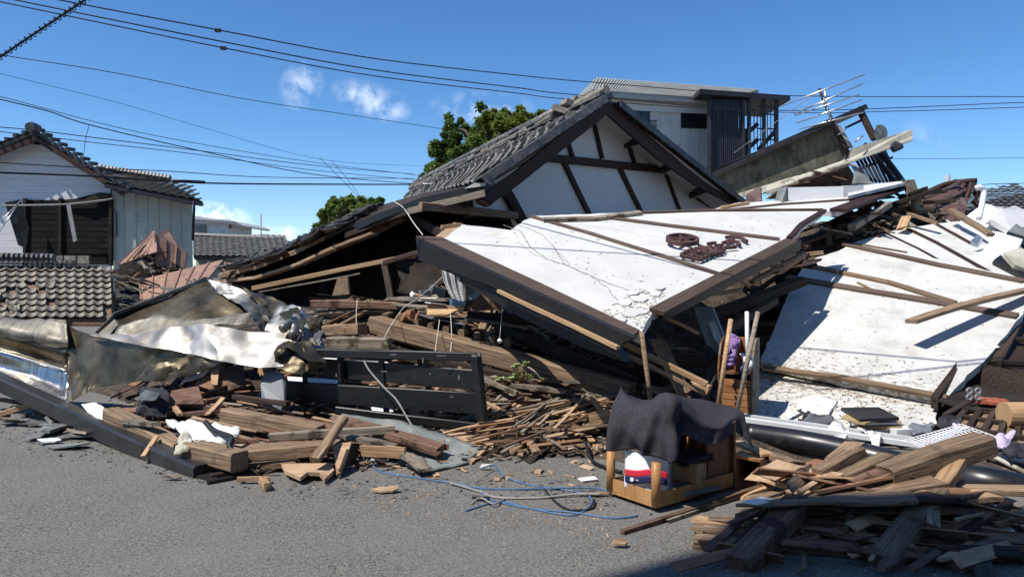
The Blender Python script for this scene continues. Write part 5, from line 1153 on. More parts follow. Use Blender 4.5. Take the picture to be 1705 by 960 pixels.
beam('table_rail', P(1225, 735, 5.9), P(1278, 757, 5.5), .1, .02, 'wood_tan', oc)
# ================================================================ DRAWER CABINET WITH LETTER SLOTS
dc = empty('drawer_cabinet', P(1250, 692, 7.0), 'small wooden cabinet with five narrow drawers and open letter slots', 'cabinet')
n0 = P(1253, 694, 7.0); vL = Vector((-.87, .49, 0)); vB = Vector((.49, .87, 0)); WD, DP = .34, .30
dp = lambda a, b, z: n0 + vL * a + vB * b + Vector((0, 0, z))
HT = .74; HB = .40
def pan(nm, pts, th, mt): return MB().prism(pts, th).build(nm, mt, dc)
pan('side', [dp(0, 0, 0), dp(0, DP, 0), dp(0, DP, HT), dp(0, .2, HT), dp(0, .1, HT - .05), dp(0, .04, HT - .16), dp(0, 0, HB + .04)], vL * .018, 'wood_grey')
pan('side', [dp(WD, 0, 0), dp(WD, DP, 0), dp(WD, DP, HT), dp(WD, .2, HT), dp(WD, .1, HT - .05), dp(WD, .04, HT - .16), dp(WD, 0, HB + .04)], vL * -.018, 'cabinet_wood')
pan('slot_divider', [dp(WD * .5, .02, HB + .02), dp(WD * .5, DP, HB + .02), dp(WD * .5, DP, HT - .02), dp(WD * .5, .2, HT - .02), dp(WD * .5, .1, HT - .07), dp(WD * .5, .04, HT - .18)], vL * .012, 'cabinet_wood')
pan('back', [dp(0, DP, 0), dp(WD, DP, 0), dp(WD, DP, HT), dp(0, DP, HT)], vB * .012, 'drawer_wood')
pan('shelf', [dp(.018, 0, HB), dp(WD - .018, 0, HB), dp(WD - .018, DP, HB), dp(.018, DP, HB)], Vector((0, 0, .015)), 'cabinet_wood')
pan('base', [dp(.018, 0, 0), dp(WD - .018, 0, 0), dp(WD - .018, DP, 0), dp(.018, DP, 0)], Vector((0, 0, .02)), 'cabinet_wood')
pan('inner_carcass', [dp(.018, .02, .02), dp(WD - .018, .02, .02), dp(WD - .018, .02, HB - .05), dp(.018, .02, HB - .05)], vB * .26, 'cabinet_wood')
for k in range(5):
    z = .025 + k * .066
    d_ = pan('drawer', [dp(.024, 0, z), dp(WD - .024, 0, z), dp(WD - .024, 0, z + .06), dp(.024, 0, z + .06)], vB * .018 , 'drawer_wood')
    kn = MB().tube([dp(WD * .48, 0, z + .03), dp(WD * .48, -.02, z + .03)], .01, 8).build('knob', 'black_paint', d_)
q = facets('plastic_bag', [(1207, 585, 7.0), (1222, 553, 7.05), (1233, 562, 7.05), (1228, 585, 7.0), (1226, 607, 6.98), (1212, 611, 6.97), (1206, 604, 6.98)], [(0, 1, 2, 3), (0, 3, 4, 5, 6)], 'purple_cloth', None, 'purple crinkled bag stuffed in the left letter slot of the drawer cabinet', 'bag', disp=.1, ds=10, thick=.03)
facets('folded_umbrella', [(1234, 592, 7.0), (1246, 586, 7.0), (1252, 600, 7.0), (1244, 620, 6.98), (1234, 618, 6.98)], [(0, 1, 2, 3, 4)], 'white_paint', None, 'white and blue folded umbrella in the right letter slot', 'umbrella', disp=.08, ds=12, thick=.03)
facets('blue_bag', [(1231, 605, 6.96), (1242, 603, 6.96), (1244, 619, 6.95), (1233, 620, 6.95)], [(0, 1, 2, 3)], 'navy_ink', None, 'dark blue bundle below the white umbrella in the right letter slot', 'bag', disp=.06, ds=12, thick=.03)
facets('green_cloth', [(1248, 603, 7.0), (1256, 598, 7.02), (1256, 612, 7.0), (1250, 616, 7.0)], [(0, 1, 2, 3)], 'succulent', None, 'small green cloth at the right side of the letter slots', 'cloth', disp=.06, ds=12, thick=.02)
# poles
tube('wooden_pole', [P(1217, 531, 6.9), P(1196, 672, 6.75)], .022, 'wood_tan', None, 'pale orange wooden pole leaning in front of the drawer cabinet', 'pole', sub=1, k=10)
tube('white_pole', [P(1243.5, 519, 7.2), P(1244, 560, 7.1), P(1244, 592, 7.05)], [.02, .02, .016], 'white_paint', None, 'white handle standing up from the letter slots', 'pole', sub=1, k=10)
tube('brown_pole', [P(1262, 519, 6.9), P(1228, 680, 6.7)], .021, 'wood_grey', None, 'weathered grey brown pole leaning across the drawers', 'pole', sub=1, k=10)
tube('standing_pole', [P(1068, 552, 6.15), P(1083, 664, 5.9)], .02, 'wood_old', None, 'thin brown pole rising behind the towel toward the tip of the sign wall', 'pole', sub=1, k=10)
# bent grey board left of the drawer cabinet
bbd = empty('bent_grey_board', P(1180, 640, 7.6), 'bent grey painted board leaning up beside the drawer cabinet', 'board')
MB().prism([P(1154, 511, 7.8), P(1186, 511, 7.8), P(1210, 572, 7.5), P(1200, 600, 7.4), P(1192, 588, 7.4), P(1177, 575, 7.5)], Vector((.03, .06, 0))).build('upper_board', 'grey_panel', bbd)
MB().prism([P(1177, 575, 7.45), P(1192, 588, 7.35), P(1198, 598, 7.35), P(1190, 632, 7.1), P(1175, 652, 7.0), P(1163, 646, 7.0), P(1174, 610, 7.3)], Vector((.03, .05, 0))).build('lower_board', 'dark_metal', bbd)
MB().prism([P(1179, 538, 7.66), P(1190, 534, 7.66), P(1204, 570, 7.46), P(1198, 580, 7.42), P(1188, 560, 7.5)], Vector((0, -.008, 0))).build('bare_patch', 'plaster_chip', bbd)
# ================================================================ NET CURTAIN, SHEETS, PLATE
def net(rows, nm, label):
    g = [smooth_path(r, 6) for r in rows]; cols = [smooth_path([g[i][j] for i in range(len(g))], 12) for j in range(len(g[0]))]
    q = MB(); nc, nr = len(cols), len(cols[0])
    zz = lambda i, j: cols[j][i] + Vector((0, .02 * math.sin(j * 1.7), 0))
    for i in range(0, nr - 1):
        for j in range(nc - 1):
            if i % 2 == 0: q.tube([zz(i, j), zz(i, j+1)], .0042, 3)
            q.tube([zz(i, j), zz(i+1, j)], .0042, 3)
            if (i + j) % 2 == 0: q.tube([zz(i, j), zz(i+1, j+1)], .004, 3)
    return q.build(nm, 'white_cloth', None, label, 'curtain')
net([prow((736, 450, 8.2), (752, 456, 8.2), (775, 468, 8.15)), prow((740, 470, 8.2), (756, 478, 8.2), (776, 482, 8.15)), prow((752, 495, 8.2), (764, 500, 8.2), (775, 501, 8.15))], 'net_curtain', 'white net curtain hanging under the black edge of the sign wall')
sheet('sheer_curtain', [prow((775, 462, 8.2), (790, 472, 8.2), (805, 482, 8.1)), prow((776, 480, 8.2), (788, 490, 8.2), (802, 488, 8.1)), prow((776, 498, 8.2), (782, 500, 8.2), (792, 496, 8.15))], 'grey_panel', None, 'greyish sheer cloth hanging right of the white net curtain', 'curtain', disp=.04, dscale=9)
MB().prism([P(772, 500, 8.5), P(800, 490, 8.4), P(830, 500, 8.3), P(835, 516, 8.3), P(780, 517, 8.4)], Vector((0, .4, 0))).build('wooden_board', 'wood_red', None, 'red brown wooden panel below the sheer cloth', 'panel')
MB().box(P(762, 503, 8.4), .16, .12, .07, Matrix.Rotation(.3, 3, 'Z')).build('teal_box', 'cable_blue', None, 'small teal and white box below the net curtain', 'box')
pl_ = MB().prism([P(440, 622, 7.4), P(456, 617, 7.4), P(469, 622, 7.35), P(474, 640, 7.3), P(473, 668, 7.2), P(466, 686, 7.15), P(450, 682, 7.15), P(436, 672, 7.2), P(434, 640, 7.3)], Vector((.01, .02, 0))).build('frosted_seat_shell', 'frosted', None, 'translucent grey rounded plastic shell left of the black railing', 'chair shell')
facets('grey_green_sheet', [(555, 703, 6.7), (570, 690, 6.9), (660, 701, 6.8), (737, 724, 6.6), (806, 748, 6.35), (785, 770, 6.05), (706, 788, 5.85), (665, 768, 6.05), (618, 742, 6.35)], [(0, 1, 2, 8), (2, 3, 7, 8), (3, 4, 5, 6, 7)], 'grey_panel', None, 'flat grey green roofing sheet lying on the ground before the black railing', 'sheet', disp=.02, ds=3, thick=.015)
MB().bar(P(782, 771, 6.0), P(808, 747, 6.35), .04, .02).build('sheet_edge_strip', 'wood_tan', None, 'pale wooden strip along the right edge of the grey green sheet', 'strip')
# white cloth and hose on the left pile
def cloth(pts, label, mt='white_cloth', nm='cloth', disp=.07, ds=7, cat='cloth'):
    n = len(pts); c = tuple(sum(p[k] for p in pts) / n for k in range(3)); c = (c[0], c[1] - 3, c[2])
    V = list(pts) + [c]; return facets(nm, V, [(i, (i + 1) % n, n) for i in range(n)], mt, None, label, cat, disp=disp, ds=ds, thick=.012)
cloth([(276, 702, 6.3), (300, 703, 6.35), (318, 698, 6.3), (352, 700, 6.25), (400, 712, 6.1), (398, 724, 6.0), (385, 732, 5.9), (365, 745, 5.8), (345, 742, 5.8), (318, 730, 5.9), (298, 720, 6.1)], 'crumpled white cloth lying on the timbers behind the charcoal beam')
cloth([(296, 728, 5.95), (312, 722, 6.0), (322, 730, 5.9), (314, 750, 5.75), (288, 752, 5.75)], 'soiled cream corner of cloth hanging below the crumpled white cloth', 'moss_strip', 'cloth')
cloth([(325, 608, 7.6), (345, 595, 7.7), (350, 620, 7.5), (322, 632, 7.5), (300, 640, 7.5), (310, 625, 7.55)], 'white sheet hanging under the crumpled metal canopy', 'white_cloth', 'cloth', .05)
cloth([(135, 672, 7.3), (160, 668, 7.3), (184, 688, 6.9), (170, 698, 6.8), (150, 692, 7.0)], 'folded white paper sheet beside the charcoal beam', 'paper', 'paper', .02, 4, 'paper')
cloth([(236, 645, 7.2), (268, 640, 7.2), (280, 652, 7.0), (276, 690, 6.8), (240, 692, 6.8), (222, 680, 6.9)], 'dark crumpled jacket under the metal canopy', 'dark_cloth', 'cloth', .1, 6)
cloth([(225, 662, 7.0), (245, 650, 7.0), (270, 655, 6.9), (262, 665, 6.8), (240, 668, 6.85)], 'bluish grey cloth on top of the dark crumpled jacket', 'slate_cloth', 'cloth', .05, 6)
tube('ribbed_hose', [P(342, 702, 6.05), P(356, 716, 5.95), P(385, 728, 5.8), P(382, 744, 5.72), P(398, 754, 5.7)], .022, 'cable_black', None, 'short black ribbed hose lying over the white cloth', 'hose', k=8)
for k in range(5): 
    pass
# ================================================================ BOOKS, WHITE ITEMS, PIPES AT THE RIGHT
tube('black_pipe', [P(1243, 722, 6.45), P(1340, 736, 6.25), P(1430, 755, 5.95), P(1510, 776, 5.7)], .10, 'black_pipe', None, 'thick black drain pipe lying behind the wood pile', 'pipe', k=20)
tube('black_pipe', [P(1540, 782, 5.75), P(1730, 822, 5.25)], .12, 'black_pipe', None, 'thick black pipe end at the right edge beside the wood pile', 'pipe', k=20, sub=1)
beam('white_gutter', P(1238, 698, 6.65), P(1540, 742, 6.25), .05, .05, 'white_pvc', None, 'long white gutter pipe running along the black drain pipe', 'gutter')
beam('white_gutter', P(1238, 691, 6.8), P(1560, 735, 6.4), .04, .03, 'white_pvc', None, 'second thinner white strip just behind the long white gutter', 'gutter')
tube('white_rod', [P(1635, 750, 6.0), P(1715, 790, 5.6)], .02, 'moss_strip', None, 'cream rod slanting down to the right edge above the black pipe end', 'rod', sub=1)
tube('white_rod', [P(1640, 757, 5.95), P(1715, 768, 5.8)], .022, 'white_pvc', None, 'bluish white rod crossing the cream rod near the right edge', 'rod', sub=1)
for i, (q4, th, mt, lb) in enumerate((
    ([(1432, 716), (1500, 715), (1506, 706), (1440, 700)], .02, 'slate_cloth', 'grey folder at the bottom of the book stack'),
    ([(1424, 709), (1501, 710), (1500, 700), (1430, 696)], .03, 'wood_tan', 'brown edged book with white pages in the stack'),
    ([(1418, 704), (1494, 703), (1490, 692), (1416, 690)], .02, 'paper', 'white magazine in the middle of the book stack'),
    ([(1400, 694), (1440, 704), (1480, 694), (1420, 682)], .018, 'cardboard', 'tan envelope under the black book'),
    ([(1432, 697), (1497, 694), (1463, 677), (1400, 678)], .03, 'black_paint', 'large black book topmost on the stack of papers'))):
    q = [G(x, y, .16 + .028 * i) for x, y in q4]
    MB().prism(q, Vector((0, 0, -th))).build('book', mt, None, lb, 'book')
MB().box(P(1500, 717, 6.6), .22, .14, .06, Matrix.Rotation(.25, 3, 'Z')).build('white_box', 'white_paint', None, 'flat white box right of the book stack', 'box')
cloth([(1378, 708, 6.55), (1400, 705, 6.6), (1416, 712, 6.5), (1408, 730, 6.35), (1395, 733, 6.35), (1384, 722, 6.45)], 'white cloth hanging over the white gutter below the books', nm='cloth')
cloth([(1425, 709, 6.6), (1450, 714, 6.5), (1467, 728, 6.3), (1462, 742, 6.2), (1452, 738, 6.25), (1445, 722, 6.4)], 'cream sleeve of cloth hanging over the gutter right of the first one', nm='cloth')
cloth([(1330, 702, 6.9), (1352, 690, 7.0), (1378, 690, 7.0), (1400, 700, 6.9), (1398, 710, 6.7), (1360, 708, 6.8)], 'slate grey crumpled cloth left of the book stack', 'slate_cloth', 'cloth')
cloth([(1325, 700, 6.9), (1345, 683, 7.2), (1362, 688, 7.1), (1350, 706, 6.8), (1335, 712, 6.75)], 'navy rag beside the slate grey cloth', 'dark_cloth', 'cloth')
cloth([(1330, 665, 7.5), (1365, 655, 7.6), (1395, 668, 7.4), (1380, 690, 7.1), (1345, 690, 7.1), (1325, 680, 7.3)], 'thin white sheet lying on the peeling floor left of the books', 'white_cloth', 'sheet', .03, 4, 'sheet')
cloth([(1550, 712, 6.5), (1565, 697, 6.6), (1590, 692, 6.6), (1602, 702, 6.5), (1590, 712, 6.4), (1572, 718, 6.35)], 'black bundled cloth behind the wire rack', 'dark_cloth', 'cloth')
cloth([(1584, 704, 6.45), (1598, 700, 6.45), (1604, 708, 6.4), (1592, 714, 6.35)], 'small lilac cloth tucked behind the wire rack', 'lilac_cloth', 'cloth')
cloth([(1650, 730, 6.0), (1668, 722, 6.1), (1688, 726, 6.1), (1680, 738, 5.9), (1664, 748, 5.8), (1650, 742, 5.9)], 'lilac cloth lying right of the wire rack', 'lilac_cloth', 'cloth')
cloth([(1660, 744, 5.85), (1685, 734, 5.9), (1712, 734, 5.9), (1712, 754, 5.7), (1680, 758, 5.7)], 'black cloth at the right edge beside the lilac cloth', 'dark_cloth', 'cloth')
cloth([(1512, 708, 6.6), (1545, 700, 6.7), (1562, 706, 6.6), (1550, 718, 6.4), (1520, 722, 6.4)], 'grey plastic scrap between the white box and the wire rack', 'frosted', 'scrap', .05, 6, 'scrap')
# wire rack on a white tray
wr = empty('wire_rack', P(1580, 740, 6.0), 'white wire rack with a grid of squares lying behind the thick timber', 'rack')
r00, r10, r01, r11 = P(1506, 738, 6.05), P(1548, 758, 5.85), P(1600, 712, 6.35), P(1658, 733, 6.1)
MB().prism([P(1524, 736, 6.1), P(1600, 711, 6.4), P(1612, 712, 6.4), P(1560, 742, 6.05)], Vector((0, 0, .012))).build('white_tray', 'white_paint', wr)
q = MB()
for k in range(9): q.tube([r00.lerp(r10, k / 8) + Vector((0, 0, .03)), r01.lerp(r11, k / 8) + Vector((0, 0, .03))], .0045, 5)
for k in range(17): q.tube([r00.lerp(r01, k / 16) + Vector((0, 0, .034)), r10.lerp(r11, k / 16) + Vector((0, 0, .034))], .004, 5)
q.build('wire_grid', 'white_paint', wr)
# dark framed boxes (tipped lattice doors) at the right
bx_ = empty('dark_wooden_box', P(1620, 660, 7.0), 'open dark brown wooden box frame beside the right wall', 'box')
F_ = lambda *p: P(*p)
MB().prism([F_(1550, 658, 7.0), F_(1596, 598, 7.7), F_(1604, 600, 7.7), F_(1562, 662, 6.95)], Vector((.0, 0, -.12))).build('left_side', 'wood_dark', bx_)
MB().prism([F_(1596, 597, 7.7), F_(1720, 622, 7.3), F_(1720, 660, 7.25), F_(1601, 634, 7.65)], Vector((0, .04, 0))).build('back_side', 'wood_dark', bx_)
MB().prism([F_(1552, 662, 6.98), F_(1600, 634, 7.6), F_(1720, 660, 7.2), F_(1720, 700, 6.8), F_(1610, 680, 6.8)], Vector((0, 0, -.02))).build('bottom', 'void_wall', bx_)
dl = empty('dark_lattice_door', P(1680, 560, 8), 'dark brown coffered panel leaning at the right edge above the box', 'panel')
MB().prism([F_(1656, 605, 7.6), F_(1720, 485, 9.4), F_(1760, 530, 9.0), F_(1740, 630, 7.4)], Vector((0.02, .05, -.03))).build('panel', 'wood_dark', dl)
beam('stile', F_(1658, 606, 7.55), F_(1722, 486, 9.35), .1, .06, 'wood_dark', dl)
for k in range(4): 
    t = (k + .1) / 3.6; a = F_(1658, 606, 7.55).lerp(F_(1722, 486, 9.35), t); beam('muntin', a, a + Vector((1.2, .1, -.08)), .06, .05, 'wood_dark', dl)
dg = empty('dark_coffered_tray', P(1640, 700, 6.6), 'dark slatted tray with square coffers in front of the dark box', 'panel')
g00, g10, g01, g11 = F_(1585, 712, 6.5), F_(1720, 735, 6.3), F_(1625, 668, 7.1), F_(1720, 682, 6.9)
MB().prism([g00, g10, g11, g01], Vector((0, 0, -.03))).build('base', 'wood_old', dg)
for k in range(4): beam('long_slat', g00.lerp(g01, k / 3) + Vector((0, 0, .02)), g10.lerp(g11, k / 3) + Vector((0, 0, .02)), .05, .045, 'wood_dark', dg)
for k in range(6): beam('cross_slat', g00.lerp(g10, k / 5) + Vector((0, 0, .02)), g01.lerp(g11, k / 5) + Vector((0, 0, .02)), .05, .04, 'wood_dark', dg)
MB().tube([F_(1671, 690, 6.6), F_(1730, 690, 6.6)], .115, 20).build('cardboard_tube', 'paper_tube', None, 'thick tan cardboard cylinder at the right edge on the coffered tray', 'tube')
for i in range(8): MB().box(F_(1634 + (i % 4) * 12, 664 + (i // 4) * 4 + (i % 4), 7.0 - (i // 4) * .1), .065, .12, .03, Matrix.Rotation(-.3, 3, 'Z')).build('brick_slip', 'brick_red', tag(bpy.data.objects.get('brick_panel') or empty('brick_panel', F_(1650, 670, 7)), 'red brick faced fragment inside the dark wooden box', 'brick fragment'))
q = MB(); c = F_(1621, 650, 6.85)
for dx in (-.04, .04): q.tube([c + Vector((dx + .025 * math.cos(a), 0, .025 * math.sin(a))) for a in [k * math.tau / 8 for k in range(9)]], .01, 5)
for dx in (-.04, .04): q.tube([c + Vector((dx + .025 * math.cos(a), 0, -.06 + .025 * math.sin(a))) for a in [k * math.tau / 8 for k in range(9)]], .01, 5)
q.build('ring_bracket', 'alu', None, 'small pale metal bracket with four rings on the dark box', 'bracket')
beam('tray_arm', F_(1575, 698, 6.7), F_(1628, 667, 7.1), .06, .12, 'wood_dark', dg)
# ================================================================ SUCCULENT
random.seed(21)
sc_ = empty('succulent_plant', P(874, 640, 7.7), 'pale green leafy succulent growing among the broken boards right of the railing', 'plant')
st = MB(); cents = []
for (x, y) in ((856, 614), (861, 610), (872, 612), (876, 607), (880, 627), (866, 622), (858, 626), (883, 630), (852, 632), (868, 630), (905, 634), (830, 636), (835, 633)):
    c = P(x, y, 7.6); base = P(868 + (x - 868) * .5, 634, 7.65); st.tube([base, c], .008, 5); cents.append(c)
st.build('stems', 'wood_tan', sc_)
for c in cents:
    q = MB()
    for k in range(9):
        a = k * 2.4; v = Vector((math.cos(a), math.sin(a), .5 + .4 * random.random())).normalized() * .05
        s = Vector((-math.sin(a), math.cos(a), 0)) * .016
        q.prism([c, c + v * .6 - s, c + v, c + v * .6 + s], Vector((0, 0, .008)))
    q.build('leaf_rosette', 'succulent', sc_)
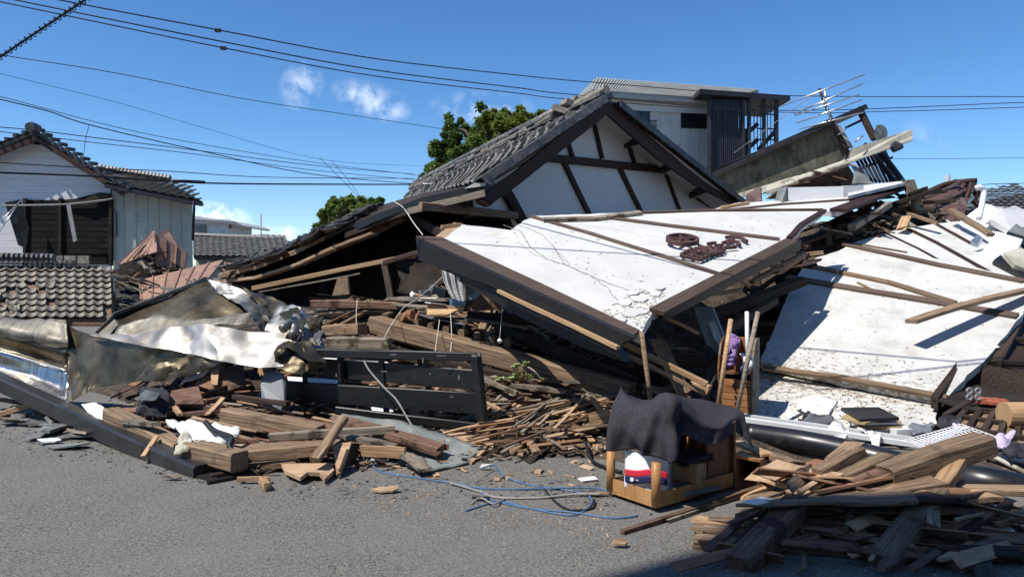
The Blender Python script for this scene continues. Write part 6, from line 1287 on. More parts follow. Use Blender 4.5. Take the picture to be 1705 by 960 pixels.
# ================================================================ LOOSE TIMBER, LISTED PIECE BY PIECE
random.seed(5)
W = {'o': 'wood_old', 'g': 'wood_grey', 't': 'wood_tan', 'r': 'wood_red', 'd': 'wood_dark', 'p': 'plywood', 'b': 'board_red', 'k': 'black_board'}
LST = [
 # left pile on the asphalt
 (184, 690, 6.9, 304, 752, 6.15, .17, .15, 'o', 'timber', 'thick rounded old timber lying just behind the charcoal beam', .02),
 (318, 748, 5.9, 400, 768, 5.6, .17, .15, 'o', 'timber', 'short squared block of old timber below the white cloth', .01),
 (374, 692, 6.75, 535, 722, 6.4, .16, .15, 'o', 'timber', 'long brown log like timber right of the white cloth', .02),
 (392, 750, 6.0, 560, 742, 6.0, .26, .05, 'o', 'plank', 'wide brown plank lying flat in the middle of the left pile', .03),
 (400, 762, 5.75, 545, 748, 5.8, .05, .09, 'o', 'plank', 'brown plank on edge in front of the wide brown plank', .02),
 (448, 727, 6.2, 657, 714, 6.3, .06, .07, 'g', 'batten', 'grey brown batten crossing the top of the left pile', 0),
 (470, 696, 6.9, 562, 716, 6.4, .07, .06, 'r', 'batten', 'dark red batten running down from under the railing', 0),
 (524, 766, 5.55, 573, 695, 6.15, .08, .05, 'o', 'plank', 'short brown plank leaning diagonally on the left pile', 0),
 (572, 700, 6.6, 738, 748, 6.05, .15, .06, 'r', 'plank', 'planed red brown beam ending over the grey green sheet', .02),
 (590, 706, 6.55, 735, 756, 6.0, .06, .05, 'r', 'batten', 'narrow red batten under the planed red brown beam', .03),
 (570, 726, 6.2, 660, 744, 6.0, .1, .03, 'g', 'plank', 'thin split plank among the left pile below the red beam', .08),
 (598, 750, 5.95, 676, 754, 5.9, .03, .09, 't', 'plank', 'pale tan plank on edge right of the broken panel', .02),
 (676, 757, 5.9, 712, 784, 5.6, .12, .02, 'g', 'plank', 'short grey plank lying on the lower edge of the grey green sheet', .03),
 (396, 797, 5.45, 452, 796, 5.45, .03, .03, 't', 'lath', 'short tan lath on the asphalt right of the beam tip', .02),
 (436, 798, 5.4, 446, 810, 5.25, .05, .05, 't', 'wood_block', 'small tan wood block on the asphalt by the short tan lath', 0),
 (350, 795, 5.7, 478, 772, 5.9, .05, .06, 'd', 'batten', 'dark batten forming the front edge of the left pile', 0),
 (380, 778, 5.8, 500, 770, 5.8, .1, .05, 'o', 'plank', 'brown plank low in front of the left pile', .03),
 (500, 724, 6.4, 545, 712, 6.5, .1, .03, 't', 'plank', 'splintered fresh plank end next to the diagonal plank', .08),
 (238, 760, 6.0, 262, 725, 6.2, .04, .02, 't', 'lath', 'small orange lath standing against the squared timber', 0),
 (205, 700, 6.6, 262, 706, 6.3, .08, .03, 'g', 'plank', 'grey plank scrap on the thick rounded timber', .05),
 (390, 660, 7.3, 480, 672, 7.0, .06, .05, 'd', 'batten', 'dark batten under the crumpled metal near the plastic shell', 0),
 (280, 665, 7.2, 300, 690, 6.8, .05, .02, 't', 'lath', 'thin tan lath below the dark red boards under the canopy', 0),
 (345, 690, 6.8, 372, 662, 7.1, .05, .02, 't', 'lath', 'tan lath slanting up under the canopy', 0),
 (300, 690, 6.9, 420, 680, 6.9, .12, .03, 'r', 'plank', 'red brown plank under the canopy behind the white cloth', .05),
 (310, 672, 7.1, 402, 686, 6.9, .04, .03, 'r', 'batten', 'thin red batten crossing below the canopy', .02),
 (0, 690, 8.0, 60, 672, 8.0, .12, .06, 't', 'plank', 'tan board end at the left edge under the charcoal beam', .05),
 (-10, 664, 8.4, 45, 672, 8.2, .05, .04, 'r', 'batten', 'dark red batten at the left edge under the beam', 0),
 # timbers in the middle
 (622, 540, 9.1, 1052, 655, 7.6, .26, .22, 'o', 'timber_beam', 'huge old squared beam sloping down across the middle of the heap', .0),
 (548, 571, 8.7, 652, 573, 8.5, .16, .15, 'g', 'timber', 'weathered grey timber stub left of the huge beam', .03),
 (544, 550, 9.2, 604, 548, 8.9, .18, .14, 'o', 'timber', 'brown timber end above the grey timber stub', .04),
 (560, 590, 8.4, 640, 588, 8.3, .1, .06, 'o', 'plank', 'brown plank behind the top rail of the black railing', .02),
 (520, 505, 9.9, 780, 512, 9.3, .12, .1, 'r', 'floor_joist', 'long dark red floor joist under the exposed floor', 0),
 (540, 525, 9.7, 660, 518, 9.6, .1, .05, 'd', 'plank', 'dark plank under the exposed floor at the left', 0),
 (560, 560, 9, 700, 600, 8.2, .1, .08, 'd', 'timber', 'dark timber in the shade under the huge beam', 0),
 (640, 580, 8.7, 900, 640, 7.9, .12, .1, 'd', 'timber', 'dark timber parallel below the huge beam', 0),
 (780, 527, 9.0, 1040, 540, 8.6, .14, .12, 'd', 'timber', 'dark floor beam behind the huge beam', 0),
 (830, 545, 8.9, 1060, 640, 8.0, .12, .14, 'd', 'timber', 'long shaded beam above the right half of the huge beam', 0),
 (760, 512, 9.2, 870, 512, 9.0, .05, .04, 'g', 'lath', 'thin grey lath above the joist blocks', 0),
 (720, 524, 9.0, 880, 545, 8.7, .12, .03, 'g', 'plank', 'dusty grey plank lying above the huge beam', .03),
 (709, 512, 9.1, 776, 516, 8.9, .03, .09, 't', 'plank', 'fresh tan board edge below the net curtain', .04),
 (420, 480, 10.1, 692, 424, 9.5, .05, .06, 't', 'batten', 'long pale batten rising to the right across the dark opening', .0),
 (430, 486, 10.05, 600, 455, 9.7, .03, .02, 'g', 'lath', 'thin white painted lath under the long pale batten', .0),
 (640, 438, 9.6, 700, 420, 9.3, .07, .06, 'd', 'batten', 'dark upper end of the long pale batten', 0),
 (660, 496, 9.6, 800, 500, 9.2, .5, .03, 'g', 'floor_board', 'dusty exposed floor board strewn with papers', .04),
 (500, 655, 7.9, 560, 620, 8.4, .12, .04, 'k', 'plank', 'black plank behind the left part of the railing', 0),
 # under the front tip
 (880, 492, 7.6, 1178, 640, 6.6, .05, .05, 't', 'batten', 'long fresh tan batten running from under the sign wall to the bent board', .0),
 (1020, 580, 6.9, 1175, 655, 6.7, .06, .04, 'o', 'batten', 'brown batten below the long fresh tan batten', .0),
 (1110, 530, 7.3, 1165, 556, 7.2, .04, .03, 't', 'lath', 'short tan lath under the corner of the trim board', .03),
 (1120, 500, 7.6, 1235, 482, 8.0, .04, .04, 'o', 'lath', 'thin stick under the trim board of the sign wall', .0),
 (1090, 560, 7.4, 1140, 655, 6.9, .14, .05, 'o', 'plank', 'split brown plank standing in the dark below the sign wall', .12),
 (1150, 640, 7.0, 1185, 650, 6.9, .12, .08, 't', 'plank', 'fresh tan stub at the foot of the bent board', .04),
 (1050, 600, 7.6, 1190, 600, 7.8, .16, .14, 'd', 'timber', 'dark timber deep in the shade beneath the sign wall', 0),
 (980, 700, 6.8, 1020, 690, 6.8, .02, .12, 't', 'lath', 'tan lath behind the left edge of the towel', .02),
 # between the slabs
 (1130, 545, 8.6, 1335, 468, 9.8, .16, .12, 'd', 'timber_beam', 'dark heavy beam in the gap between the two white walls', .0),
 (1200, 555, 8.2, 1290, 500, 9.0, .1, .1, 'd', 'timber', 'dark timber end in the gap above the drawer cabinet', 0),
 (1250, 470, 9.4, 1340, 420, 10.2, .08, .05, 'o', 'plank', 'brown plank in the gap between the white walls', .04),
 (1278, 438, 9.6, 1300, 446, 9.4, .16, .05, 't', 'splintered_stub', 'bright splintered stub beside the trim board', .1),
 (1418, 378, 11.2, 1480, 340, 12, .12, .1, 'g', 'plank', 'grey plank slanting up below the back wall trim', .03),
 (1500, 382, 11.6, 1510, 360, 11.8, .14, .04, 't', 'plank', 'fresh tan plank end standing at the top of the right wall', .06),
 (1510, 355, 12, 1560, 372, 11.6, .1, .05, 'o', 'plank', 'brown plank lying above the fan of white boards', .04),
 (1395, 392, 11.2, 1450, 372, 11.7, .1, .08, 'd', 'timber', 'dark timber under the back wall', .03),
 (1345, 375, 11.5, 1420, 390, 11.2, .2, .03, 'g', 'plank', 'dusty board under the edge of the sign wall', .05),
 (1330, 410, 10.4, 1348, 412, 10.2, .1, .06, 't', 'splintered_stub', 'splintered tan stub under the right corner of the sign wall', .12),
 # centre right fill, parallel strips
 (848, 672, 7.4, 905, 655, 7.7, .05, .05, 'r', 'batten', 'first of the slanting dark red strips right of the railing', 0),
 (860, 686, 7.2, 944, 660, 7.6, .05, .05, 'r', 'batten', 'second of the slanting dark red strips right of the railing', 0),
 (910, 697, 7.1, 968, 667, 7.5, .06, .05, 'r', 'batten', 'third slanting dark red strip, nearer the towel', 0),
 (925, 715, 6.9, 1000, 676, 7.4, .08, .06, 'o', 'batten', 'broad slanting brown strip left of the towel', 0),
 (905, 742, 6.5, 1010, 697, 7.0, .06, .05, 'o', 'batten', 'bowed brown strip nearest to the towel', 0),
 (950, 732, 6.7, 1012, 706, 6.9, .05, .03, 'g', 'lath', 'grey lath beside the bowed brown strip', 0),
 (802, 628, 7.9, 975, 636, 7.7, .04, .03, 'g', 'lath', 'long thin lath lying level right of the railing', 0),
 (804, 631, 7.6, 862, 655, 7.3, .06, .04, 'g', 'plank', 'short grey plank slanting down from the railing post', 0),
 (850, 640, 7.6, 945, 652, 7.4, .12, .04, 'g', 'plank', 'grey stone coloured plank in front of the succulent', .03),
 (966, 664, 7.5, 1030, 660, 7.5, .1, .07, 'g', 'plank', 'pale grey plank end behind the towel', .03),
 (985, 660, 7.2, 1012, 698, 6.9, .05, .02, 't', 'lath', 'orange lath crossing in front of the towel, upper one', 0),
 (985, 712, 6.9, 1008, 675, 7.2, .04, .02, 't', 'lath', 'orange lath crossing the other way left of the towel', 0),
 (980, 726, 6.6, 1005, 760, 6.2, .05, .02, 't', 'lath', 'orange lath leaning on the ground left of the towel', 0),
 (815, 710, 6.95, 832, 658, 7.6, .05, .05, 'k', 'batten', 'short black stick leaning behind the railing end post', 0),
 (800, 602, 8.4, 816, 602, 8.3, .12, .1, 'g', 'timber', 'squared grey timber end just right of the railing post', .02),
 (860, 638, 7.7, 872, 622, 7.9, .04, .02, 'r', 'lath', 'thin red lath by the succulent', 0),
 # lower right pile
 (1035, 886, 4.75, 1300, 800, 5.4, .04, .025, 'r', 'batten', 'long thin red batten with its point on the asphalt', .0),
 (1100, 868, 4.9, 1255, 815, 5.35, .07, .02, 'g', 'lath', 'pale lath lying beside the long thin red batten', .05),
 (1230, 828, 5.1, 1298, 805, 5.3, .05, .02, 't', 'lath', 'tan lath on the long thin red batten', .02),
 (1158, 862, 4.9, 1248, 885, 4.65, .10, .025, 't', 'plank', 'bright tan plank end on the left of the lower pile', .02),
 (1150, 888, 4.75, 1330, 905, 4.5, .14, .1, 'o', 'timber', 'rough brown timber at the lower left of the lower pile', .04),
 (1152, 905, 4.65, 1300, 918, 4.4, .12, .1, 'o', 'timber', 'lowest rough timber on the asphalt in the lower pile', .04),
 (1232, 945, 4.0, 1330, 838, 4.42, .15, .13, 'r', 'timber', 'thick dark timber slanting up from the front of the lower pile', .01),
 (1212, 928, 4.1, 1290, 850, 4.4, .07, .06, 'd', 'batten', 'narrow dark batten left of the thick slanting timber', .0),
 (1250, 842, 4.48, 1560, 795, 4.71, .3, .03, 'o', 'plank', 'broad curved board in the middle of the lower pile', .05),
 (1300, 815, 4.61, 1480, 830, 4.54, .3, .02, 'p', 'board', 'thin plywood sheet under the broad curved board', .06),
 (1360, 790, 4.73, 1436, 748, 4.93, .09, .07, 'o', 'timber', 'squared timber end pointing up at the top of the lower pile', .01),
 (1382, 775, 4.8, 1425, 738, 4.98, .12, .04, 'o', 'plank', 'short split plank behind the squared timber end', .05),
 (1390, 800, 4.68, 1480, 758, 4.88, .1, .05, 'o', 'plank', 'brown plank below the squared timber end', .03),
 (1400, 808, 4.65, 1480, 788, 4.74, .1, .07, 'r', 'timber', 'dark timber in the middle of the lower pile', .01),
 (1470, 795, 4.71, 1640, 738, 4.98, .18, .15, 'o', 'timber_beam', 'thick cracked timber on top of the lower pile before the wire rack', .01),
 (1410, 810, 4.64, 1545, 768, 4.84, .12, .06, 'o', 'plank', 'weathered plank continuing left from the thick cracked timber', .05),
 (1436, 762, 4.87, 1520, 792, 4.72, .02, .02, 'd', 'lath', 'thin black rod pointing down right on the lower pile', .0),
 (1552, 800, 4.68, 1705, 850, 4.45, .025, .02, 'd', 'lath', 'long thin dark stick crossing the right of the lower pile', .0),
 (1562, 818, 4.6, 1598, 766, 4.85, .1, .08, 't', 'timber', 'cracked tan post standing out of the lower pile', .03),
 (1468, 940, 4.02, 1562, 825, 4.57, .15, .13, 'o', 'timber', 'thick old post slanting down the right side of the lower pile', .02),
 (1530, 935, 4.04, 1680, 838, 4.5, .05, .05, 'd', 'batten', 'dark batten slanting across the right side of the lower pile', .0),
 (1560, 880, 4.3, 1620, 838, 4.5, .3, .02, 'b', 'board', 'smooth red brown board at the right of the lower pile', .01),
 (1545, 900, 4.21, 1610, 890, 4.26, .26, .02, 'b', 'board', 'shaded red brown board below the smooth one', .01),
 (1590, 945, 3.99, 1680, 895, 4.23, .09, .08, 'o', 'timber', 'dark timber at the bottom right of the lower pile', .01),
 (1582, 830, 4.54, 1655, 824, 4.57, .16, .03, 't', 'plank', 'short tan plank behind the smooth red brown board', .05),
 (1640, 870, 4.35, 1720, 850, 4.45, .12, .04, 'o', 'plank', 'brown plank at the right edge of the lower pile', .04),
 (1655, 885, 4.28, 1705, 935, 4.04, .03, .02, 'r', 'lath', 'thin red lath pointing to the lower right corner', .02),
 (1260, 790, 5.7, 1330, 812, 4.63, .14, .04, 't', 'plank', 'tan plank lying between the open cabinet and the lower pile', .02),
 (1266, 752, 6.1, 1330, 775, 4.8, .1, .05, 'o', 'plank', 'brown plank behind the open cabinet under the black pipe', .03),
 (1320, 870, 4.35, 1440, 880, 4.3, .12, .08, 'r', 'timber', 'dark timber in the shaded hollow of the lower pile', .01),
 (1290, 905, 4.18, 1480, 925, 4.09, .14, .08, 'o', 'timber', 'dark timber along the shaded foot of the lower pile', .01),
 (1420, 900, 4.21, 1560, 890, 4.26, .1, .06, 'r', 'timber', 'dark timber behind the thick old post', .01),
 (1380, 850, 4.45, 1500, 842, 4.48, .14, .03, 'o', 'plank', 'brown plank in the shade under the broad curved board', .03),
 (1450, 865, 4.37, 1470, 885, 4.28, .05, .04, 'g', 'wood_block', 'small grey block in the shaded middle of the lower pile', 0),
 (1262, 800, 4.68, 1320, 770, 4.83, .2, .02, 'p', 'board', 'torn plywood piece at the top left of the lower pile', .08),
 (1318, 812, 4.63, 1385, 782, 4.77, .22, .02, 'p', 'board', 'jagged plywood sheet top left of the lower pile', .1),
 (1240, 855, 4.42, 1262, 845, 4.47, .1, .02, 'p', 'board', 'little plywood scrap by the bright tan plank', .04),
]
nm_fix = {'splintered_stub': 'splintered_stub'}
for (x1, y1, d1, x2, y2, d2, w_, h_, k, nm, lb, spl) in LST:
    beam(nm, P(x1, y1, d1), P(x2, y2, d2), w_, h_, W[k], None, lb, {'timber': 'timber', 'timber_beam': 'timber', 'plank': 'plank', 'board': 'board', 'floor_board': 'board', 'floor_joist': 'timber', 'batten': 'batten', 'lath': 'lath', 'wood_block': 'block', 'splintered_stub': 'plank'}[nm],
         splinter=spl + (.014 if k in 'ogrt' and h_ < .1 else .004), bow=random.uniform(-.005, .008), twist=random.uniform(-.05, .05), n=7)
# little joist blocks under the exposed floor
for i in range(9):
    x = 640 + i * 25.5; y = 527 + i * 5.6; a = P(x, y, 9.15 - i * .1)
    beam('joist_end', a, a + Vector((.02, .5, .0)), .075, .085, 'wood_old', hs_, n=2)
# flat boards as polygons: x,y,d lists
def bd(pts, th, mt, nm, lb, cat='board', parent=None):
    q = [P(*p) for p in pts]; n = (q[1] - q[0]).cross(q[2] - q[0]).normalized(); n = n if n.z > 0 else -n
    return MB().prism(q, -n * th).build(nm, mt, parent, lb, cat)
bd([(744, 722, 6.6), (792, 716, 6.8), (884, 746, 6.45), (872, 758, 6.25), (800, 742, 6.4)], .02, 'plywood', 'board', 'pale tan board lying flat at the foot of the railing')
bd([(815, 718, 6.85), (832, 698, 7.1), (890, 713, 6.95), (862, 741, 6.55)], .02, 'plywood', 'board', 'square tan plywood piece right of the railing end')
bd([(850, 694, 7.0), (878, 702, 6.95), (924, 700, 6.95), (926, 710, 6.85), (890, 712, 6.85), (862, 706, 6.9)], .015, 'wood_grey', 'board', 'curved grey board in front of the slanting strips')
bd([(862, 758, 6.3), (890, 742, 6.6), (926, 704, 6.9), (915, 715, 6.75), (905, 745, 6.3), (880, 770, 6.1)], .02, 'wood_dark', 'board', 'dark curled board left of the bowed brown strip')
bd([(468, 771, 5.75), (553, 770, 5.75), (556, 782, 5.6), (540, 797, 5.4), (532, 786, 5.5), (512, 785, 5.5), (500, 794, 5.4), (475, 783, 5.55)], .03, 'plywood', 'board', 'broken tan panel with a curved notch at the front of the left pile')
bd([(553, 740, 5.9), (585, 735, 5.9), (568, 785, 5.6), (560, 790, 5.55), (558, 770, 5.7)], .02, 'plywood', 'board', 'folded tan panel standing in a V at the front of the left pile')
bd([(585, 736, 5.9), (600, 752, 6.1), (566, 792, 5.6), (568, 782, 5.6)], .02, 'wood_dark', 'board', 'dark back half of the folded V shaped panel')
bd([(325, 640, 7.5), (338, 602, 7.8), (372, 602, 7.7), (380, 640, 7.4), (350, 648, 7.3)], .02, 'board_red', 'board', 'orange red splintered boards standing under the metal canopy')
bd([(350, 600, 7.6), (366, 598, 7.6), (362, 640, 7.3), (352, 640, 7.3)], .02, 'wood_tan', 'board', 'narrow tan board standing by the orange red boards')
bd([(285, 650, 7.3), (330, 642, 7.3), (340, 672, 7.0), (282, 672, 7.0)], .02, 'wood_red', 'board', 'dark red board lying under the metal canopy')
bd([(375, 612, 7.6), (405, 604, 7.7), (410, 640, 7.4), (380, 650, 7.3)], .02, 'wood_red', 'board', 'red brown board under the right half of the canopy')
bd([(476, 592, 8.5), (640, 600, 8.3), (655, 608, 8.2), (480, 598, 8.4)], .02, 'white_paint', 'white_strip', 'white painted strip behind the top rail of the railing')
bd([(478, 626, 8.2), (565, 632, 8.0), (560, 638, 7.9), (480, 634, 8.1)], .02, 'white_paint', 'white_strip', 'white painted strip behind the middle of the railing')
bd([(618, 678, 7.5), (650, 672, 7.6), (655, 684, 7.4), (622, 690, 7.4)], .01, 'white_paint', 'white_strip', 'white scrap behind the lower gap of the railing')
bd([(676, 682, 7.5), (790, 684, 7.4), (800, 694, 7.2), (690, 692, 7.35)], .02, 'board_red', 'board', 'orange board behind the lower right gap of the railing')
bd([(688, 520, 9.2), (760, 533, 8.9), (775, 540, 8.7), (720, 530, 8.9)], .01, 'frosted', 'pale_sheet', 'bluish corrugated sheet lying above the huge beam', 'sheet')
bd([(650, 505, 9.3), (700, 498, 9.5), (770, 500, 9.3), (775, 510, 9.1), (700, 512, 9.1)], .02, 'wood_grey', 'board', 'dusty floor boards below the net curtain')
bd([(710, 524, 8.8), (712, 514, 8.9), (764, 514, 8.8), (744, 524, 8.7)], .02, 'wood_tan', 'board', 'bright tan drawer front lying below the net curtain')
bd([(1625, 876, 4.35), (1680, 872, 4.4), (1692, 886, 4.25), (1630, 894, 4.2)], .01, 'paper', 'paper_sheet', 'white paper sheet at the right of the lower pile', 'paper')
bd([(1590, 872, 4.62), (1612, 868, 4.68), (1600, 893, 4.4), (1586, 892, 4.42)], .008, 'grey_panel', 'tile', 'grey tile piece at the right of the lower pile', 'tile')
bd([(1235, 834, 4.3), (1268, 826, 4.5), (1300, 832, 4.4), (1262, 838, 4.2)], .008, 'white_paint', 'white_strip', 'thin white veneer edge under the broad curved board')
tube('grey_conduit', [P(1600, 898, 4.25), P(1720, 900, 4.2)], .012, 'cable_grey', None, 'pale grey conduit along the lower right corner', 'conduit', sub=1)
sheet('curved_board', [prow((1290, 820, 4.7), (1400, 800, 4.8), (1500, 790, 4.85)), prow((1225, 836, 4.25), (1380, 838, 4.22), (1530, 830, 4.28))], 'wood_old', None, 'broad curved board arching over the dark hollow of the lower pile', 'board', thick=.02, disp=.03, dscale=1.5)
sheet('curved_board', [prow((1460, 800, 4.75), (1540, 790, 4.85), (1605, 800, 4.85)), prow((1480, 834, 4.3), (1540, 828, 4.32), (1612, 832, 4.35))], 'wood_dark', None, 'dark curved board right of the broad arching one', 'board', thick=.02, disp=.03, dscale=1.5)
bd([(1300, 818, 4.7), (1322, 786, 4.85), (1334, 772, 4.95), (1358, 763, 5.0), (1382, 768, 5.0), (1392, 785, 4.9), (1372, 800, 4.8), (1350, 818, 4.7)], .01, 'board_red', 'board', 'jagged pale plywood standing at the top left of the lower pile')
bd([(1606, 842, 4.6), (1652, 833, 4.7), (1628, 882, 4.3), (1596, 878, 4.3)], .02, 'board_red', 'board', 'tilted smooth brown sheet on the right of the lower pile')
for i, (pts, lb) in enumerate((([(1290, 845, 4.75), (1520, 840, 4.75), (1560, 915, 4.5), (1285, 915, 4.5)], 'added dark board deepening the shade in the lower pile hollow, larger one'), ([(1560, 880, 4.55), (1700, 872, 4.6), (1710, 935, 4.3), (1560, 935, 4.3)], 'added dark board deepening the shade low at the right of the lower pile'))):
    bd(pts, .03, 'wood_dark', 'board', lb)  # blackish boards added to give the lower pile its deep shade
for i in range(26):
    x = random.uniform(1385, 1515); a = P(x, 352 - (x - 1385) * .24 + random.uniform(0, 34), 12.6 + random.uniform(-.3, .4)); b = a + Vector((random.uniform(-1.1, 1.1), random.uniform(-.4, .3), random.uniform(-.5, .3)))
    beam('dark_splinter', a, b, random.uniform(.05, .14), random.uniform(.03, .08), random.choice(['wood_dark', 'wood_dark', 'wood_old', 'void_wall']), mb_, splinter=.08, n=3)
# papers on the exposed floor
for i, (x, y, d, lb) in enumerate([(712, 498, 9.3, 'white paper on the dusty floor boards, nearest the curtain'), (690, 500, 9.4, 'second white paper on the dusty floor boards'), (725, 505, 9.0, 'crumpled paper at the edge of the floor boards'), (1028, 905, 4.4, None)][:3]):
    MB().box(P(x, y, d), .22, .2, .012, Matrix.Rotation(i, 3, 'Z') @ Matrix.Rotation(.12, 3, 'X')).build('paper', 'paper', None, lb, 'paper')
MB().box(G(979, 797, .015), .14, .07, .01, Matrix.Rotation(.4, 3, 'Z') @ Matrix.Rotation(.1, 3, 'X')).build('paper_scrap', 'paper', None, 'white paper scrap on the asphalt left of the table', 'paper')
facets('crumpled_paper', [(662, 520, 9.0), (690, 514, 9.1), (700, 525, 9.0), (685, 535, 8.9), (668, 532, 8.9)], [(0, 1, 2, 3, 4)], 'board_red', None, 'crumpled brown paper hanging on the floor edge above the huge beam', 'paper', disp=.12, ds=9)
# ================================================================ RUBBLE SHARDS AND SCATTER
def inpoly(x, y, poly):
    c = False; n = len(poly)
    for i in range(n):
        (x1, y1), (x2, y2) = poly[i], poly[(i+1) % n]
        if (y1 > y) != (y2 > y) and x < (x2 - x1) * (y - y1) / (y2 - y1) + x1: c = not c
    return c
def rndpix(poly):
    xs_ = [p[0] for p in poly]; ys_ = [p[1] for p in poly]
    while True:
        x, y = random.uniform(min(xs_), max(xs_)), random.uniform(min(ys_), max(ys_))
        if inpoly(x, y, poly): return x, y
COLW = {'wood_old': 'brown', 'wood_grey': 'grey', 'wood_tan': 'tan', 'wood_red': 'dark red', 'wood_dark': 'blackish', 'plywood': 'pale', 'board_red': 'orange', 'tile_grey': 'slate', 'grey_panel': 'grey green'}
def scatter(poly, n, mats, lens, wds, ths, place, group, yaw=None, lift=.12, spl=.04, nm='lath'):
    for k in range(n):
        x, y = rndpix(poly); p = hit(x, y)
        if not p: continue
        L = random.uniform(*lens); a = random.gauss(yaw, .45) if yaw is not None else random.uniform(0, math.pi)
        dx = Vector((math.cos(a), math.sin(a), 0)) * L / 2
        lo = random.uniform(.0, lift); A_ = p - dx; B_ = p + dx
        A_.z = H(A_.x, A_.y) + lo + random.uniform(0, lift) ; B_.z = H(B_.x, B_.y) + lo + random.uniform(0, lift * .6)
        wd, th = random.uniform(*wds), random.uniform(*ths)
        mm = random.choice(mats)
        A_.z = max(A_.z, th / 2 + .004); B_.z = max(B_.z, th / 2 + .004)
        sz = 'short' if L < lens[0] + (lens[1] - lens[0]) * .35 else ('long' if L > lens[0] + (lens[1] - lens[0]) * .7 else 'middling')
        kind = 'board' if wd > .1 else ('batten' if th > .03 else 'lath')
        beam(kind if nm == 'lath' else nm, A_, B_, wd, th, mm, None, f'{sz} {COLW[mm]} broken {kind if nm == "lath" else nm} {place}', kind if nm == 'lath' else nm, group, splinter=spl * random.random(), bow=random.uniform(-.006, .012), twist=random.gauss(0, .08), roll=random.gauss(0, .3), n=4)
WD = ['wood_old', 'wood_old', 'wood_grey', 'wood_old', 'wood_red', 'wood_dark', 'plywood', 'board_red', 'wood_grey', 'wood_dark']
scatter([(800, 640), (1000, 640), (1010, 700), (960, 760), (800, 740)], 95, WD, (.2, .9), (.02, .07), (.01, .04), 'in the heap between railing and towel', 'broken wood between railing and towel', yaw=.6, lift=.06)
scatter([(480, 600), (800, 600), (800, 672), (560, 665)], 62, WD, (.3, 1.1), (.02, .08), (.01, .04), 'behind the black railing', 'broken wood behind the railing', yaw=.35, lift=.05)
scatter([(190, 690), (450, 680), (600, 700), (640, 750), (480, 775), (370, 770)], 30, ['wood_old', 'wood_grey', 'wood_dark', 'wood_red', 'wood_old'], (.3, 1.0), (.03, .1), (.015, .05), 'in the left pile behind the charcoal beam', 'broken wood in the left pile', yaw=-.3, lift=.05)
scatter([(200, 640), (450, 600), (470, 690), (240, 700)], 44, ['wood_red', 'wood_dark', 'wood_old', 'board_red', 'wood_dark', 'wood_tan'], (.3, 1.0), (.03, .12), (.01, .04), 'under the crumpled metal canopy', 'broken wood under the canopy')
scatter([(560, 505), (860, 520), (1000, 600), (900, 620), (640, 590), (550, 560)], 50, ['wood_old', 'wood_dark', 'wood_red', 'wood_grey'], (.4, 1.2), (.04, .12), (.02, .07), 'in the middle under the exposed floor', 'broken wood under the floor', lift=.1)
scatter([(1060, 600), (1180, 560), (1190, 690), (1100, 690)], 22, ['wood_dark', 'wood_old', 'wood_dark'], (.3, .9), (.04, .1), (.02, .06), 'in the shade beneath the sign wall', 'broken wood beneath the sign wall')
scatter([(1390, 395), (1500, 330), (1560, 345), (1540, 380), (1440, 400)], 60, ['wood_dark', 'wood_old', 'wood_grey', 'wood_dark', 'wood_old'], (.3, 1.1), (.04, .12), (.02, .08), 'in the gap behind the right white wall', 'broken wood between the white walls', lift=.3)
scatter([(1220, 560), (1330, 430), (1400, 400), (1380, 430), (1270, 590)], 30, ['wood_dark', 'wood_old', 'wood_dark'], (.3, 1.0), (.04, .12), (.03, .08), 'in the dark gap between the two white walls', 'broken wood in the dark gap', lift=.2)
scatter([(20, 690), (130, 690), (200, 740), (60, 735), (0, 705)], 26, ['tile_grey', 'wood_grey', 'grey_panel', 'wood_old', 'tile_grey'], (.12, .5), (.06, .18), (.01, .03), 'on the asphalt beside the charcoal beam', 'shards beside the charcoal beam', lift=.05, nm='shard')
scatter([(600, 770), (990, 770), (1000, 800), (1010, 830), (900, 800), (650, 800)], 26, ['plywood', 'wood_tan', 'wood_grey', 'wood_old'], (.04, .16), (.015, .05), (.004, .012), 'on the asphalt before the heap', 'wood chips on the asphalt', lift=.006, nm='chip')
TH = ['wood_tan', 'wood_old', 'plywood', 'wood_old', 'wood_grey', 'board_red', 'wood_red']
scatter([(800, 640), (1000, 640), (1010, 700), (940, 760), (800, 740)], 70, TH, (.5, 1.3), (.018, .045), (.008, .018), 'lying loose over the heap beside the towel', 'thin laths beside the towel', yaw=.6, lift=.1)
scatter([(480, 600), (800, 600), (800, 665), (560, 660)], 50, TH, (.5, 1.4), (.018, .045), (.008, .018), 'showing through the black railing', 'thin laths seen through the railing', yaw=.3, lift=.1)
scatter([(240, 690), (450, 690), (620, 710), (620, 750), (480, 775), (370, 770)], 40, TH, (.4, 1.2), (.02, .05), (.008, .016), 'strewn over the left timbers', 'thin laths over the left timbers', yaw=-.25, lift=.12)
scatter([(560, 505), (860, 520), (960, 590), (900, 620), (640, 580), (550, 560)], 40, TH, (.5, 1.4), (.02, .05), (.01, .02), 'poking out under the exposed floor', 'thin laths under the exposed floor', yaw=-.1, lift=.15)
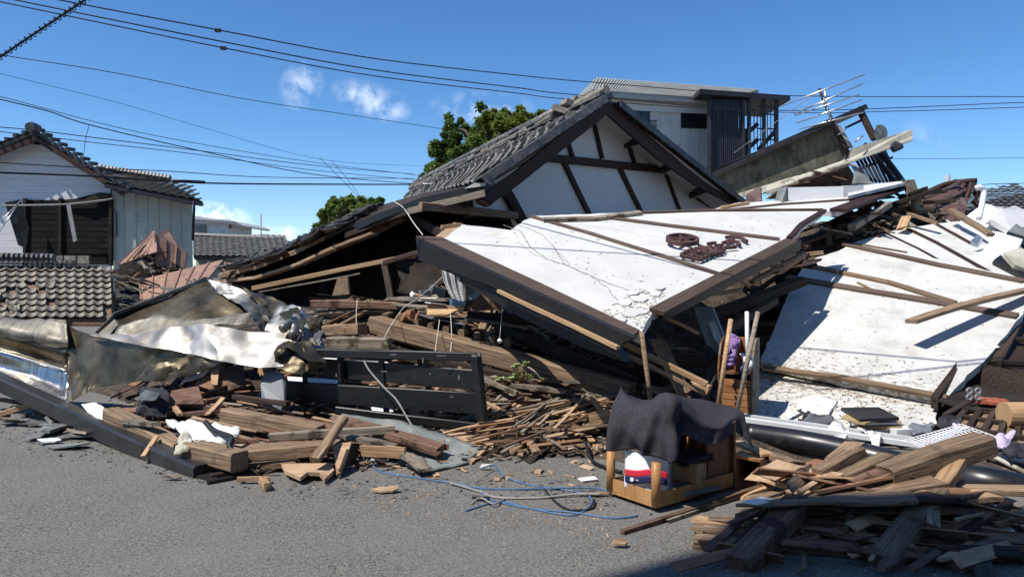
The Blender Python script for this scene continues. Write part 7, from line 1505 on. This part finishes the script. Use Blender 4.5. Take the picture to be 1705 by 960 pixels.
# the lower right pile has its own body: crossing pieces stacked by layers
for k in range(34):
    x, y = rndpix([(1240, 870), (1310, 810), (1420, 790), (1560, 800), (1700, 830), (1705, 950), (1480, 945), (1200, 910)]); d = 4.05 + (950 - y) / 210 * 1.0
    p = P(x, y, d); g = G(x, y); 
    if p.z < .02: p = g + Vector((0, 0, .03))
    if p.z > .42: p.z = .42
    L = random.uniform(.25, .9); a = random.choice([random.gauss(.7, .35), random.gauss(-.25, .3), random.gauss(.1, .3)]); dx = Vector((math.cos(a), math.sin(a), random.gauss(0, .12))) * L / 2
    A_, B_ = p - dx, p + dx; A_.z = max(.02, A_.z); B_.z = max(.02, B_.z)
    mm = random.choice(['wood_old', 'wood_red', 'wood_old', 'wood_dark', 'wood_red']); wd = random.uniform(.03, .14); kind = 'board' if wd > .1 else 'batten'
    beam(kind, A_, B_, wd, random.uniform(.012, .05), mm, None, f'{COLW[mm]} broken {kind} stacked in the lower right pile', kind, 'broken wood in the lower right pile', splinter=.04, bow=.01, roll=random.gauss(0, .4), n=4)
for k in range(44):
    x, y = rndpix([(1200, 880), (1300, 800), (1420, 770), (1640, 800), (1705, 840), (1705, 945), (1480, 940), (1220, 930)]); d = 4.0 + (950 - y) / 210 * 1.0 - random.uniform(0, .12)
    p = P(x, y, d); p.z = max(p.z, .05); L = random.uniform(.4, 1.1); a = random.choice([random.gauss(.65, .25), random.gauss(-.3, .25)]); dx = Vector((math.cos(a), math.sin(a), random.gauss(0, .1))) * L / 2
    A_, B_ = p - dx, p + dx; A_.z = max(.02, A_.z); B_.z = max(.02, B_.z); mm = random.choice(['wood_old', 'wood_tan', 'wood_red', 'plywood', 'wood_old', 'board_red']); wd = random.uniform(.02, .08)
    beam('slat', A_, B_, wd, random.uniform(.008, .018), mm, None, f'{COLW[mm]} thin slat crossing over the lower right pile', 'slat', 'thin slats over the lower right pile', splinter=.05 * random.random(), bow=.005, roll=random.gauss(0, .5), n=4)
# fine litter: chips, dust and shards too many to count
def litter(name, poly, n, mt, size, label, spread=0.0, lift=.02, flat=True):
    q = MB()
    for k in range(n):
        x, y = rndpix(poly); p = hit(x, y) or G(x, y)
        s = random.uniform(*size); a = random.uniform(0, math.pi)
        m = Matrix.Rotation(a, 3, 'Z') @ Matrix.Rotation(random.gauss(0, .35), 3, 'X') @ Matrix.Rotation(random.gauss(0, .3), 3, 'Y')
        q.box(p + Vector((0, 0, random.uniform(.0, lift))), s * random.uniform(1.2, 5), s, s * random.uniform(.15, .5), m)
    q.build(name, mt, None, label, None, None, 'stuff')
hp = [(130, 700), (200, 660), (440, 590), (560, 500), (860, 510), (1100, 600), (1180, 690), (1000, 760), (860, 765), (700, 780), (500, 795), (340, 790)]
litter('wood_splinters', hp, 2600, 'wood_old', (.006, .03), 'brown splinters strewn all over the heap', lift=.05)
litter('pale_splinters', hp, 800, 'wood_tan', (.005, .022), 'fresh pale splinters strewn over the heap', lift=.05)
litter('dark_splinters', hp, 1500, 'wood_dark', (.01, .04), 'dark splinters strewn over the heap', lift=.05)
litter('plaster_crumbs', hp, 1100, 'plaster_chip', (.005, .02), 'pale plaster crumbs over the heap', lift=.03)
litter('slate_crumbs', [(0, 700), (120, 690), (250, 745), (350, 800), (480, 800), (700, 790), (1000, 800), (1100, 860), (900, 830), (500, 830), (250, 790), (60, 760), (0, 730)], 900, 'tile_grey', (.004, .018), 'grey crumbs on the asphalt along the heap', lift=.003)
litter('pale_chips', [(560, 800), (1000, 770), (1040, 900), (900, 880), (600, 850)], 420, 'plywood', (.003, .011), 'tiny wood chips on the asphalt before the heap', lift=.002)
litter('dust_crumbs', [(560, 790), (700, 770), (1000, 765), (1030, 800), (1010, 860), (900, 815), (640, 805)], 2600, 'wood_grey', (.0015, .006), 'fine brown dust and crumbs on the asphalt before the heap', lift=.001)
litter('lower_pile_chips', [(1160, 900), (1300, 800), (1600, 790), (1705, 820), (1705, 958), (1200, 958)], 400, 'plywood', (.003, .01), 'chips on the asphalt under the lower right pile', lift=.004)
litter('gap_rubble', [(1390, 400), (1500, 335), (1580, 345), (1560, 380), (1440, 405)], 900, 'wood_grey', (.02, .06), 'splintered bits in the gap behind the right wall', lift=.25)
litter('wall_foot_dust', [(1270, 600), (1570, 665), (1560, 700), (1280, 640)], 700, 'wood_grey', (.006, .02), 'brown dust and flakes along the foot of the right wall', lift=.0)
litter('side_rubble', [(1700, 400), (2300, 430), (2300, 720), (1705, 760)], 1500, 'wood_grey', (.012, .05), 'splintered bits over the mound past the right edge', lift=.05)
litter('side_rubble', [(1700, 400), (2300, 430), (2300, 720), (1705, 760)], 500, 'plaster_chip', (.02, .07), 'plaster lumps over the mound past the right edge', lift=.05)
litter('asphalt_grit', [(0, 740), (340, 830), (1040, 900), (1140, 958), (0, 958)], 7000, 'tile_old', (.0018, .005), 'loose pale grit on the asphalt', lift=.001)
def litter_on(name, pl, poly, n, mt, size, label):
    q = MB()
    for k in range(n):
        x, y = rndpix(poly); s = random.uniform(*size); p = on(pl, x, y, s * .3)
        m = Matrix.Rotation(random.uniform(0, math.pi), 3, 'Z') @ Matrix.Rotation(random.gauss(.35, .25), 3, 'X')
        q.box(p, s * random.uniform(1, 4), s, s * random.uniform(.2, .5), m)
    q.build(name, mt, None, label, None, None, 'stuff')
litter_on('wood_flecks', PRt, [(1280, 590), (1290, 560), (1560, 610), (1620, 600), (1568, 655)], 170, 'wood_old', (.003, .012), 'brown flecks over the lower half of the right wall')
litter_on('wood_flecks', PRt, [(1330, 470), (1400, 420), (1680, 480), (1600, 600), (1300, 560)], 130, 'wood_grey', (.003, .012), 'scattered flecks over the right wall')
litter_on('plaster_flecks', PS, [(1000, 520), (1060, 480), (1110, 485), (1070, 545)], 260, 'plaster_chip', (.004, .018), 'plaster crumbs near the tip of the sign wall')
litter_on('dust_flecks', PS, [(760, 400), (900, 370), (1300, 360), (1290, 400), (1080, 500)], 160, 'wood_grey', (.003, .01), 'flecks of dirt over the sign wall')
litter_on('floor_flecks', PLo, [(1260, 690), (1280, 620), (1540, 670), (1540, 720)], 380, 'wood_old', (.003, .013), 'flaked paint and dirt over the lower white floor')
for i, (x, y, s, mt, lb) in enumerate([(112, 742, .22, 'grey_panel', 'flat grey tile shard on the asphalt left of the charcoal beam'), (70, 707, .2, 'tile_grey', 'grey tile shard under the left part of the charcoal beam'), (150, 726, .24, 'tile_grey', 'long grey slate shard lying against the charcoal beam'), (28, 703, .2, 'tile_grey', 'grey shard near the left edge by the beam'), (86, 735, .12, 'white_pvc', 'thin pale stick on the asphalt near the left shards'), (645, 816, .1, 'plywood', 'tan chip on the asphalt below the blue cables'), (1032, 905, .06, 'wood_old', 'small brown leaf like scrap on the asphalt left of the lower pile'), (795, 828, .07, 'tile_grey', 'small dark shard beside the blue cables'), (808, 778, .05, 'plaster_chip', 'white pebble by the right end of the grey green sheet'), (286, 795, .08, 'wood_grey', 'thin grey splinter on the asphalt below the beam')]):
    c = G(x, y, .02); poly = [c + Vector((s * random.uniform(.6, 1.3) * math.cos(a), s * .45 * random.uniform(.5, 1.2) * math.sin(a), random.uniform(-.01, .02))) for a in (0, 1, 2.1, 3.1, 4.2, 5.3)]
    MB().prism(poly, Vector((0, 0, .012))).build('shard', mt, None, lb, 'shard')
# ================================================================ CABLES ON THE GROUND
def gcable(pts, r, mt, lb, nm='cable'):
    tube(nm, [G(x, y, r + z) for x, y, z in pts], r, mt, None, lb, 'cable', k=8)
gcable([(626, 765, .03), (622, 772, .01), (632, 784, 0), (680, 793, 0), (750, 803, 0), (800, 812, 0), (860, 814, 0), (920, 812, .01), (990, 812, .02), (1012, 818, .01)], .0065, 'cable_blue', 'thick blue cable running along the foot of the heap')
gcable([(800, 780, .06), (822, 774, .04), (840, 792, .01), (875, 805, 0), (930, 814, 0), (975, 822, 0), (985, 838, 0), (960, 856, 0), (930, 855, 0), (880, 845, 0), (830, 835, 0), (775, 850, 0)], .006, 'cable_blue', 'looped blue cable curling before the table')
gcable([(800, 812, .01), (815, 830, 0), (860, 842, 0), (905, 848, 0), (960, 853, 0), (1020, 862, 0), (1062, 858, 0)], .006, 'cable_blue', 'lower blue cable running toward the table foot')
gcable([(750, 803, .01), (800, 818, 0), (830, 828, 0), (900, 828, 0), (960, 822, .01), (1000, 822, .02)], .009, 'cable_grey', 'grey cable among the blue ones')
gcable([(905, 812, .0), (925, 835, 0), (950, 848, 0), (985, 846, 0), (990, 832, .01)], .008, 'cable_black', 'black cable loop left of the table')
gcable([(975, 735, .1), (985, 765, .02), (1010, 778, .01), (1035, 785, .01)], .014, 'cable_black', 'black hose running behind the table leg')
gcable([(785, 838, .0), (800, 828, .02), (822, 838, .02), (840, 830, .0)], .006, 'cable_grey', 'thin tangled wire beside the dark shard')
tube('flexible_conduit', [P(601, 585, 7.4), P(612, 612, 7.2), P(640, 645, 7.0), P(660, 665, 6.9), P(678, 695, 6.75), P(698, 728, 6.5)], .009, 'cable_grey', None, 'grey flexible conduit hanging over the front of the black railing', 'conduit', k=8)
for (pts, lb) in (([(746, 452, 8.4), (718, 478, 8.6), (690, 500, 8.8), (672, 512, 8.9), (652, 540, 8.6), (640, 562, 8.4)], 'thin cable hanging from the net curtain down across the floor edge'), ([(595, 500, 9.4), (593, 530, 9.2), (597, 560, 9.0)], 'pale cord hanging from the exposed floor left of the huge beam'), ([(732, 532, 8.6), (728, 560, 8.4), (724, 590, 8.2)], 'white cord hanging down over the huge beam'), ([(750, 520, 8.7), (752, 560, 8.5), (750, 588, 8.3)], 'second thin cord hanging over the huge beam')):
    tube('hanging_cord', [P(*p) for p in pts], .005, 'wire_white', None, lb, 'cord', k=5)
tube('stretched_string', [P(655, 335, 10.2), P(672, 346, 10), P(688, 370, 9.6), P(704, 391, 9.0)], .006, 'wire_white', None, 'white cord stretched from the black flashing to the corner of the sign wall', 'cord', k=5)
tube('lamp_pull', [P(838, 492, 7.9), P(834, 540, 7.8), P(832, 565, 7.8)], .004, 'wire_white', None, 'pull cord with a white knob hanging below the sign wall', 'cord', k=5)
MB().tube([P(832, 563, 7.8), P(832, 567, 7.8), P(832, 571, 7.8)], [.012, .028, .012], 8).build('cord_knob', 'white_paint', bpy.data.objects['lamp_pull'])
# twigs
for i, (a, m_, b, lb) in enumerate((((952, 645, 7.4), (975, 652, 7.3), (998, 660, 7.3), 'curved twig left of the towel'), ((878, 610, 7.6), (890, 618, 7.5), (902, 632, 7.5), 'brown stalk right of the succulent'), ((958, 650, 7.4), (956, 662, 7.4), (964, 680, 7.2), 'thin upright twig left of the towel'))):
    tube('twig', [P(*a), P(*m_), P(*b)], .01, 'wood_grey', None, lb, 'twig', k=5)
# ================================================================ OVERHEAD WIRES
def wire(pts, r, lb, group=None, mt='cable_black', nm='overhead_wire'):
    q = [P(*p) for p in pts]
    if pts[0][0] <= 60: q[:0] = [q[0] + (q[0] - q[1]) * 2, q[0] + (q[0] - q[1])] if (q[0] - q[1]).length > 2 else [q[0] + (q[0] - q[1]) * 8, q[0] + (q[0] - q[1]) * 3, q[0] + (q[0] - q[1])]
    if pts[-1][0] >= 1700: q += [q[-1] + (q[-1] - q[-2]), q[-1] + (q[-1] - q[-2]) * 4]
    return tube(nm, q, r, mt, None, lb, 'wire', group, k=5, sub=8)
def zw(px, py, z):                       # point on a wire at height z
    r = ray(px, py); return CAM + r * ((z - 1.6) / r.z)
def wz(pts, z0, z1, r, lb, **k):
    n = len(pts); q = [zw(x, y, z0 + (z1 - z0) * i / (n - 1)) for i, (x, y) in enumerate(pts)]
    return tube('overhead_wire', q, r, 'cable_black', None, lb, 'wire', None, k=5, sub=8)
wire([(60, -8, 11), (98, 0, 11.2), (363, 50, 12), (620, 97, 14), (860, 125, 16), (1000, 138, 18), (1300, 159, 20), (1720, 161, 20)], .011, 'highest overhead wire crossing the whole sky')
wire([(-10, -9, 11), (25, 0, 11.2), (368, 69, 12), (620, 116, 14), (860, 146, 16), (960, 158, 18), (1300, 184, 20), (1720, 170, 20)], .011, 'second overhead wire just below the highest one')
wire([(-10, 1, 11), (373, 80, 12), (620, 126, 14), (860, 155, 16), (960, 166, 18), (1300, 187, 20), (1500, 185, 20), (1720, 178, 20)], .010, 'third overhead wire, lowest of the upper three')
wire([(10, 93, 14), (200, 123, 15), (403, 164, 17), (600, 194, 19), (800, 224, 24)], .008, 'thin single wire falling toward the dark tree')
wire([(-10, 120, 14), (200, 172, 16), (330, 210, 18), (540, 266, 22), (700, 276, 30)], .005, 'faint thin wire under the single wire on the left')
wire([(-10, 163, 12), (80, 185, 12.5), (150, 208, 13), (320, 248, 15), (520, 290, 18), (690, 306, 22)], .010, 'wire sagging from the left edge to the small tree')
wire([(-10, 158, 12), (250, 224, 14), (520, 270, 18), (700, 292, 22)], .006, 'thinner wire just above the sagging one')
wire([(-10, 211, 12), (60, 217, 12.3), (180, 232, 13), (310, 248, 15), (520, 275, 18), (690, 290, 22)], .008, 'twisted wire passing in front of the sided house ridge')
wire([(-10, 218, 12), (180, 240, 13), (320, 256, 15), (520, 283, 18), (700, 300, 22)], .007, 'wire below the twisted wire at the left')
wire([(-10, 270, 13), (140, 279, 14), (280, 285, 15), (450, 295, 18), (690, 297, 22)], .009, 'wire crossing the gable of the sided house')
wire([(-10, 287, 13), (150, 293, 14), (290, 302, 15), (420, 306, 16), (700, 307, 20)], .018, 'thick black cable crossing the sided house with a sleeve')
tube('cable_sleeve', [P(288, 301, 14.95), P(341, 303.5, 15.4)], .035, 'cable_black', None, 'thick black sleeve on the cable between the sided house and the tree', 'cable sleeve', k=8, sub=1)
for x, y, d in ((363, 51, 12), (372, 80.5, 12)): MB().box(P(x, y, d), .09, .05, .05).build('wire_clamp', 'cable_black', None, 'small clamp on the ' + ('highest' if y < 60 else 'third') + ' overhead wire', 'clamp')
wire([(1480, 264, 20), (1600, 264, 20), (1720, 262, 20)], .006, 'thin wire right of the tilted balcony')
wire([(1575, 314, 22), (1640, 307, 20), (1720, 305, 19)], .010, 'wire leaving the brown tin roof at the right')
wire([(1520, 318, 24), (1640, 320, 22), (1720, 312, 20)], .008, 'wire below the others at the right edge')
wire([(532, 262, 22), (560, 290, 22), (600, 330, 23)], .007, 'service wire dropping toward the small tree, left one')
wire([(552, 268, 22), (580, 300, 22), (602, 330, 23)], .007, 'service wire dropping toward the small tree, right one')
wire([(148, 209, 13), (142, 235, 13), (139, 262, 13)], .005, 'short loose wire hanging over the house roof')
# coiled messenger cable, upper left
q = MB(); a, b = P(-8, 100, 9), P(150, -6, 9); n_ = 220; u = (b - a).normalized(); v = Vector((0, 1, 0)); w2 = u.cross(v).normalized()
q.tube([a, b], .014, 5); q.tube([a.lerp(b, k / n_) + (v * math.cos(k * .55) + w2 * math.sin(k * .55)) * .034 for k in range(n_ + 1)], .007, 4)
q.build('spiral_cable', 'cable_black', None, 'dark spiral wrapped cable crossing the upper left corner', 'cable')
# cable above the frame whose thin shade crosses both white walls
def above(S, z): t = (z - S.z) / SUNV.z; return S + SUNV * t
for S0, S1, z_, lb, L0, L1 in ((on(PS, 872, 372), on(PS, 1290, 482), 5.3, 'low service cable out of view above the sign wall', Vector((-9, 9.5, 7.4)), Vector((13, 5, 7.2))), (on(PRt, 1290, 575), on(PRt, 1595, 602), 5.0, 'low service cable out of view above the right wall', Vector((-9, 8.4, 7.2)), Vector((13, 5, 7.0)))):
    A_, B_ = above(S0, z_), above(S1, z_)
    tube('overhead_wire', [L0, A_, B_, L1], .018, 'cable_black', None, lb, 'wire', k=6, sub=1)
# labels of look-alike scraps: told apart by their order from the left
ORD = ['first', 'second', 'third', 'fourth', 'fifth', 'sixth', 'seventh', 'eighth', 'ninth', 'tenth', 'eleventh', 'twelfth', 'thirteenth', 'fourteenth', 'fifteenth', 'sixteenth', 'seventeenth', 'eighteenth', 'nineteenth', 'twentieth']
by = {}
for o in COL.objects:
    if o.get('group') and o.parent is None: by.setdefault(o['label'], []).append(o)
for lb, os_ in by.items():
    if len(os_) < 2: continue
    os_.sort(key=lambda o: o.matrix_basis.translation.x / o.matrix_basis.translation.y)
    for i, o in enumerate(os_):
        o['label'] = (ORD[i] if i < 20 else str(i + 1) + 'th') + ' from left, ' + lb
